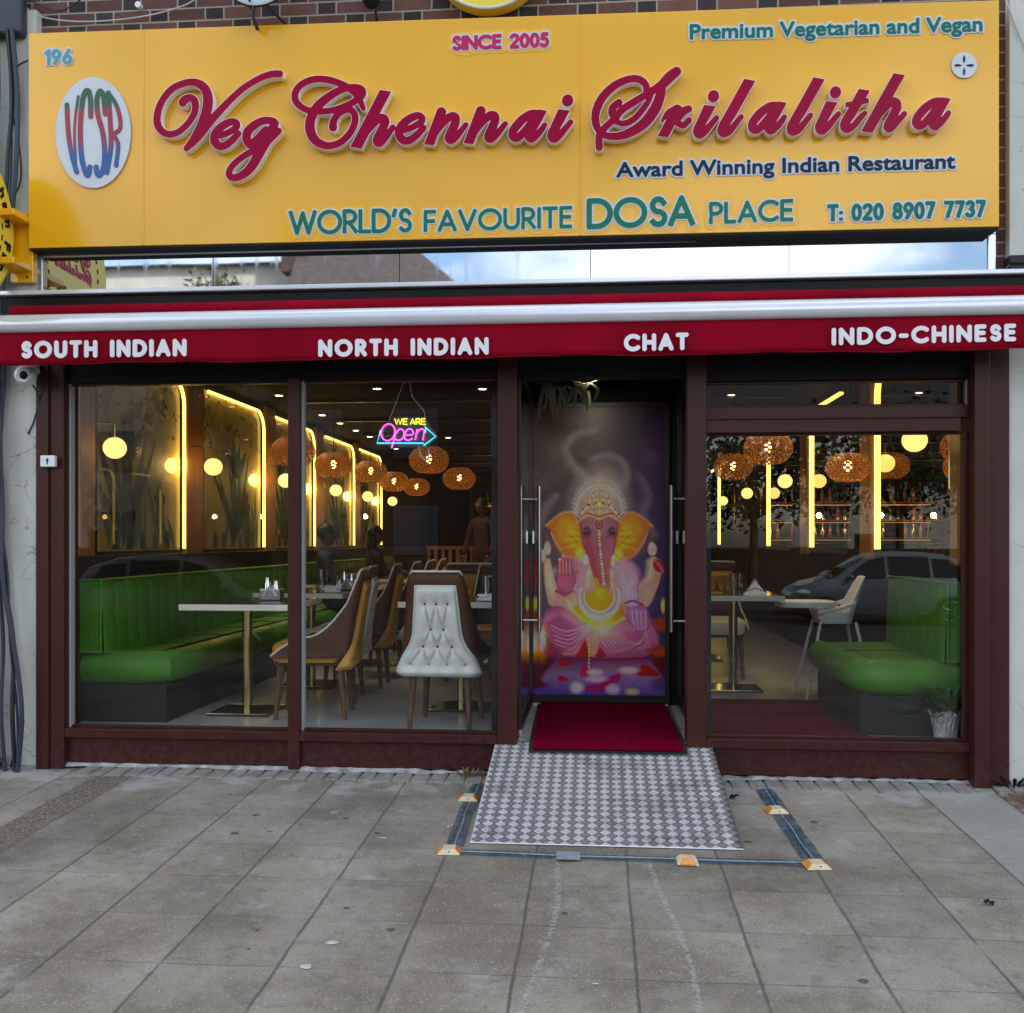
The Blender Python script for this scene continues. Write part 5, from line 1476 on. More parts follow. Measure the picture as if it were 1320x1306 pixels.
# head and trunk
blend(m_poly(A8([(470, 560), (560, 520), (640, 530), (720, 520), (800, 560), (795, 680), (770, 800), (740, 900), (730, 1040), (735, 1130), (700, 1200), (640, 1190), (610, 1100), (570, 980), (535, 840), (490, 720)]), 1.3), (156, 92, 104))
blend(m_ell(773, 676, 16, 14, .6) * .7, (172, 122, 138)); blend(m_line(A8([(530, 700), (570, 860), (600, 1000), (650, 1140)]), [3, 5, 4, 3], 3) * .6, (170, 44, 58)); blend(m_line(A8([(755, 720), (720, 860), (712, 1000)]), [3, 5, 4], 3) * .45, (188, 100, 120))
for k in range(9): blend(m_line(A8([(565 + k * 6, 860 + k * 30), (640 + k * 5, 880 + k * 30), (728 - k, 860 + k * 30)]), .5, .6) * .35, (110, 36, 56))
blend(m_line(A8([(610, 1080), (640, 1160), (700, 1180)]), 2.4, 2), (226, 150, 60))
for s_ in (-1, 1):
    ex, ey = 773 + s_ * 16.4, 590 + 668 / 6.874
    blend(m_ell(ex, ey, 6.5, 6, .6) * .7, (104, 40, 60)); blend(m_poly([(ex - 4, ey + .6), (ex, ey - 1.6), (ex + 4, ey + .6), (ex, ey + 2.6)], .7), (58, 22, 36)); blend(m_ell(ex, ey + .5, 1.9, 1.9, .3), (24, 8, 16)); blend(m_ell(ex - .6, ey - .2, .5, .5, .6) * .7, (210, 180, 190)); blend(m_line([(ex - 4.4, ey + .6), (ex, ey - 2), (ex + 4.4, ey + .6)], .5, .5), (40, 10, 24))
    blend(m_line([(ex - s_ * 5, ey - 2.2), (ex - s_ * 1, ey - 6.8), (ex + s_ * 4, ey - 4.6)], [.6, 1.2, .6], .6), (46, 14, 26))
blend(m_line([(773 + 4 * math.cos(R(a)), 590 + 592 / 6.874 + 5.5 * math.sin(R(a))) for a in range(0, 361, 20)], .7, .5), (120, 36, 44)); blend(m_ell(773, 676, 1.6, 2.4, .4), (180, 50, 50))
for k in range(17):
    x, y = 640 + (k - 3) * 3.2 * (k > 3), 650 + k * 29
    blend(m_ell(680 + x / 6.874, 590 + y / 6.874, 1.2 + .5 * (k % 3 == 1), 1.2 + .5 * (k % 3 == 1), .45), (255, 216, 160))
# crown
blend(m_poly(A8([(440, 560), (440, 470), (480, 380), (550, 270), (600, 190), (640, 120), (680, 190), (730, 270), (800, 380), (830, 470), (820, 560), (740, 510), (640, 520), (540, 510)]), 1.5), (186, 160, 140))
for k in range(26):
    a = math.pi * (k + .5) / 26; x0_, y0_ = 773 - 29 * math.cos(a), 664 - 34 * math.sin(a); x1__, y1__ = 773 - 35 * math.cos(a), 662 - 47 * math.sin(a)
    blend(m_line([(x0_, y0_), (x1__, y1__)], 1.5, 1.3) * .5, (226, 216, 210))
for j, (ry, rx, n) in enumerate(((14, 27, 19), (22, 25.5, 17), (30, 22, 14), (38, 17, 10), (46, 11, 6), (53, 6, 3))):
    for k in range(n):
        a = math.pi * (k + .5) / n; x, y = 773 - rx * math.cos(a), 672 - ry * math.sin(a) ** .8 + 2
        blend(m_ell(x, y, 1.3, 1.3, .45), (240, 208, 168) if j % 2 == 0 else (232, 224, 214))
        if j in (1, 3) and k % 2: blend(m_ell(x, y - 3.2, 1.5, 1.2, .35), (126, 14, 28))
blend(m_line(A8([(445, 570), (530, 515), (600, 520), (640, 545), (680, 520), (750, 515), (825, 570)]), 1.8, .8), (226, 168, 120))
blend(m_line(A8([(450, 545), (530, 492), (640, 520), (750, 492), (820, 545)]), .7, .5), (140, 44, 36))
blend(m_ell(773, 650, 4, 5.5, .25), (222, 196, 80)); blend(m_ell(773, 650, 1.8, 2.6, .5), (250, 240, 170)); blend(m_ell(773, 660, 1.8, 3, .4), (240, 206, 110))
# floor of petals
fl = sm01((gy - 846) / 3)
fc = np.stack([np.interp(v, [.86, .93, 1], [130, 176, 110]), np.interp(v, [.86, .93, 1], [50, 136, 84]), np.interp(v, [.86, .93, 1], [84, 190, 170])], -1)
img = img * (1 - fl[..., None]) + lin(fc * (.75 + .5 * (sw[..., None] - .5))) * fl[..., None]
blend(m_poly(B8([(0, 520), (260, 520), (130, 720), (180, 780), (0, 830)]), 4), (70, 8, 24)); blend(m_poly(B8([(1080, 500), (1220, 500), (1220, 700), (1150, 640)]), 3), (78, 8, 16)); blend(m_poly(B8([(0, 800), (1220, 850), (1220, 880), (0, 880)]), 2, False) * .55, (60, 50, 140)); blend(m_ell(856, 880, 16, 10, .6) * .8, (50, 14, 84))
blend(m_line(B8([(300, 540), (700, 548), (1080, 530)]), 1.2, 1), (120, 8, 40))
for pts, c in (([(270, 590), (300, 530), (400, 580), (340, 610)], (140, 10, 36)), ([(470, 690), (490, 590), (540, 620), (540, 700)], (160, 20, 70)), ([(260, 730), (290, 690), (370, 730), (300, 745)], (150, 16, 56)), ([(510, 820), (520, 780), (640, 760), (720, 700), (820, 670), (810, 740), (720, 770), (680, 830)], (146, 14, 86)), ([(970, 680), (1030, 590), (1140, 640), (1160, 690)], (160, 10, 26))):
    blend(m_poly(B8(pts), 1.4), c)
for x, y, rx, ry, c in ((440, 800, 8, 7, (220, 200, 206)), (600, 660, 9, 4, (226, 190, 190)), (900, 640, 12, 4, (226, 200, 190)), (760, 810, 8, 6, (222, 190, 206)), (930, 830, 8, 4.5, (196, 190, 110)), (610, 720, 13, 4, (222, 170, 196))): blend(m_ell(680 + x / 6.874, 770 + y / 6.874, rx, ry, .6) * .75, c)
for k in range(7): blend(m_ell(680 + 548 / 6.874, 770 + (420 + k * 32) / 6.874, 1.2, 1.6, .5), (255, 200, 120))
# lamps on both sides, their flames
for cx_, cy_, rx, ry in ((700, 838, 20, 8), (852, 838, 16, 7), (686, 792, 8, 6), (854, 804, 12, 8)): blend(m_ell(cx_, cy_, rx, ry, .5), (160, 60, 24))
for cx_, cy_, rx, ry in ((689, 826, 4.6, 17), (699, 826, 4.2, 17)):
    blend(m_ell(cx_, cy_, rx * 1.5, ry * 1.2, .7) * .8, (226, 150, 30)); blend(m_ell(cx_, cy_ - 2, rx, ry * .8, .6), (236, 236, 220))
for cx_, cy_ in ((690, 778), (855, 780)): blend(m_ell(cx_, cy_, 2.6, 8, .6), (250, 210, 110))
# soft modelling of the figure
for pts, w, c, k_ in (([(715, 735), (708, 752), (716, 772)], 3, (240, 200, 190), .4), ([(812, 728), (826, 748), (822, 775)], 4, (150, 84, 120), .5), ([(742, 728), (736, 752), (730, 776)], 5, (150, 84, 108), .5),
                      ([(800, 732), (806, 752), (802, 772)], 4, (232, 190, 196), .45), ([(756, 640), (773, 632), (790, 640)], 4, (236, 226, 214), .4), ([(704, 690), (716, 708), (736, 722)], 3, (150, 70, 20), .45), ([(842, 690), (830, 708), (810, 722)], 3, (150, 70, 20), .45),
                      ([(704, 842), (740, 850), (773, 850), (840, 846)], 4, (90, 22, 60), .5), ([(703, 800), (720, 790), (740, 800), (756, 812)], 3, (206, 140, 180), .5), ([(800, 812), (826, 806), (842, 820)], 5, (206, 130, 170), .4), ([(690, 812), (698, 830), (720, 842)], 6, (110, 40, 90), .5),
                      ([(760, 735), (757, 755)], 2, (250, 230, 160), .5), ([(788, 735), (790, 755)], 2, (250, 230, 160), .4), ([(724, 762), (716, 776), (720, 790)], 4, (120, 54, 84), .45), ([(832, 752), (846, 748), (852, 738)], 2.5, (120, 60, 60), .4)):
    blend(m_line(pts, w, w * 1.6) * k_, c)
for a_, b_2, c in (((735, 742), (733, 762), (120, 40, 60)), ((737.5, 740), (736, 760), (230, 150, 150)), ((740, 742), (738, 764), (120, 40, 60))): pass
def edge(pts, c, a=.5, w=.55, closed=True): blend(m_line(list(pts) + ([pts[0]] if closed else []), w, .9) * a, c)
for mir in (0, 1):
    fx_ = (lambda p: [(1276 - x, y + 6) for x, y in p]) if mir else (lambda p: p)
    edge(A8(fx_(EAR)), (96, 40, 20), .55)
    for k in range(6): blend(m_line(A8(fx_([(455 - k * 3, 640 + k * 26), (400 - k * 12, 630 + k * 34), (330 - k * 6, 610 + k * 40)])), [.9, .6, .3], .8) * .5, (250, 214, 90) if k % 2 else (150, 78, 10))
edge(A8([(470, 560), (490, 720), (535, 840), (570, 980), (610, 1100), (640, 1190), (700, 1200), (735, 1130), (730, 1040), (740, 900), (770, 800), (795, 680), (800, 560)]), (84, 24, 44), .6, .6, False)
edge(A8([(1085, 900), (1060, 1040), (985, 1130), (990, 1306)]), (130, 66, 60), .6, .6, False); edge(A8([(1200, 950), (1180, 1060), (1140, 1180), (1080, 1306)]), (130, 66, 60), .6, .6, False)
edge(A8([(215, 960), (245, 1080), (300, 1180)]), (130, 66, 60), .6, .6, False); edge(A8([(265, 1060), (262, 1130), (300, 1190), (370, 1190), (410, 1130), (420, 1060)]), (90, 30, 60), .6, .5, False)
for x in (304, 333, 363): blend(m_line(A8([(x, 900), (x + 2, 1040)]), .45, .5) * .8, (92, 26, 50))
edge(B8([(160, 130), (260, 80), (360, 110), (470, 190), (600, 260)]), (110, 40, 90), .6, .6, False); edge(B8([(1060, 140), (1120, 250), (1170, 380), (1120, 470), (1000, 530), (640, 540), (320, 520), (230, 430), (150, 330)]), (86, 18, 60), .6, .7, False)
edge(B8([(890, 60), (890, 170), (930, 240), (1000, 300), (1070, 260), (1080, 160), (1040, 70)]), (76, 30, 84), .6, .5, False)
for i in range(6):
    o = i * 30; blend(m_line(B8([(190 + o * .4, 280 + o * 1.2), (330 + o * .4, 330 + o), (480, 290 + o * .7)]), [.2, .7, .2], .6) * .7, (100, 34, 84))
for i in range(7):
    o = i * 46; blend(m_line(B8([(662 + o * .5, 330), (715 + o * .7, 430 - i * 4), (820 + o * .7, 490 - i * 12), (1080 - i * 6, 450 - i * 22)]), [.2, .6, .6, .2], .6) * .7, (104, 36, 76))
for k in range(34):
    a = math.pi * (k + .5) / 34; blend(m_ell(773 - 30.5 * math.cos(a), 662 - 37 * math.sin(a), .8, .8, .5), (255, 246, 226))
tex = vnoise(26, 31, 3); img = img * (.86 + .28 * tex)[..., None]
rad_ = np.hypot((gx - 773) / 78, (gy - 760) / 120); img = img * (1.10 - .30 * np.clip(rad_ - .55, 0, 1))[..., None]
# the light in the middle
def star(cx_, cy_, r_, amp, col): glow(amp * np.exp(-np.hypot((gx - cx_) / r_, (gy - cy_) / (r_ * .8)) ** 1.2), col)
star(773, 764, 9, .55, (236, 190, 70)); star(776, 806, 11, 1.4, (250, 230, 130)); star(752, 796, 9, .45, (230, 190, 60)); star(738, 786, 8, .35, (230, 200, 70))
for pts in ([(728, 776), (742, 790), (758, 802), (776, 806), (796, 800), (806, 792)],): blend(m_line(B8([(x_ * 1., y_ * 1.) for x_, y_ in [(350, 20), (400, 110), (500, 200), (640, 242), (740, 240), (860, 180)]]), 1.6, 1.6) * .8, (240, 214, 110))
img = np.clip(img, 0, 1) ** .88 * 1.08
img = img * np.interp(v, [0, .25, .42, .62, 1], [.62, .85, 1.15, 1.55, 1.45])[..., None]  # top darkened and foot brightened in colour, to offset the lobby lamp's falloff
img = np.clip(img.mean(2, keepdims=True) * -.22 + img * 1.22, 0, 1)
me = bpy.data.meshes.new('print')
xs2 = np.linspace(X0, X1_, PW); zs2 = np.linspace(Z1, Z0, PH)
vx, vz = np.meshgrid(xs2, zs2)
co_ = np.stack([vx.ravel() - (X0 + X1_) / 2, np.full(vx.size, -.0), vz.ravel() - Z0], 1)
idx = np.arange(PW * PH).reshape(PH, PW)
fq = np.stack([idx[:-1, :-1].ravel(), idx[1:, :-1].ravel(), idx[1:, 1:].ravel(), idx[:-1, 1:].ravel()], 1)
me.vertices.add(len(co_)); me.vertices.foreach_set('co', co_.ravel())
me.loops.add(fq.size); me.loops.foreach_set('vertex_index', fq.ravel())
me.polygons.add(len(fq)); me.polygons.foreach_set('loop_start', np.arange(0, fq.size, 4)); me.polygons.foreach_set('loop_total', np.full(len(fq), 4))
me.update(); me.validate()
ca = me.color_attributes.new('print', 'FLOAT_COLOR', 'POINT')
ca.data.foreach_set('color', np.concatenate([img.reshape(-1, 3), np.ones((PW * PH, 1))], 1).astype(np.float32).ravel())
m, N, L, bs = nmat('poster_print')
vc = N.new('ShaderNodeVertexColor'); vc.layer_name = 'print'
L.new(vc.outputs[0], bs.inputs['Base Color']); bs.inputs['Roughness'].default_value = .35; bs.inputs['Specular IOR Level'].default_value = .3
me.materials.append(m)
po = thing('poster', 'tall printed door poster of a seated elephant-headed deity with golden ears', 'poster', ((X0 + X1_) / 2, 1.315, Z0))
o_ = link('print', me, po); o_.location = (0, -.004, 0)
b = MB(); b.box(X0, X1_, 1.3125, 1.327, Z0, Z1); b.build('board', 'near_black', po)
b = MB(); b.box(X0 - .03, X0, 1.30, 1.33, Z0 - .05, Z1 + .03); b.box(X1_, X1_ + .03, 1.30, 1.33, Z0 - .05, Z1 + .03); b.box(X0, X1_, 1.30, 1.33, Z1, Z1 + .03); b.box(X0, X1_, 1.30, 1.33, Z0 - .05, Z0); b.build('frame', 'black_frame', po)
# downlight and mango-leaf garland in the lobby
emat('downlight_glow', (1, .80, .52), 6)
pmat('leaf_dull', (.075, .078, .03), rough=.6, var=.4, vscale=20)
c0 = onz(757, 495, 2.425)
c0.y = .75; c0.x = -.02
t = thing('downlight', 'round downlight in the dark lobby ceiling above the poster', 'light', (c0.x, c0.y, 2.42))
b = MB(); b.lathe([(.038, 0), (.038, .01)], (c0.x, c0.y, 2.425), 20); b.build('lens', 'downlight_glow', t)
b = MB(); b.tube([(c0.x + .042 * math.cos(6.283 * i / 20), c0.y + .042 * math.sin(6.283 * i / 20), 2.43) for i in range(20)], .006, 6, closed=True); b.build('ring', 'silver', t, smooth=True)
ld = bpy.data.lights.new('lobby_lamp', 'SPOT'); ld.energy = 4; ld.spot_size = R(120); ld.spot_blend = .8; ld.color = (1, .86, .68); ld.shadow_soft_size = .04
lo = bpy.data.objects.new('lamp_light', ld); COL.objects.link(lo); lo.parent = t; lo.location = (0, -.35, -.02); lo.rotation_euler = (R(34), 0, 0)
ga = thing('leaf_garland', 'drooping dry leaf garland hung across the top of the doorway', 'garland', (-.25, .4, 2.3))
rr = random.Random(4)
b = MB(); cord_ = [at(690 + 8 * i, 492 + 3 * math.sin(i), .42) for i in range(11)]; b.tube(cord_, .004, 6); b.build('string', 'leaf_dull', ga)
b = MB()
for i in range(15):
    p = at(694 + i * 5.0, 494 + rr.uniform(-3, 3), .42 + rr.uniform(-.02, .02)); w = rr.choice([-1, 1]); l = rr.uniform(.10, .26)
    pth = [p, p + Vector((w * .03, -.02, -.02)), p + Vector((w * .055, -.03, -l * .5)), p + Vector((w * rr.uniform(.03, .08), -.03, -l))]
    C_ = catmull(pth, 4)
    for k in range(len(C_) - 1):
        q = .010 * math.sin(math.pi * (k + .5) / len(C_)) + .002
        a_, c_ = Vector(C_[k]), Vector(C_[k + 1]); b.quad(a_ - Vector((q, 0, 0)), a_ + Vector((q, 0, 0)), c_ + Vector((q, .004, 0)), c_ - Vector((q, -.004, 0)))
p = at(752, 515, .42); b.prism([(p.x - .03, p.z + .06), (p.x + .04, p.z + .05), (p.x + .05, p.z - .02), (p.x + .02, p.z - .10), (p.x, p.z - .02)], .42, .424)
b.build('leaves', 'leaf_dull', ga, fix=False)
# ------------------------------------------------------------------ inside the restaurant: walls, lamps
emat('led_glow', (1, .70, .14), 1.0)
emat('globe_glow', (1, .66, .19), .50)
emat('globe_dim', (1, .60, .22), 1.0)
emat('spot_glow', (1, .82, .55), 4)
emat('bulb_glow', (1, .62, .20), 4)
emat('neon_yellow', (1, .85, .03), .6)
emat('neon_pink', (1, .10, .80), .65)
emat('neon_cyan', (.05, .60, .8), .55)
pmat('brass', (.62, .45, .20), rough=.22, metal=1, var=.06)
pmat('mural_paper', (.46, .32, .085), rough=.6, var=.35, vscale=3)
pmat('mural_dark', (.055, .085, .030), rough=.7, var=.5, vscale=9)
pmat('mural_green', (.11, .16, .045), rough=.7, var=.4, vscale=6)
pmat('mural_red', (.28, .035, .02), rough=.7, var=.3)
pmat('mural_ink', (.10, .06, .035), rough=.7, var=.3)
pmat('green_leather', (.055, .20, .012), rough=.5, spec=.3, var=.12, vscale=4, bump=.42, bscale=7, rvar=.14)
pmat('seam_green', (.022, .085, .006), rough=.6, spec=.2)
pmat('plinth_dark', (.020, .017, .018), rough=.6, spec=.25, var=.15)
pmat('white_leather', (.66, .66, .62), rough=.4, var=.05, bump=.06, bscale=220)
pmat('mustard_leather', (.52, .245, .035), rough=.42, var=.14, vscale=6, bump=.06, bscale=220)
pmat('brown_leather', (.075, .026, .010), rough=.5, spec=.25, var=.15, vscale=7, bump=.05, bscale=220)
pmat('cream_piping', (.62, .55, .46), rough=.5)
pmat('table_cream', (.66, .62, .50), rough=.3, var=.05)
pmat('table_dark', (.035, .030, .026), rough=.10, var=.2)
pmat('steel', (.60, .61, .62), rough=.18, metal=1, var=.05)
pmat('napkin', (.78, .80, .82), rough=.8, var=.04)
pmat('white_moulded', (.90, .88, .84), rough=.35, var=.03)
pmat('plant_leaf', (.035, .13, .025), rough=.4, var=.4, vscale=25)
pmat('pot_wrap', (.42, .40, .40), rough=.12, var=.35, vscale=40, bump=.8, bscale=30, coat=.6)
glass_mat('clear_glass', tint=(.86, .88, .88), k=2.2)
glass_mat('mirror_panel', tint=(.06, .05, .04), k=14, refl=(.9, .8, .62))
glass_mat('picture_glass', tint=(.95, .95, .93), k=.4)

def rattan_mat():
    m, N, L, b = nmat('rattan_weave')
    co, sp = coords(N, L)
    an = math_(N, L, 'ARCTAN2', sp[1], sp[0])
    a = math_(N, L, 'SINE', math_(N, L, 'MULTIPLY', an, 20.)); z = math_(N, L, 'SINE', math_(N, L, 'MULTIPLY', sp[2], 170.))
    n = node(N, 'ShaderNodeTexNoise', Scale=30., Detail=3.); L.new(co, n.inputs['Vector'])
    w = math_(N, L, 'ADD', math_(N, L, 'MULTIPLY', a, z), math_(N, L, 'MULTIPLY_ADD', n.outputs['Fac'], .8, -.4))
    hole = math_(N, L, 'GREATER_THAN', w, .25)
    col = mixc_(N, L, smooth_(N, L, w, -.9, .5), (.05, .016, .004), (.42, .18, .04))
    L.new(col, b.inputs['Base Color']); b.inputs['Roughness'].default_value = .7
    tl = N.new('ShaderNodeBsdfTranslucent'); tl.inputs[0].default_value = (.62, .27, .05, 1)
    m1 = N.new('ShaderNodeMixShader'); m1.inputs[0].default_value = .45; L.new(b.outputs[0], m1.inputs[1]); L.new(tl.outputs[0], m1.inputs[2])
    tr = N.new('ShaderNodeBsdfTransparent')
    m2 = N.new('ShaderNodeMixShader'); L.new(math_(N, L, 'MULTIPLY', hole, .8), m2.inputs[0]); L.new(m1.outputs[0], m2.inputs[1]); L.new(tr.outputs[0], m2.inputs[2])
    L.new(m2.outputs[0], N['Material Output'].inputs[0])
rattan_mat()
def lamp(name, parent, kind, energy, loc, col=(1, .72, .38), size=.05, rot=None, spot=100):
    l = bpy.data.lights.new(name, kind); l.energy = energy; l.color = col; l.shadow_soft_size = size
    if kind == 'SPOT': l.spot_size = R(spot); l.spot_blend = .7
    o = bpy.data.objects.new('lamp_light', l); COL.objects.link(o); o.parent = parent; o.location = loc
    if rot: o.rotation_euler = rot
    return o

# wooden posts and the lit arched panels, left wall
def wall_post(x0, x1, y0, y1, label):
    b = MB(); b.box(x0, x1, y0, y1, 1.2, 2.77); return put(b.build('wooden_post', 'amber_wood', bevel=.02), label, 'post', 'amber posts between the wall panels')
for i, (a, c, l) in enumerate(((.70, .92, 'amber wooden post at the near end of the left wall, by the window'), (2.47, 2.84, 'amber wooden post between the first and second left murals'), (4.52, 4.85, 'amber wooden post behind the second left mural'), (6.42, 6.75, 'amber wooden post between third and fourth left murals'), (8.42, 8.75, 'amber wooden post between fourth and fifth left murals'))):
    wall_post(XL, XL + .05, a, c, l)
def leaf_poly(x, z, ang, l, w, n=7):
    ca, sa = math.cos(ang), math.sin(ang); P = []
    for s_ in (1, -1):
        rng_ = range(n + 1) if s_ == 1 else range(n - 1, 0, -1)
        for k in rng_:
            t = k / n; r_ = w * math.sin(math.pi * t ** .8) * s_; u_ = l * t; bend = .12 * l * t * t
            P.append((x + ca * u_ - sa * (r_ + bend), z + sa * u_ + ca * (r_ + bend)))
    return P
def arch_panel(side, y0, y1, label, seed, mural=True):
    """lit arch: LED tube along the top and down the far side"""
    X = XL if side < 0 else XR
    d = -side    # into the room
    t = thing('arched_panel', label, 'wall panel', (X, (y0 + y1) / 2, 1.28), 'lit arched panels along the walls')
    z0, z1, r = 1.285, 2.70, .20
    xin = X + d * .012
    rr = random.Random(seed)
    b = MB(); b.box(min(X + d * .002, xin), max(X + d * .002, xin), y0, y1, z0 - .01, z1)
    b.build('backing', 'mural_paper' if mural else 'mirror_panel', t)
    if mural:
        def leaves(mat, items):
            b = MB(); k = 0
            for P in items:
                k += 1; b.prism([(min(max(u, y0 + .01), y1 - .02), min(max(w, z0), z1 - .02)) for u, w in P], xin + d * (.0005 + .0002 * (k % 7)), xin + d * (.0012 + .0002 * (k % 7)), 'x')
            b.build('print', mat, t)
        yc = y0 + (y1 - y0) * (.30 if seed % 2 else .52)
        L1 = [leaf_poly(yc + rr.uniform(-.05, .05), 1.30 + rr.uniform(0, .1), R(90 + a), rr.uniform(.55, 1.05), rr.uniform(.035, .07)) for a in (-42, -28, -14, 0, 12, 24, 38)]
        L1 += [leaf_poly(yc + .02, 1.95, R(90 + a), rr.uniform(.35, .5), .06) for a in (-50, -20, 8, 40)]
        leaves('mural_dark', L1)
        leaves('mural_green', [leaf_poly(rr.uniform(y0 + .1, y1 - .1), 1.29, R(rr.uniform(60, 120)), rr.uniform(.25, .6), rr.uniform(.02, .045)) for _ in range(13)])
        leaves('mural_dark', [leaf_poly(rr.uniform(y0, y1), rr.uniform(2.2, 2.68), R(rr.uniform(190, 350)), rr.uniform(.03, .08), .012) for _ in range(46)])
        ym = y0 + (y1 - y0) * .72
        leaves('mural_ink', [[(ym - .09, 1.42), (ym, 1.36), (ym + .09, 1.42), (ym + .07, 1.62), (ym + .11, 1.70), (ym + .04, 1.74), (ym, 1.86), (ym - .04, 1.74), (ym - .11, 1.70), (ym - .07, 1.62)]] + [[(y0 + .2 + .22 * k, 1.29), (y0 + .3 + .22 * k, 1.29), (y0 + .3 + .22 * k, 1.40), (y0 + .25 + .22 * k, 1.44), (y0 + .2 + .22 * k, 1.40)] for k in range(5)])
        if seed == 2:
            yr = y1 - .62; leaves('mural_red', [[(yr - .16, 1.50), (yr + .18, 1.48), (yr + .14, 1.62), (yr + .05, 1.78), (yr + .03, 1.95), (yr - .03, 1.95), (yr - .05, 1.78), (yr - .14, 1.66)]])
        b = MB(); b.quad((xin + d * .012, y0, z0), (xin + d * .012, y1, z0), (xin + d * .012, y1, z1), (xin + d * .012, y0, z1)); b.build('cover_glass', 'picture_glass', t, fix=False)
    xl = X + d * (.05 if mural else .022)
    path = [(xl, y0, z1 - .02)] if mural else [(xl, max(y0, y1 - 1.25), z1 - .02)]
    path += [(xl, y1 - r, z1 - .02)] + [(xl, y1 - r + r * math.sin(R(a)), z1 - .02 - r + r * math.cos(R(a))) for a in (15, 30, 45, 60, 75, 90)] + [(xl, y1, z0)]
    b = MB(); b.tube(path, .015, 8); b.build('led_tube', 'led_glow', t, smooth=True)
    if mural:
        for yy, zz, pw in ((y1 - .03, 1.98, 1.9),): lamp('strip', t, 'POINT', pw * .8, (d * .08, yy - (y0 + y1) / 2, zz - 1.28), col=(1, .70, .20), size=.07)
    b = MB(); b.box(min(X, X + d * .035), max(X, X + d * .035), y0, y1, z0 - .05, z0 - .012); b.build('rail', 'dark_wood', t)
    return t
for i, y1_ in enumerate((2.41, 4.44, 6.32, 8.33, 10.15)):
    arch_panel(-1, y1_ - (1.38 if i == 0 else 1.5), y1_, ('first mural panel with a yellow light tube, nearest the left window', 'second mural panel with a red figure low in its painting', 'third mural panel along the left wall, half behind the mullion', 'fourth mural panel on the left wall, beyond the rattan shades', 'fifth and last lit mural panel on the left wall')[i], i + 1)
for i, y1_ in enumerate((2.34, 4.77, 7.38, 12.64, 14.7)):
    arch_panel(1, y1_ - 1.6, y1_, ('nearest lit mirror panel on the right wall', 'second lit mirror panel on the right wall', 'third lit mirror panel on the right wall', 'fourth lit mirror panel, far down the right wall', 'last lit mirror panel at the far right end')[i], i + 1, False)
for a, c, l in ((.35, .62, 'amber wooden post at the near end of the right wall'), (2.42, 2.75, 'amber wooden post between first and second right mirrors'), (4.85, 5.2, 'amber wooden post between second and third right mirrors')):
    wall_post(XR - .05, XR, a, c, l)

# globe wall lamps
def globe(side, y, z, label, light=1.6, dim=False):
    X = XL if side < 0 else XR; d = -side; x = X + d * .19
    t = thing('wall_lamp', label, 'wall lamp', (x, y, z - .075), 'globe wall lamps')
    b = MB(); b.ell((x, y, z), (.078, .078, .074), 24, 14); b.build('globe', 'globe_glow', t, smooth=True)
    b = MB(); b.tube([(x, y, z + .07), (x, y, z + .16)], .005, 6); b.tube([(x, y, z + .16), (x, y - .0, z + .165), (X + d * .03, y - .16, z + .165)], .005, 6); b.tube([(X + d * .03, y - .16, z + .17), (X + d * .03, y - .16, z - .32)], .006, 6); b.lathe([(.02, .06), (.02, .08)], (x, y, z), 10)
    b.build('arm', 'brass', t, smooth=True)
    b = MB(); b.box(min(X, X + d * .03), max(X, X + d * .03), y - .19, y - .13, z - .05, z + .09); b.build('wall_plate', 'brass', t, bevel=.006)
    return t
lab = ['glowing globe wall lamp nearest the left window, over the green bench', 'globe wall lamp in front of the second left mural', 'globe wall lamp beside the left mullion, third along', 'fourth globe wall lamp along the left wall', 'fifth globe wall lamp along the left wall', 'last globe wall lamp on the left wall, smallest']
for (px, py), l in zip(((148, 576), (275, 600), (368, 622), (433, 635), (474, 643), (506, 649)), lab):
    p = onx(px, py, XL + .19); globe(-1, p.y, 1.99, l)
lab = ['large globe wall lamp at the top right of the right window', 'globe wall lamp before the second right mirror', 'globe wall lamp before the third right mirror', 'small globe wall lamp far along the right wall', 'smallest globe wall lamp at the far right end']
for (px, py), l in zip(((1179, 570), (1084, 597), (1012, 618), (963, 632), (932, 642)), lab):
    p = onx(px, py, XR - .19); globe(1, p.y, 1.99, l)

# rattan shades
def pendant(px, py, X, label, rad=.20):
    p = onx(px, py, X)
    t = thing('rattan_pendant', label, 'pendant lamp', (p.x, p.y, p.z), 'woven rattan pendant lamps')
    prof = []
    for k in range(15):
        a = math.pi * (.12 + .76 * k / 14); prof.append((rad * math.sin(a) ** .8, -.70 * rad * math.cos(a)))
    b = MB(); b.lathe(prof, p, 36, caps=False); b.build('shade', 'rattan_weave', t, smooth=True, fix=False)
    b = MB(); b.tube([(p.x, p.y, p.z + .06), (p.x, p.y, CZ)], .005, 6); b.lathe([(.02, .05), (.02, .11)], p, 10); b.build('cord', 'near_black', t)
    b = MB(); b.ell((p.x, p.y, p.z + .01), (.028, .028, .045), 14, 10); b.build('bulb', 'bulb_glow', t, smooth=True)
    lamp('pendant', t, 'POINT', 2.2, (0, 0, .01), col=(1, .62, .25), size=.03)
    return t
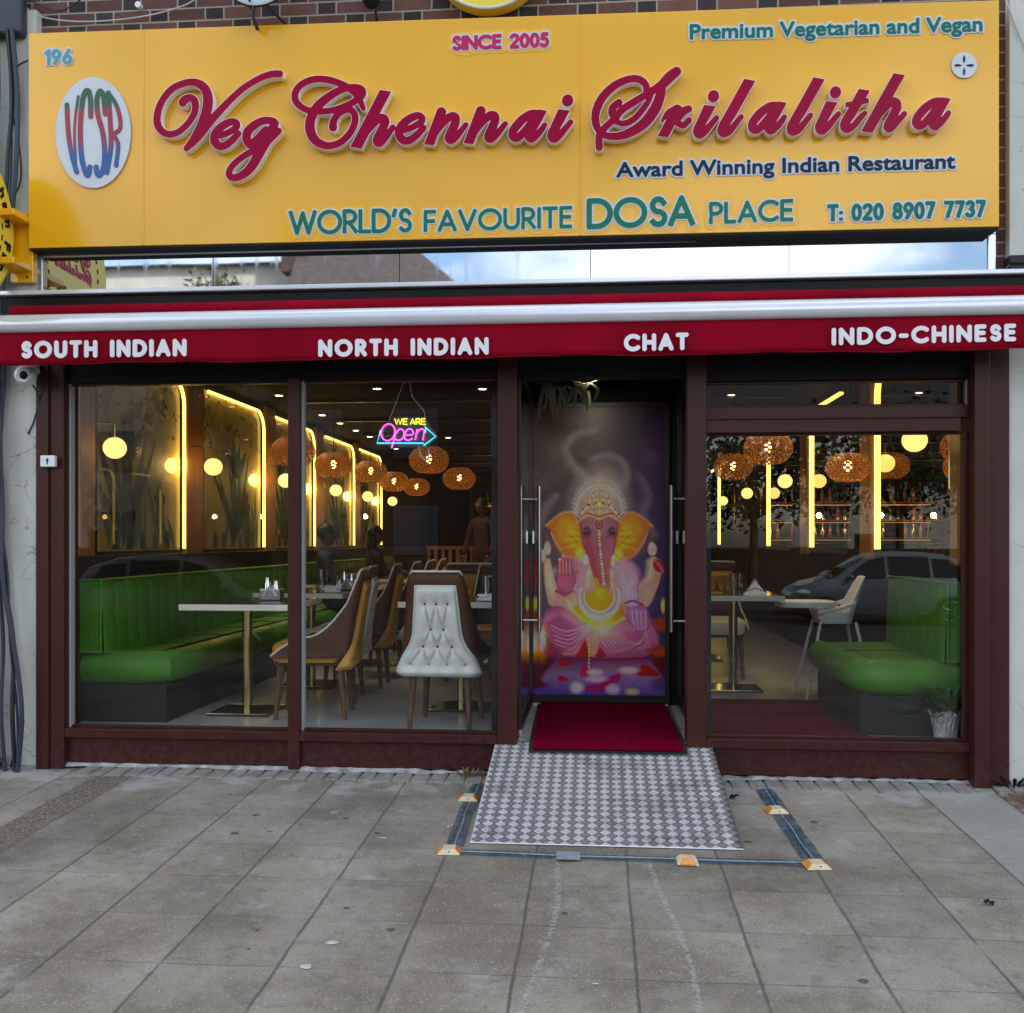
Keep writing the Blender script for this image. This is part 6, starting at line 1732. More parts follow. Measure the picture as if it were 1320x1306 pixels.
for px, py, X, l in ((378, 582, -2.75, 'rattan pendant half hidden by the left mullion'), (430, 600, -2.75, 'rattan pendant right of the left mullion'), (478, 608, -2.75, 'rattan pendant third from the mullion, under the neon sign'), (508, 621, -2.75, 'fourth rattan pendant of the left row'), (537, 628, -2.75, 'farthest rattan pendant of the left row'), (553, 593, -1.66, 'rattan pendant just below the arrow of the neon sign'), (592, 617, -1.66, 'rattan pendant beyond the one below the neon arrow'), (990, 578, 1.40, 'rattan pendant large in the right window, before a light tube'), (945, 602, 1.40, 'rattan pendant behind the large one in the right window'), (1093, 603, 1.40, 'rattan pendant middle of the right window behind a globe')):
    pendant(px, py, 1.78 if px == 1093 else X, l, .155 if px in (1093, 1172) else .20)

# ceiling downlights: build one, copy the rest
dl0 = None
spots = [(-3.1, 3.02), (-3.1, 3.85), (-3.1, 4.6), (-3.1, 5.4), (-3.1, 6.2), (-3.1, 7.0), (-3.1, 7.8), (-3.1, 8.6), (-3.1, 9.6), (-2.05, 2.75), (-2.05, 3.5), (-2.05, 4.25), (-2.05, 8.0), (-1.07, 2.8), (-1.07, 3.6), (-1.07, 5.0), (-1.07, 5.7), (-1.2, 7.6), (-1.07, 9.0), (-.95, 10.2), (1.05, 2.35), (1.35, 1.7), (2.0, 1.75), (1.75, 2.5), (1.3, 4.2), (1.0, 6.0)]
for i, (x, y) in enumerate(spots):
    side_ = 'left row' if x < -2.5 else 'second row' if x < -1.6 else 'third row' if x < 0 else 'right part'
    n_ = sum(1 for q in spots[:i + 1] if ('left row' if q[0] < -2.5 else 'second row' if q[0] < -1.6 else 'third row' if q[0] < 0 else 'right part') == side_)
    ordn = ['nearest', 'second', 'third', 'fourth', 'fifth', 'sixth', 'seventh', 'eighth', 'ninth'][n_ - 1]
    lbl = f'{ordn} small round ceiling downlight in the {side_} of the dining room'
    if dl0 is None:
        dl0 = thing('downlight', lbl, 'light', (x, y, CZ - .012), 'ceiling downlights in the dining room')
        b = MB(); b.lathe([(.033, 0), (.033, .008)], (x, y, CZ - .012), 18); b.build('lens', 'spot_glow', dl0)
        b = MB(); b.tube([(x + .042 * math.cos(6.283 * k / 20), y + .042 * math.sin(6.283 * k / 20), CZ - .006) for k in range(20)], .007, 6, closed=True); b.build('ring', 'silver', dl0, smooth=True)
    else:
        c = copy_tree(dl0); c.location = (x, y, CZ - .012); c['label'] = lbl
    if i in (0, 2, 4, 6, 10, 12, 14, 16, 24): 
        o_ = dl0 if i == 0 else c
        lamp('downlight', o_, 'SPOT', 4.0, (0, 0, -.01), col=(1, .80, .55), size=.03, spot=95)

# neon sign in the second window
ne = thing('neon_sign', 'pink and cyan neon opening sign shaped as an arrow, hanging inside the second window', 'sign', at(523, 560, .28))
NY = .28
nl = lambda pts, n=6: [at(x, y, NY) for x, y in catmull(pts, n)] if len(pts) > 2 else [at(x, y, NY) for x, y in pts]
C7 = lambda pts: [(340 + x / 3.882, 460 + y / 3.882) for x, y in pts]
def neon(name, strokes, mat, r, smooth_=True):
    b = MB()
    for s_ in strokes:
        P = nl(C7(s_)) if smooth_ else [at(x, y, NY) for x, y in C7(s_)]
        b.tube(P, r, 8)
    return b.build(name, mat, ne, smooth=True)
W_ = []
x = 655
for ch in 'WE ARE':
    if ch == ' ': x += 8; continue
    w, st = GL[ch]; kk = {'W': 33, 'A': 24 / .76, 'R': 38, 'E': 42}[ch]
    for s_ in st: W_.append([(x + u * kk, 338 - v * 28) for u, v in s_])
    x += w * kk + 6
neon('we_are_tubes', W_, 'neon_yellow', .0034, False)
neon('open_tubes', [[(588 + 34 + 34 * math.cos(R(a)) + 4 * math.sin(-R(a)), 378 + 42 * math.sin(R(a))) for a in range(0, 361, 24)],
                    [(662, 372), (650, 420), (640, 458)], [(660, 385), (680, 362), (700, 372), (698, 402), (678, 418), (656, 412)],
                    [(706, 392), (745, 388), (742, 366), (722, 362), (706, 385), (706, 410), (724, 418), (744, 408)],
                    [(758, 416), (768, 362)], [(764, 385), (784, 362), (802, 368), (800, 392), (796, 418)]], 'neon_pink', .0042)
neon('arrow_tubes', [[(585, 368), (566, 432), (800, 432)], [(806, 350), (860, 398), (800, 444)], [(808, 380), (812, 352)]], 'neon_cyan', .0040, False)
b = MB()
b.prism([(p.x, p.z) for p in [at(x, y, NY) for x, y in C7([(560, 446), (578, 360), (640, 300), (800, 298), (868, 398), (800, 452)])]], NY + .02, NY + .024); b.build('backing', 'clear_glass', ne)
b = MB()
b.tube([at(x, y, NY) for x, y in C7([(628, 318), (700, 128)])], .0022, 5); b.tube([at(*q, NY) for q in catmull(C7([(806, 318), (800, 270), (745, 200), (733, 128)]), 5)], .0026, 5)
b.tube([at(*q, NY) for q in catmull(C7([(775, 452), (785, 490), (810, 515), (826, 490), (822, 455)]), 5)], .004, 5)
b.build('cord', 'cable_white', ne, smooth=True)

# ------------------------------------------------------------------ green benches
def bench(name, label, x_wall, x_front, y0, y1, x_back, arm=False):
    """near end at y0; back along the wall side"""
    s_ = 1 if x_front > x_wall else -1
    t = thing(name, label, 'bench', ((x_wall + x_front) / 2, (y0 + y1) / 2, FZ))
    b = MB(); a_, c_ = sorted((x_wall, x_front - s_ * .05)); b.box(a_, c_, y0 + .04, y1, FZ, FZ + .235); b.build('plinth', 'plinth_dark', t, bevel=.004)
    # seat: rounded front and end
    prof = []
    rz = .105
    for k in range(9):
        an = -90 + 180 * k / 8; prof.append((rz * math.cos(R(an)), rz * math.sin(R(an))))
    b = MB()
    def seat(u, v):
        # u along profile round the free edge, v along path: wall -> front corner -> along the front
        pr = prof[min(int(round(u * 8)), 8)]
        rc = .12
        segs = []
        L1 = abs(x_front - x_wall) - rc - .1; L2 = y1 - y0 - rc
        q = v * (L1 + rc * 1.57 + L2)
        if q < L1: base = Vector((x_wall + s_ * q, y0 + .1, 0)); nrm = Vector((0, -1, 0))
        elif q < L1 + rc * 1.57:
            an = (q - L1) / rc; base = Vector((x_front - s_ * (rc + .1) + s_ * (rc) * math.sin(an), y0 + .1 + rc - rc * math.cos(an), 0)); nrm = Vector((s_ * math.sin(an), -math.cos(an), 0))
        else: base = Vector((x_front - s_ * .1, y0 + .1 + rc + (q - L1 - rc * 1.57), 0)); nrm = Vector((s_, 0, 0))
        p = base + nrm * pr[0] * .95; p.z = FZ + .335 + pr[1]
        return p
    b.grid(seat, 9, 60)
    z = FZ + .335 + rz
    a_, c_ = sorted((x_wall, x_front - s_ * .16))
    n = 12
    b.box(a_, c_, y0 + .16, y1, FZ + .25, z - .0008); 
    a_, c_ = sorted((x_wall, x_front - s_ * .1)); b.box(a_, c_ - (.06 if s_ > 0 else 0), y0 + .1, y1, FZ + .236, z - .006)
    b.build('seat', 'green_leather', t, smooth=True)
    b = MB(); ys_ = np.arange(y0 + .66, y1 - .1, .62) if y1 - y0 > 2 else [y0 + .62]
    for yy in ys_: b.tube([(x_front - s_ * .003, yy, FZ + .30), (x_front - s_ * .02, yy, FZ + .40), (x_front - s_ * .10, yy, z + .001), (x_back, yy, z + .001)], .0045, 6)
    b.build('seam', 'seam_green', t, smooth=True)
    # fluted back
    z0, z1 = FZ + .44, FZ + .905
    xb = x_back
    b = MB(); n = int((y1 - y0) / .165); per = (y1 - y0) / n
    def back(u, v):
        y = y0 + u * (y1 - y0); fl = abs(math.sin(math.pi * (y - y0) / per)) ** .4 * .010
        zz = z0 + (z1 - z0) * min(v / .86, 1)
        if v <= .86: x_ = xb + s_ * (fl + .02 * (1 - v)); 
        else: x_ = xb + s_ * fl * (1 - (v - .86) / .14) - s_ * (v - .86) / .14 * abs(xb - x_wall)
        if v > .72: x_ -= s_ * .012 * ((v - .72) / .14) ** 2 * (v <= .86); 
        return (x_, y, zz)
    b.grid(back, n * 8 + 1, 9)
    a_, c_ = sorted((x_wall, xb - s_ * .0)); 
    b.quad((x_wall, y0, z0), (xb, y0, z0), (xb, y0, z1), (x_wall, y0, z1)); b.quad((x_wall, y1, z0), (xb, y1, z0), (xb, y1, z1), (x_wall, y1, z1))
    b.build('backrest', 'green_leather', t, smooth=True, angle=55, fix=False)
    b = MB(); b.tube([(xb + s_ * .004, y0, z1 - .004), (xb + s_ * .004, y1, z1 - .004)], .009, 8); b.tube([(x_wall, y0, z1 - .004), (xb, y0, z1 - .004)], .009, 8); b.tube([(xb, y0, z0), (xb, y0, z1)], .008, 8); b.build('piping', 'green_leather', t, smooth=True)
    return t
bench('banquette', 'long green leather banquette under the left murals', -3.27, -2.67, .36, 9.6, -3.13)
bench('banquette', 'short green leather bench at the right end of the right window', 2.17, 1.50, .30, 1.50, 2.04)

# ------------------------------------------------------------------ tables
tb0 = None
def table(cx, cy, w, d, label, lx=0, ly=0):
    t = thing('dining_table', label, 'table', (cx, cy, FZ), 'square pedestal dining tables')
    zt = FZ + .755
    b = MB(); b.box(cx - w / 2, cx + w / 2, cy - d / 2, cy + d / 2, zt - .042, zt - .003); b.build('top_edge', 'table_cream', t, bevel=.004)
    b = MB(); b.box(cx - w / 2 + .012, cx + w / 2 - .012, cy - d / 2 + .012, cy + d / 2 - .012, zt - .0028, zt); b.build('top', 'table_dark', t)
    px_, py_ = cx + lx, cy + ly
    b = MB(); b.tube([(px_, py_, FZ + .015), (px_, py_, zt - .05)], .034, 18); b.lathe([(.09, -.062), (.09, -.045)], (px_, py_, zt), 18); b.build('pedestal', 'brass', t, smooth=True)
    b = MB(); b.box(px_ - .2, px_ + .2, py_ - .2, py_ + .2, FZ + .001, FZ + .016); b.build('base', 'table_dark', t, bevel=.003)
    b = MB(); b.tube([(px_ - .2, py_ - .2, FZ + .017), (px_ + .2, py_ - .2, FZ + .017), (px_ + .2, py_ + .2, FZ + .017), (px_ - .2, py_ + .2, FZ + .017)], .004, 6, closed=True); b.build('base_trim', 'brass', t)
    return t
TZ = FZ + .756
table(-2.27, .74, .70, .78, 'cream-edged table beside the green banquette in the left window', -.08, .10)
table(-.93, 1.13, .74, .82, 'cream-edged table behind the white tufted chair')
table(1.0, 2.05, .70, .84, 'cream-edged table in the right window beyond the dark red carpet', .05, .12)
table(-2.27, 2.10, .70, .78, 'second table along the green banquette')
table(-2.27, 3.50, .70, .78, 'third table along the green banquette')
table(-2.27, 4.90, .70, .78, 'fourth table along the green banquette')
table(-.93, 3.30, .74, .82, 'table farther back behind the mustard-backed chair')
table(1.0, 4.20, .70, .84, 'second table back in the right window')

# ------------------------------------------------------------------ tufted chairs
def make_chair(leather, label):
    t = thing('dining_chair', label, 'chair', (0, 0, 0), 'tufted dining chairs')
    # front is +y; shell wraps the back, falling to the seat front
    def plan(phi, grow=0.):
        # phi: 0 at the back middle, +-1 at the front ends
        a = abs(phi); sgn = 1 if phi >= 0 else -1
        if a < .36: x = .185 * a / .36; y = -.245
        elif a < .50:
            q = (a - .36) / .14 * math.pi / 2; x = .185 + .035 * math.sin(q); y = -.245 + .05 * (1 - math.cos(q))
        else: x = .22; y = -.195 + (a - .50) / .5 * .44
        return sgn * x, y
    def top(phi):
        a = abs(phi)
        if a < .40: return .955
        if a > .78: return .522 - .12 * ((a - .78) / .22) ** 1.3
        q = min((a - .40) / .36, 1); return .955 - .435 * (1 - (1 - q) ** 2.1) * sm01(np.array(min(q * 4, 1))).item()
    def shell(u, v):
        phi = -1 + 2 * u; x, y = plan(phi); zt = top(phi); z = .40 + (zt - .40) * v
        w = .70 + .30 * (1 - max(0, (z - .40) / .56)); lean = -.085 * max(0, (z - .45) / .5) ** 1.2
        return Vector((x * w * 1.04, y * (1 if y > 0 else 1) + lean, z))
    b = MB(); b.grid(shell, 57, 12); o = b.build('shell', 'brown_leather', t, smooth=True, fix=False)
    sm = o.modifiers.new('thick', 'SOLIDIFY'); sm.thickness = .035; sm.offset = 0
    b = MB(); b.tube([shell(i / 56, 1) + Vector((0, 0, .012)) for i in range(57)], .0075, 7); b.build('piping', 'cream_piping', t, smooth=True)
    # padded outer back, buttoned in diamonds
    rows = [[((c_ - (n - 1) / 2) * w, v_) for c_ in range(n)] for n, w, v_ in ((4, .105, .13), (3, .10, .33), (2, .095, .52), (2, .095, .52), (3, .085, .80)) if not (n == 2 and w == .0)]
    rows = [rows[0], rows[1], rows[2], rows[4]]
    bp_ = [q for r_ in rows for q in r_]
    creases = [(a_, c_) for r0, r1 in zip(rows, rows[1:]) for a_ in r0 for c_ in r1 if abs(a_[0] - c_[0]) < .07]
    def shell_at(phi, z):
        x, y = plan(phi); w = .70 + .30 * (1 - max(0, (z - .40) / .56)); return Vector((x * w * 1.04, y - .085 * max(0, (z - .45) / .5) ** 1.2, z))
    def pad(u, v):
        zz = .325 + .555 * v
        half = .31 + .24 * (1 - sm01(np.array((v + .12) / .62)).item())     # wraps round the sides at the foot
        phi = (u - .5) * 2 * half
        p = shell_at(phi, zz); q = shell_at(phi + .004, zz) - shell_at(phi - .004, zz)
        nrm = Vector((q.y, -q.x, 0)).normalized()
        wr = abs(u - .5) * 2
        xx = (u - .5) * 2 * (.16 + .09 * (1 - v) ** 2)
        dim = 0
        for bx_, bv in bp_:
            d2 = (xx - bx_) ** 2 + ((v - bv) * .555) ** 2
            dim = max(dim, math.exp(-d2 / (2 * .012 ** 2)), .5 * math.exp(-d2 / (2 * .028 ** 2)))
        for (ax, av), (cx2, cv) in creases:
            ex, ez = cx2 - ax, (cv - av) * .555; qx, qz = xx - ax, (v - av) * .555
            tt = min(max((qx * ex + qz * ez) / (ex * ex + ez * ez), 0), 1)
            dim = max(dim, .62 * math.exp(-((qx - tt * ex) ** 2 + (qz - tt * ez) ** 2) / (2 * .0055 ** 2)))
        edge = min(1, max(0, (wr - .86) / .14) ** 2 + max(0, (v - .93) / .07) ** 2 + max(0, (.06 - v) / .06) ** 2)
        return p + nrm * (.020 + .030 * (1 - edge) - .040 * dim)
    b = MB(); b.grid(pad, 72, 90); o = b.build('back_pad', leather, t, smooth=True, fix=False, angle=80)
    b = MB(); ring = [Vector(pad(i / 20, 1)) for i in range(21)] + [Vector(pad(1, 1 - i / 24)) for i in range(1, 25)]; ring = [Vector(pad(0, i / 24)) for i in range(24)] + ring
    b.tube([p + Vector((0, -.004, 0)) for p in ring], .006, 6); b.build('pad_piping', leather, t, smooth=True)
    # seat
    def seat(u, v):
        a = 2 * math.pi * u; sx_, sy_ = math.cos(a), math.sin(a); k_ = (abs(sx_) ** 6 + abs(sy_) ** 6) ** (-1 / 6)
        rr_ = (0, .5, .85, .96, 1, 1, .97)[int(round(v * 6))]; zz = (.505, .503, .495, .482, .462, .40, .37)[int(round(v * 6))]
        return (sx_ * k_ * rr_ * .218, .0 + sy_ * k_ * rr_ * .235 + .02, zz)
    b = MB(); b.grid(seat, 40, 7, closed_u=True); b.build('seat', leather, t, smooth=True, fix=False)
    b = MB(); b.box(-.20, .20, -.20, .235, .345, .39); b.build('seat_base', 'brown_leather', t, bevel=.02)
    for x, y in ((-.165, .19), (.165, .19), (-.165, -.19), (.165, -.19)):
        b = MB(); b.tube([(x, y, .37), (x * 1.13, y * 1.16, 0.0)], [.026, .014], 10); b.build('leg', 'walnut', t, smooth=True)
    return t
chairs = {'w': None, 'm': None}
def chair(kind, x, y, rz, label):
    lt = {'w': 'white_leather', 'm': 'mustard_leather'}[kind]
    if chairs[kind] is None:
        c = make_chair(lt, label); chairs[kind] = c
    else:
        c = copy_tree(chairs[kind]); c['label'] = label
    c.location = (x, y, FZ); c.rotation_euler = (0, 0, rz)
    return c
chair('w', -.95, .54, R(-3), 'white tufted chair alone in the second window, its back to the street')
chair('m', -1.86, .76, R(96), 'mustard tufted chair facing the banquette, nearest the window')
chair('w', -1.95, 1.42, R(94), 'white tufted chair just behind the mustard one by the mullion')
chair('m', -1.90, 2.10, R(93), 'second mustard chair in the banquette row')
chair('w', -1.87, 2.80, R(92), 'white chair behind the second mustard chair')
chair('m', -1.87, 3.55, R(90), 'third mustard chair far back in the banquette row')
chair('w', -1.87, 4.30, R(90), 'farthest white chair in the banquette row')
chair('m', -.78, 1.92, R(180), 'mustard chair facing the street across the table from the white one')
chair('m', -1.05, 2.62, R(0), 'mustard chair with its back to the facing mustard chair')
chair('m', -.62, 3.95, R(180), 'mustard chair at the farther middle table')
chair('w', 1.02, 2.95, R(180), 'white chair behind the table in the right window')
chair('m', 1.05, 3.55, R(0), 'mustard chair deep in the right window')

# ------------------------------------------------------------------ high chair
hc = thing('high_chair', 'white plastic high chair beside the green bench in the right window', 'high chair', (1.72, 1.85, FZ))
HX, HY = 1.74, 1.86
def W(x, y, z): return Vector((HX + x, HY + y, FZ + z))
for x, y, xt, yt in ((-.24, -.22, -.12, -.13), (-.24, .22, -.12, .13), (.24, -.22, .13, -.13), (.24, .22, .13, .13)):
    b = MB(); b.tube([W(xt, yt, .56), W(x, y, .0)], .0115, 10); b.build('leg', 'white_moulded', hc, smooth=True)
b = MB()
def bucket(u, v):
    a = 2 * math.pi * u; r_ = .142 + .02 * v; k_ = (abs(math.cos(a)) ** 4 + abs(math.sin(a)) ** 4) ** -.25
    back = sm01(np.array((math.cos(a) - .42) / .42)).item()
    zt = .635 + .255 * back; z = .545 + (zt - .545) * v
    lean = .06 * back * max(0, (z - .6) / .3)
    return W(math.cos(a) * k_ * r_ * (.86 + .14 * v) + lean, math.sin(a) * k_ * r_ * (1 - .28 * max(0, (z - .62) / .27)), z)
b.grid(bucket, 40, 10, closed_u=True)
o = b.build('seat_shell', 'white_moulded', hc, smooth=True, fix=False); s2 = o.modifiers.new('thick', 'SOLIDIFY'); s2.thickness = .012
b = MB(); b.lathe([(.02, .535), (.12, .545), (.132, .565)], W(0, 0, 0), 28); b.build('seat_pan', 'white_moulded', hc, smooth=True)
b = MB()
ring = lambda r0, z: [W(-.20 + .215 * math.copysign(abs(math.cos(6.283 * i / 40)) ** .5, math.cos(6.283 * i / 40)) * r0, .20 * math.copysign(abs(math.sin(6.283 * i / 40)) ** .5, math.sin(6.283 * i / 40)) * r0, z) for i in range(40)]
R0, R1, R2, R3 = ring(.97, .665), ring(1, .69), ring(.99, .705), ring(.93, .690)
vs = R0 + R1 + R2 + R3; fs = []
for k in range(3): fs += [(k * 40 + i, k * 40 + (i + 1) % 40, (k + 1) * 40 + (i + 1) % 40, (k + 1) * 40 + i) for i in range(40)]
fs += [tuple(range(40))[::-1], tuple(range(120, 160))]
b.add(vs, fs); b.build('tray', 'white_moulded', hc, smooth=True)
b = MB()
for s_ in (-1, 1): b.tube(catmull([W(-.14, s_ * .15, .63), W(0, s_ * .165, .66), W(.12, s_ * .15, .70)], 5), .016, 8)
b.build('armrest', 'white_moulded', hc, smooth=True)

# ------------------------------------------------------------------ carpet, plant
b = MB(); b.box(.62, 1.585, .10, 1.62, FZ + .001, FZ + .010); put(b.build('carpet', 'dark_red_carpet', bevel=.003), 'dark burgundy carpet on the tiles inside the right window', 'carpet')
pp = thing('potted_plant', 'dark leafy plant in a crinkled clear-wrapped pot by the right window edge', 'plant', (2.0, .22, FZ))
b = MB(); rr = random.Random(8)
prof = [(.062, 0), (.066, .05), (.074, .10), (.082, .135), (.10, .165)]
n = 40; vs = []; fs = []
for r_, z in prof:
    for j in range(n): q = r_ * (1 + (.02 + z * .9) * rr.uniform(-.5, .5)); a = 6.283 * j / n; vs.append((2.0 + q * math.cos(a), .22 + q * math.sin(a), FZ + z + .004 + (rr.uniform(-.012, .02) if z > .15 else 0)))
for i in range(4):
    for j in range(n): fs.append((i * n + j, i * n + (j + 1) % n, (i + 1) * n + (j + 1) % n, (i + 1) * n + j))
b.add(vs, fs + [tuple(range(n))[::-1]]); b.build('pot', 'pot_wrap', pp, fix=False)
b = MB()
for i in range(120):
    a = rr.uniform(0, 6.283); o = Vector((2.0 + .03 * math.cos(a), .22 + .03 * math.sin(a), FZ + .13 + rr.uniform(0, .06))); l = rr.uniform(.10, .28); el_ = rr.uniform(.2, 1.3)
    d = Vector((math.cos(a) * math.cos(el_), math.sin(a) * math.cos(el_) * .45, math.sin(el_))); e = Vector((d.x * .8, d.y * .8, -.45))
    pts = [o + d * l * t + e * l * .5 * t * t for t in (0, .25, .5, .75, 1)]; sd_ = d.cross(Vector((0, 0, 1))).normalized(); w = rr.uniform(.010, .018)
    ww = (.3, .9, 1, .7, .05)
    for k in range(4): b.quad(pts[k] - sd_ * w * ww[k], pts[k] + sd_ * w * ww[k], pts[k + 1] + sd_ * w * ww[k + 1], pts[k + 1] - sd_ * w * ww[k + 1])
b.build('leaves', 'plant_leaf', pp, fix=False)

# ------------------------------------------------------------------ things on the tables
def caddy(x, y, label):
    t = thing('condiment_caddy', label, 'caddy', (x, y, TZ)); o = Vector((x, y, TZ))
    b = MB(); b.box(x - .07, x + .07, y - .05, y + .05, TZ, TZ + .075); b.build('holder', 'steel', t, bevel=.006)
    b = MB(); b.prism([(x - .05, TZ + .03), (x, TZ + .10), (x + .05, TZ + .03), (x + .038, TZ + .03), (x, TZ + .083), (x - .038, TZ + .03)], y - .056, y - .051); b.build('emblem', 'silver', t)
    for dx, h in ((-.03, .15), (.03, .13)):
        b = MB(); b.lathe([(.026, .01), (.027, h * .7), (.018, h * .85), (.018, h)], (x + dx, y, TZ), 16); j = b.build('jar', 'steel', t, smooth=True)
    return t
caddy(-2.16, .78, 'steel condiment caddy with two jars on the left window table')
caddy(-2.0, 2.2, 'steel caddy with jars on the second banquette table')
caddy(.72, 2.1, 'steel caddy at the left side of the right window table')
def tumbler(x, y, label, r=.036, h=.13, mat='steel', name='tumbler', cat='cup'):
    b = MB(); b.lathe([(r * .85, 0), (r, h), (r * .94, h), (r * .8, .006)], (x, y, TZ), 22, caps=True); return put(b.build(name, mat, smooth=True), label, cat)
tumbler(-.74, 1.05, 'tall ribbed steel tumbler beside the folded napkins', .042, .155)
tumbler(1.02, 1.92, 'clear drinking glass on the right window table', .034, .15, 'clear_glass', 'drinking_glass', 'glass')
tumbler(1.10, 2.15, 'second clear glass behind, on the right window table', .034, .14, 'clear_glass', 'drinking_glass', 'glass')
tumbler(-2.15, 1.95, 'clear glass jug on the second banquette table', .05, .17, 'clear_glass', 'glass_jug', 'jug')
tumbler(-2.05, 2.05, 'clear drinking glass beside the jug on the second banquette table', .032, .12, 'clear_glass', 'drinking_glass', 'glass')
def napkins(x, y, label, k=1.):
    b = MB(); rr = random.Random(int(x * 100))
    for i in range(4):
        z = TZ + .002 + i * .010; a = rr.uniform(-.3, .3); c_, s_ = math.cos(a), math.sin(a)
        P = [(x + (u * c_ - v * s_) * k, y + (u * s_ + v * c_) * k) for u, v in ((-.06, -.05), (.06, -.05), (.06, .05), (-.06, .05))]
        b.hexa([(p[0], p[1], z) for p in P] + [(p[0] * .98 + x * .02, p[1] * .98 + y * .02, z + .009 + rr.uniform(0, .004)) for p in P])
    b.add([(x + .02 * k, y - .03, TZ + .04), (x + .075 * k, y - .02, TZ + .045), (x + .055 * k, y + .02, TZ + .10), (x + .01 * k, y + .03, TZ + .04)], [(0, 1, 2), (1, 3, 2), (3, 0, 2)])
    return put(b.build('folded_napkins', 'napkin', fix=False), label, 'napkins')
napkins(-.72, .86, 'folded white napkins on the table behind the white chair')
napkins(-2.02, 1.80, 'folded napkins on the second banquette table')
def napkin_holder(x, y, label):
    t = thing('napkin_holder', label, 'holder', (x, y, TZ))
    b = MB(); b.prism([(x - .085, TZ), (x + .085, TZ), (x, TZ + .10)], y - .03, y - .026); b.prism([(x - .085, TZ), (x + .085, TZ), (x, TZ + .10)], y + .026, y + .03); b.box(x - .08, x + .08, y - .026, y + .026, TZ, TZ + .004); b.build('frame', 'steel', t)
    b = MB(); b.prism([(x - .07, TZ + .004), (x + .07, TZ + .004), (x, TZ + .115)], y - .02, y + .02); b.build('napkin_stack', 'napkin', t)
    b = MB()
    for k in range(7):
        q = -.06 + k * .02; b.ell((x + q, y - .0315, TZ + .035 - abs(q) * .3 + .01), (.006, .002, .006), 8, 5)
    b.build('studs', 'near_black', t)
    return t
napkin_holder(1.16, 1.80, 'triangular steel napkin holder on the right window table')
b = MB(); b.box(.72, .92, 1.72, 1.86, TZ, TZ + .014); put(b.build('menu_book', 'mustard_leather', bevel=.003), 'closed tan menu on the right window table', 'menu')

# ------------------------------------------------------------------ the far end: bar, bottles, rail, people
pmat('bottle_amber', (.28, .10, .02), rough=.1, var=.3, coat=.5)
pmat('bottle_green', (.03, .08, .03), rough=.1, var=.3, coat=.5)
emat('shelf_glow', (1, .50, .16), .14)
br = thing('bar_shelving', 'dark back bar with lit bottle shelves at the far end of the room', 'bar', (-1.3, 14.4, FZ))
b = MB(); b.box(-2.6, 1.6, 14.0, 14.5, FZ, FZ + 1.1); b.build('counter', 'dark_wood', br, bevel=.01)
b = MB(); b.box(-2.6, 1.6, 15.1, 15.45, 2.55, 2.65); b.box(-2.65, -2.6, 15.1, 15.45, FZ, 2.65); b.box(1.6, 1.65, 15.1, 15.45, FZ, 2.65); b.build('cabinet', 'dark_wood', br)
for z in (1.42, 1.78, 2.14):
    b = MB(); b.box(-2.6, 1.6, 15.15, 15.45, z - .025, z); b.build('shelf', 'walnut', br)
b = MB()
for z in (1.40, 1.76, 2.12): b.box(-2.4, 1.4, 15.42, 15.44, z - .045, z - .03)
b.build('shelf_light', 'shelf_glow', br)
for x in (-2.2, -1.2, 0.0, 1.0): lamp('bar', br, 'POINT', 3, (x + 1.3, .25, 1.65), col=(1, .55, .2), size=.05)
rr = random.Random(21); bots = {}
k = 0
for z in (1.42, 1.78, 2.14):
    for x in np.arange(-2.45, 1.5, .15):
        if rr.random() < .25: continue
        kind = rr.choice(['bottle_amber', 'bottle_amber', 'bottle_green', 'steel'])
        shelf_w = {1.42: 'bottom', 1.78: 'middle', 2.14: 'top'}[z]
        lb = f'tiny {dict(bottle_amber="amber", bottle_green="dark green", steel="silvery")[kind]} bottle on the {shelf_w} shelf of the far bar'
        if kind not in bots:
            b = MB(); b.lathe([(.036, 0), (.038, .17), (.014, .22), (.013, .28)], (x, 15.27, z), 12); o = b.build('bottle', kind, smooth=True); bots[kind] = o
        else:
            o = bots[kind].copy(); COL.objects.link(o); o.location = (x, 15.27 + rr.uniform(-.04, .04), z)
        put(o, lb, 'bottle', f'{dict(bottle_amber="amber", bottle_green="dark green", steel="silvery")[kind]} bottles on the {shelf_w} bar shelf')
def rail(x0, x1, y, label):
    t = thing('slatted_screen', label, 'screen', ((x0 + x1) / 2, y, FZ)); b = MB(); b.box(x0, x1, y - .03, y + .03, FZ + 1.02, FZ + 1.07); b.box(x0, x1, y - .03, y + .03, FZ + .1, FZ + .15); b.build('rail', 'amber_wood', t)
    b = MB()
    for x in np.arange(x0, x1, .11): b.box(x, x + .05, y - .015, y + .015, FZ + .15, FZ + 1.02)
    b.build('slats', 'amber_wood', t)
    b = MB(); b.box(x0 - .06, x0, y - .04, y + .04, FZ, FZ + 1.12); b.box(x1, x1 + .06, y - .04, y + .04, FZ, FZ + 1.12); b.build('post', 'dark_wood', t)
rail(-2.55, -1.62, 9.2, 'pale slatted screen far back behind the banquette tables')
rail(-1.15, -.35, 9.2, 'pale slatted screen far back nearer the lobby')

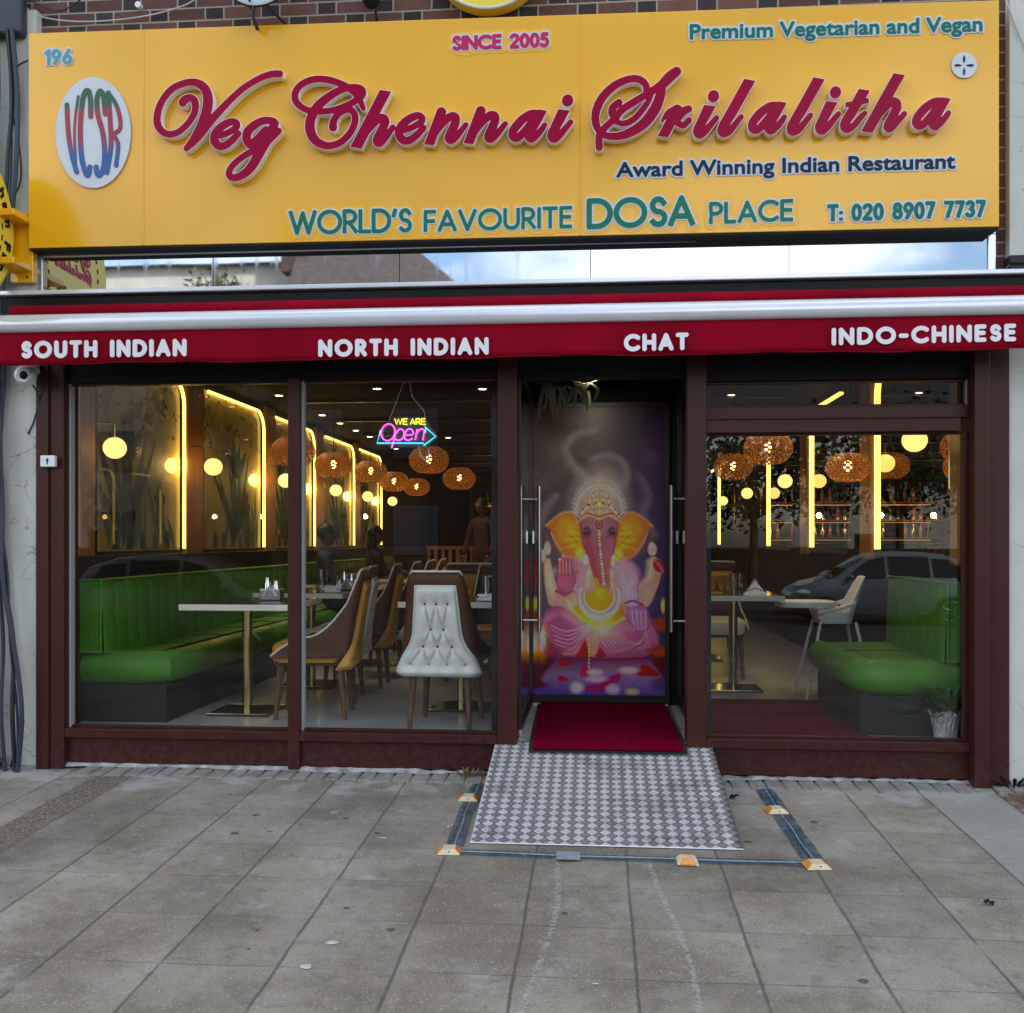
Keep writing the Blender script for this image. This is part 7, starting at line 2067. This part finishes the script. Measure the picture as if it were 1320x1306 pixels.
pmat('skin', (.16, .07, .04), rough=.5, var=.06)
pmat('hair_black', (.008, .007, .007), rough=.45)
pmat('cloth_maroon', (.07, .012, .016), rough=.85, var=.15)
pmat('cloth_black', (.014, .013, .016), rough=.85)
pmat('cloth_navy', (.025, .03, .06), rough=.85, var=.15)
def skin_body(name, joints, edges, mat, parent, sub=2):
    me = bpy.data.meshes.new(name); off = RL[parent.name]
    me.from_pydata([tuple(Vector(j[0])) for j in joints], edges, []); me.materials.append(MATS[mat] if isinstance(mat, str) else mat)
    o = link(name, me, parent)
    sk = o.modifiers.new('skin', 'SKIN')
    for v_, j in zip(me.skin_vertices[0].data, joints): v_.radius = (j[1], j[2] if len(j) > 2 else j[1])
    me.skin_vertices[0].data[0].use_root = True
    s3 = o.modifiers.new('sub', 'SUBSURF'); s3.levels = 2; s3.render_levels = 2
    for m_ in (0,): sk.use_smooth_shade = True
    return o
def head(t, c, face, hair_long=False):
    """c: head centre (local), face: unit direction"""
    off = RL[t.name]; f = Vector(face).normalized(); s_ = f.cross(Vector((0, 0, 1)))
    b = MB(); b.ell(off + c, (.075, .085, .112), 20, 14)
    b.ell(off + c + f * .085 + Vector((0, 0, -.012)), (.016, .018, .024), 10, 6)
    for q in (-1, 1): b.ell(off + c + s_ * q * .078 + Vector((0, 0, -.005)), (.014, .018, .03), 8, 6)
    b.ell(off + c + f * .072 + Vector((0, 0, -.055)), (.026, .016, .010), 10, 6)
    b.build('head', 'skin', t, smooth=True)
    b = MB()
    for q in (-1, 1): b.ell(off + c + f * .076 + s_ * q * .03 + Vector((0, 0, .012)), (.011, .009, .007), 8, 6)
    b.build('eyes', 'hair_black', t, smooth=True)
    b = MB(); b.ell(off + c - f * .018 + Vector((0, 0, .032)), (.088, .096, .098), 20, 12)
    if hair_long: b.ell(off + c - f * .05 + Vector((0, 0, -.10)), (.080, .060, .16), 16, 10)
    b.build('hair', 'hair_black', t, smooth=True)
def arm_hand(t, J, name='hands'):
    pass
# standing figure near the bar
def person(label, loc, rz, pose, cloth, long_hair=False):
    t = thing('person', label, 'person', (0, 0, 0), None)
    if pose == 'stand':
        J = [((0, 0, .95), .145, .11), ((0, 0, 1.12), .135, .10), ((0, .0, 1.32), .16, .105), ((0, 0, 1.43), .09, .07), ((0, .01, 1.52), .05, .05),
             ((-.18, 0, 1.40), .06), ((-.24, .02, 1.14), .045), ((-.22, .16, .96), .034), ((.18, 0, 1.40), .06), ((.24, .02, 1.14), .045), ((.22, .16, .96), .034),
             ((-.10, 0, .88), .09), ((-.11, .02, .48), .062), ((-.11, 0, .09), .042), ((-.11, .13, .035), .035), ((.10, 0, .88), .09), ((.11, .02, .48), .062), ((.11, 0, .09), .042), ((.11, .13, .035), .035)]
        E_ = [(0, 1), (1, 2), (2, 3), (3, 4), (3, 5), (5, 6), (6, 7), (3, 8), (8, 9), (9, 10), (0, 11), (11, 12), (12, 13), (13, 14), (0, 15), (15, 16), (16, 17), (17, 18)]
        hands = [((-.22, .16, .96), (-.1, .5, -.8)), ((.22, .16, .96), (.1, .5, -.8))]; hcn = Vector((0, .03, 1.64))
    else:
        J = [((0, 0, .54), .15, .12), ((0, -.01, .70), .135, .10), ((0, .0, .90), .155, .10), ((0, .0, 1.00), .085, .07), ((0, .02, 1.09), .05, .05),
             ((-.17, 0, .97), .06), ((-.23, .08, .74), .045), ((-.14, .30, .78), .034), ((.17, 0, .97), .06), ((.23, .08, .74), .045), ((.14, .30, .78), .034),
             ((-.10, .06, .52), .09), ((-.11, .44, .50), .065), ((-.11, .42, .08), .042), ((-.11, .55, .035), .035), ((.10, .06, .52), .09), ((.11, .44, .50), .065), ((.11, .42, .08), .042), ((.11, .55, .035), .035)]
        E_ = [(0, 1), (1, 2), (2, 3), (3, 4), (3, 5), (5, 6), (6, 7), (3, 8), (8, 9), (9, 10), (0, 11), (11, 12), (12, 13), (13, 14), (0, 15), (15, 16), (16, 17), (17, 18)]
        hands = [((-.14, .30, .78), (.3, .9, .0)), ((.14, .30, .78), (-.3, .9, .0))]; hcn = Vector((0, .03, 1.21))
    skin_body('body', J, E_, cloth, t)
    head(t, hcn, (0, 1, -.05), long_hair)
    for o, d in hands:
        o, d = Vector(o), Vector(d).normalized(); sd_ = d.cross(Vector((0, 0, 1))).normalized(); b = MB()
        b.ell(o + d * .045, (.038, .038, .026), 12, 8)
        for k, l in enumerate((.062, .072, .066, .05)):
            q = o + d * .07 + sd_ * (k - 1.5) * .019; b.tube([q, q + d * l * .55, q + d * l + Vector((0, 0, -.018))], [.0095, .0085, .007], 8)
        q = o + d * .03 - sd_ * .035; b.tube([q, q + d * .03 - sd_ * .02, q + d * .06 - sd_ * .022], [.011, .010, .008], 8)
        b.build('hand', 'skin', t, smooth=True)
    t.location = loc; t.rotation_euler = (0, 0, rz)
    return t
person('standing person in dark maroon seen dimly near the far bar', (-1.62, 8.4, FZ), R(150), 'stand', 'cloth_maroon')
person('seated person with black hair seen dimly among the far tables', (-2.62, 5.9, FZ), R(-60), 'sit', 'cloth_black', True)
person('seated person in dark blue clothing on the banquette, farther back', (-2.85, 4.6, FZ), R(-75), 'sit', 'cloth_navy')
# ------------------------------------------------------------------ the other side of the street (seen only in the glass and the steel)
pmat('house_render', (.60, .57, .50), rough=.85, var=.12, vscale=1.5)
pmat('roof_tile', (.085, .066, .062), rough=.8, var=.3, vscale=6)
pmat('window_dark', (.12, .15, .19), rough=.08)
pmat('frame_white', (.16, .17, .18), rough=.5)
pmat('leaf_mass', (.055, .085, .025), rough=.7, var=.5, vscale=3)
pmat('bark', (.09, .065, .045), rough=.9, var=.3, vscale=15)
def house(name, label, x0, x1, y0, y1, ze, zr, mat, hip=True):
    t = thing(name, label, 'house', ((x0 + x1) / 2, (y0 + y1) / 2, ROADZ)); b = MB(); b.box(x0, x1, y0, y1, ROADZ, ze); b.build('wall', mat, t)
    o = .35; xm0, xm1 = (x0 + (ze and (zr - ze)), x1 - (zr - ze)) if hip else (x0 - o, x1 + o); ym = (y0 + y1) / 2
    if hip == 'right': xm0 = x0 - o
    if xm0 > xm1: xm0 = xm1 = (x0 + x1) / 2
    b = MB(); A = [(x0 - o, y0 - o, ze - .1), (x1 + o, y0 - o, ze - .1), (x1 + o, y1 + o, ze - .1), (x0 - o, y1 + o, ze - .1), (xm0, ym, zr), (xm1, ym, zr)]
    b.add(A, [(0, 1, 5, 4), (2, 3, 4, 5), (1, 2, 5), (3, 0, 4), (0, 3, 2, 1)]); rf = b.build('roof', 'roof_tile', t)
    b = MB(); b.box(xm0 - .5, xm0 + .3, ym - .3, ym + .3, zr - .8, zr + 1.0); b.build('chimney', 'house_brick', rf)
    for zf in (1.0, 3.8):
        if zf + 1.4 > ze: continue
        for k in range(3):
            xc = x0 + (x1 - x0) * (k + .5) / 3; b = MB(); b.box(xc - .65, xc + .65, y1 - .02, y1 + .05, zf - .06, zf + 1.36); f = b.build('window', 'frame_white', t)
            b = MB(); b.box(xc - .58, xc - .03, y1 + .0, y1 + .06, zf, zf + 1.3); b.box(xc + .03, xc + .58, y1, y1 + .06, zf, zf + 1.3); b.build('pane', 'window_dark', f)
    b = MB(); b.box(x0 + .4, x0 + 1.3, y1 - .02, y1 + .07, ROADZ, ROADZ + 2.1); b.build('door', 'maroon_paint', t)
    return t
house('brick_house', 'brick house with steep tiled roof across the street', -9.5, -1.0, -31, -23, 6.0, 11.0, 'house_brick', 'right')
house('pale_house', 'pale rendered house with low roof across the street', -18, -10.2, -40, -28, 10.9, 11.5, 'house_render', False)
house('far_house', 'low pale house farther down the street opposite', 13, 26, -58, -48, 4.6, 7.6, 'house_render')
def tree(label, x, y, h, r, seed):
    rr = random.Random(seed); t = thing('street_tree', label, 'tree', (x, y, ROADZ)); b = MB(); top = ROADZ + h
    b.tube([(x, y, ROADZ), (x + .05, y, ROADZ + h * .35), (x - .05, y, ROADZ + h * .7)], [.16, .12, .06], 10)
    cl = []
    for k in range(13):
        a = rr.uniform(0, 6.28); q = rr.uniform(.2, .75) * r; c = Vector((x + q * math.cos(a), y + q * math.sin(a), ROADZ + h * rr.uniform(.5, .92))); cl.append(c)
        b.tube([(x, y, ROADZ + h * .42), ((x + c.x) / 2, (y + c.y) / 2, (ROADZ + h * .42 + c.z) / 2 + .1), c], [.06, .04, .015], 6)
    b.build('trunk', 'bark', t, smooth=True)
    n = 5200 if h > 9 else 3000; rg = np.random.default_rng(seed); cs = np.array([tuple(c) for c in cl])[rg.integers(0, len(cl), n)] + rg.normal(0, r * .24, (n, 3)) * [1, 1, .8]
    d1 = rg.normal(size=(n, 3)); d1 /= np.linalg.norm(d1, axis=1)[:, None]; d2 = np.cross(d1, rg.normal(size=(n, 3))); d2 /= np.linalg.norm(d2, axis=1)[:, None]
    s_ = rg.uniform(.07, .15, n)[:, None]; V = np.stack([cs - d1 * s_, cs + d2 * s_ * .5, cs + d1 * s_, cs - d2 * s_ * .5], 1).reshape(-1, 3)
    b = MB(); b.v = [tuple(v) for v in V]; b.f = [(4 * i, 4 * i + 1, 4 * i + 2, 4 * i + 3) for i in range(n)]; b.mi = [0] * n
    b.build('crown', 'leaf_mass', t, fix=False)
tree('small leafy tree before the pale house across the street', -11.8, -24.5, 10.6, 2.0, 1)
tree('round leafy tree across the street opposite the right window', 4.5, -24, 5.6, 2.2, 2)
tree('spreading leafy tree farther right across the street', 9.5, -27, 5.9, 2.6, 3)
tree('tall leafy tree at the far right of the opposite pavement', 15.5, -25, 7.0, 2.6, 4)
b = MB(); b.box(-30, 30, -26.3, -26, ROADZ, ROADZ + 1.5); put(b.build('garden_wall', 'house_brick'), 'long brick garden wall behind the opposite pavement', 'wall')

def car_paint(name, col): pmat(name, col, rough=.25, var=.03, coat=.8, metal=.3)
car_paint('car_blue', (.20, .27, .34)); car_paint('car_grey', (.12, .13, .14))
pmat('rim_grey', (.16, .16, .17), rough=.35, metal=.5)
pmat('tyre', (.012, .012, .012), rough=.8); pmat('car_glass', (.02, .025, .03), rough=.05); pmat('lamp_clear', (.7, .72, .74), rough=.1, coat=.6)
def car(label, x, y, d, paint, L=3.9):
    """side-on hatchback, nose towards d (-1 = left, seen from the shop)"""
    z = ROADZ + .003; t = thing('parked_car', label, 'car', (x, y, z)); k = L / 3.9
    P = lambda u, v, w: Vector((x + d * u * k, y + w, z + v))
    # body cross-sections along the length: (u, hood height, half width, belt, roof height)
    sec = [(-1.95, .42, .62, .62, .62), (-1.88, .30, .74, .86, .90), (-1.6, .24, .80, .95, 1.32), (-1.1, .22, .83, .96, 1.47), (-.4, .22, .84, .95, 1.52), (.25, .22, .84, .93, 1.47), (.75, .22, .84, .92, 1.18), (1.10, .22, .83, .92, .955), (1.5, .24, .80, .86, .87), (1.82, .28, .70, .72, .73), (1.95, .40, .58, .58, .58)]
    b = MB(); rings = []
    for u, z0, hw, zb, zr in sec:
        hr = hw * (.76 if zr > zb + .08 else .9)
        rings.append([P(u, z0, hw * .92), P(u, z0 + .15, hw), P(u, (z0 + zb) / 2 + .05, hw * 1.01), P(u, zb, hw * .96), P(u, zb + (zr - zb) * .92, hr), P(u, zr, hr * .8), P(u, zr + .01, 0), P(u, zr, -hr * .8), P(u, zb + (zr - zb) * .92, -hr), P(u, zb, -hw * .96), P(u, (z0 + zb) / 2 + .05, -hw * 1.01), P(u, z0 + .15, -hw), P(u, z0, -hw * .92)])
    n = 13; vs = [q for r_ in rings for q in r_]; fs = [(i * n + j, i * n + (j + 1) % n, (i + 1) * n + (j + 1) % n, (i + 1) * n + j) for i in range(len(rings) - 1) for j in range(n)] + [tuple(range(n)), tuple((len(rings) - 1) * n + j for j in range(n))]
    b.add(vs, fs); b.build('body', paint, t, smooth=True, angle=60)
    for s_ in (-1, 1):
        b = MB()
        for A in ([(-1.50, 1.00), (-.92, 1.00), (-.90, 1.38), (-1.30, 1.34)], [(-.84, 1.00), (-.02, .98), (-.02, 1.42), (-.82, 1.42)], [(.06, .98), (.88, .96), (.42, 1.33), (.06, 1.41)]):
            def wx(v): return s_ * (.84 * .97 - (v - .95) * .33)
            b.quad(*[P(u, v, wx(v) + s_ * .012) for u, v in A])
        o = b.build('side_window', 'car_glass', t, fix=False); q = o.modifiers.new('thick', 'SOLIDIFY'); q.thickness = .01
        b = MB(); b.ell(P(1.66, .66, s_ * .66), (.20, .13, .085), 14, 8); b.build('headlight', 'lamp_clear', t, smooth=True)
        b = MB(); b.ell(P(.78, 1.0, s_ * .90), (.07, .09, .06), 12, 8); b.build('mirror', paint, t, smooth=True)
        for u in (-1.22, 1.26):
            c = P(u, .30, s_ * .78); b = MB(); m = 24
            b.prism([(c.x + .30 * math.cos(6.283 * i / m), c.z + .30 * math.sin(6.283 * i / m)) for i in range(m)], c.y - .09, c.y + .09); w = b.build('wheel', 'tyre', t, smooth=True)
            b = MB()
            for i in range(7):
                a = 6.283 * i / 7; b.tube([(c.x + .04 * math.cos(a), c.y + s_ * .095, c.z + .04 * math.sin(a)), (c.x + .19 * math.cos(a), c.y + s_ * .095, c.z + .19 * math.sin(a))], .022, 6)
            b.tube([(c.x + .20 * math.cos(6.283 * i / m), c.y + s_ * .092, c.z + .20 * math.sin(6.283 * i / m)) for i in range(m)], .016, 6, closed=True); b.build('rim', 'rim_grey', w, smooth=True)
    b = MB(); b.quad(P(.80, 1.155, .60), P(.80, 1.155, -.60), P(1.12, .965, -.72), P(1.12, .965, .72)); o = b.build('windscreen', 'car_glass', t, fix=False); o.location.z += .012; q = o.modifiers.new('thick', 'SOLIDIFY'); q.thickness = .01
    return t
car('dark blue hatchback parked across the street, reflected in the right window', 5.95, -16.2, -1, 'car_blue')
car('grey hatchback parked on the near lane, reflected in the left window', -6.7, -10.6, 1, 'car_grey')
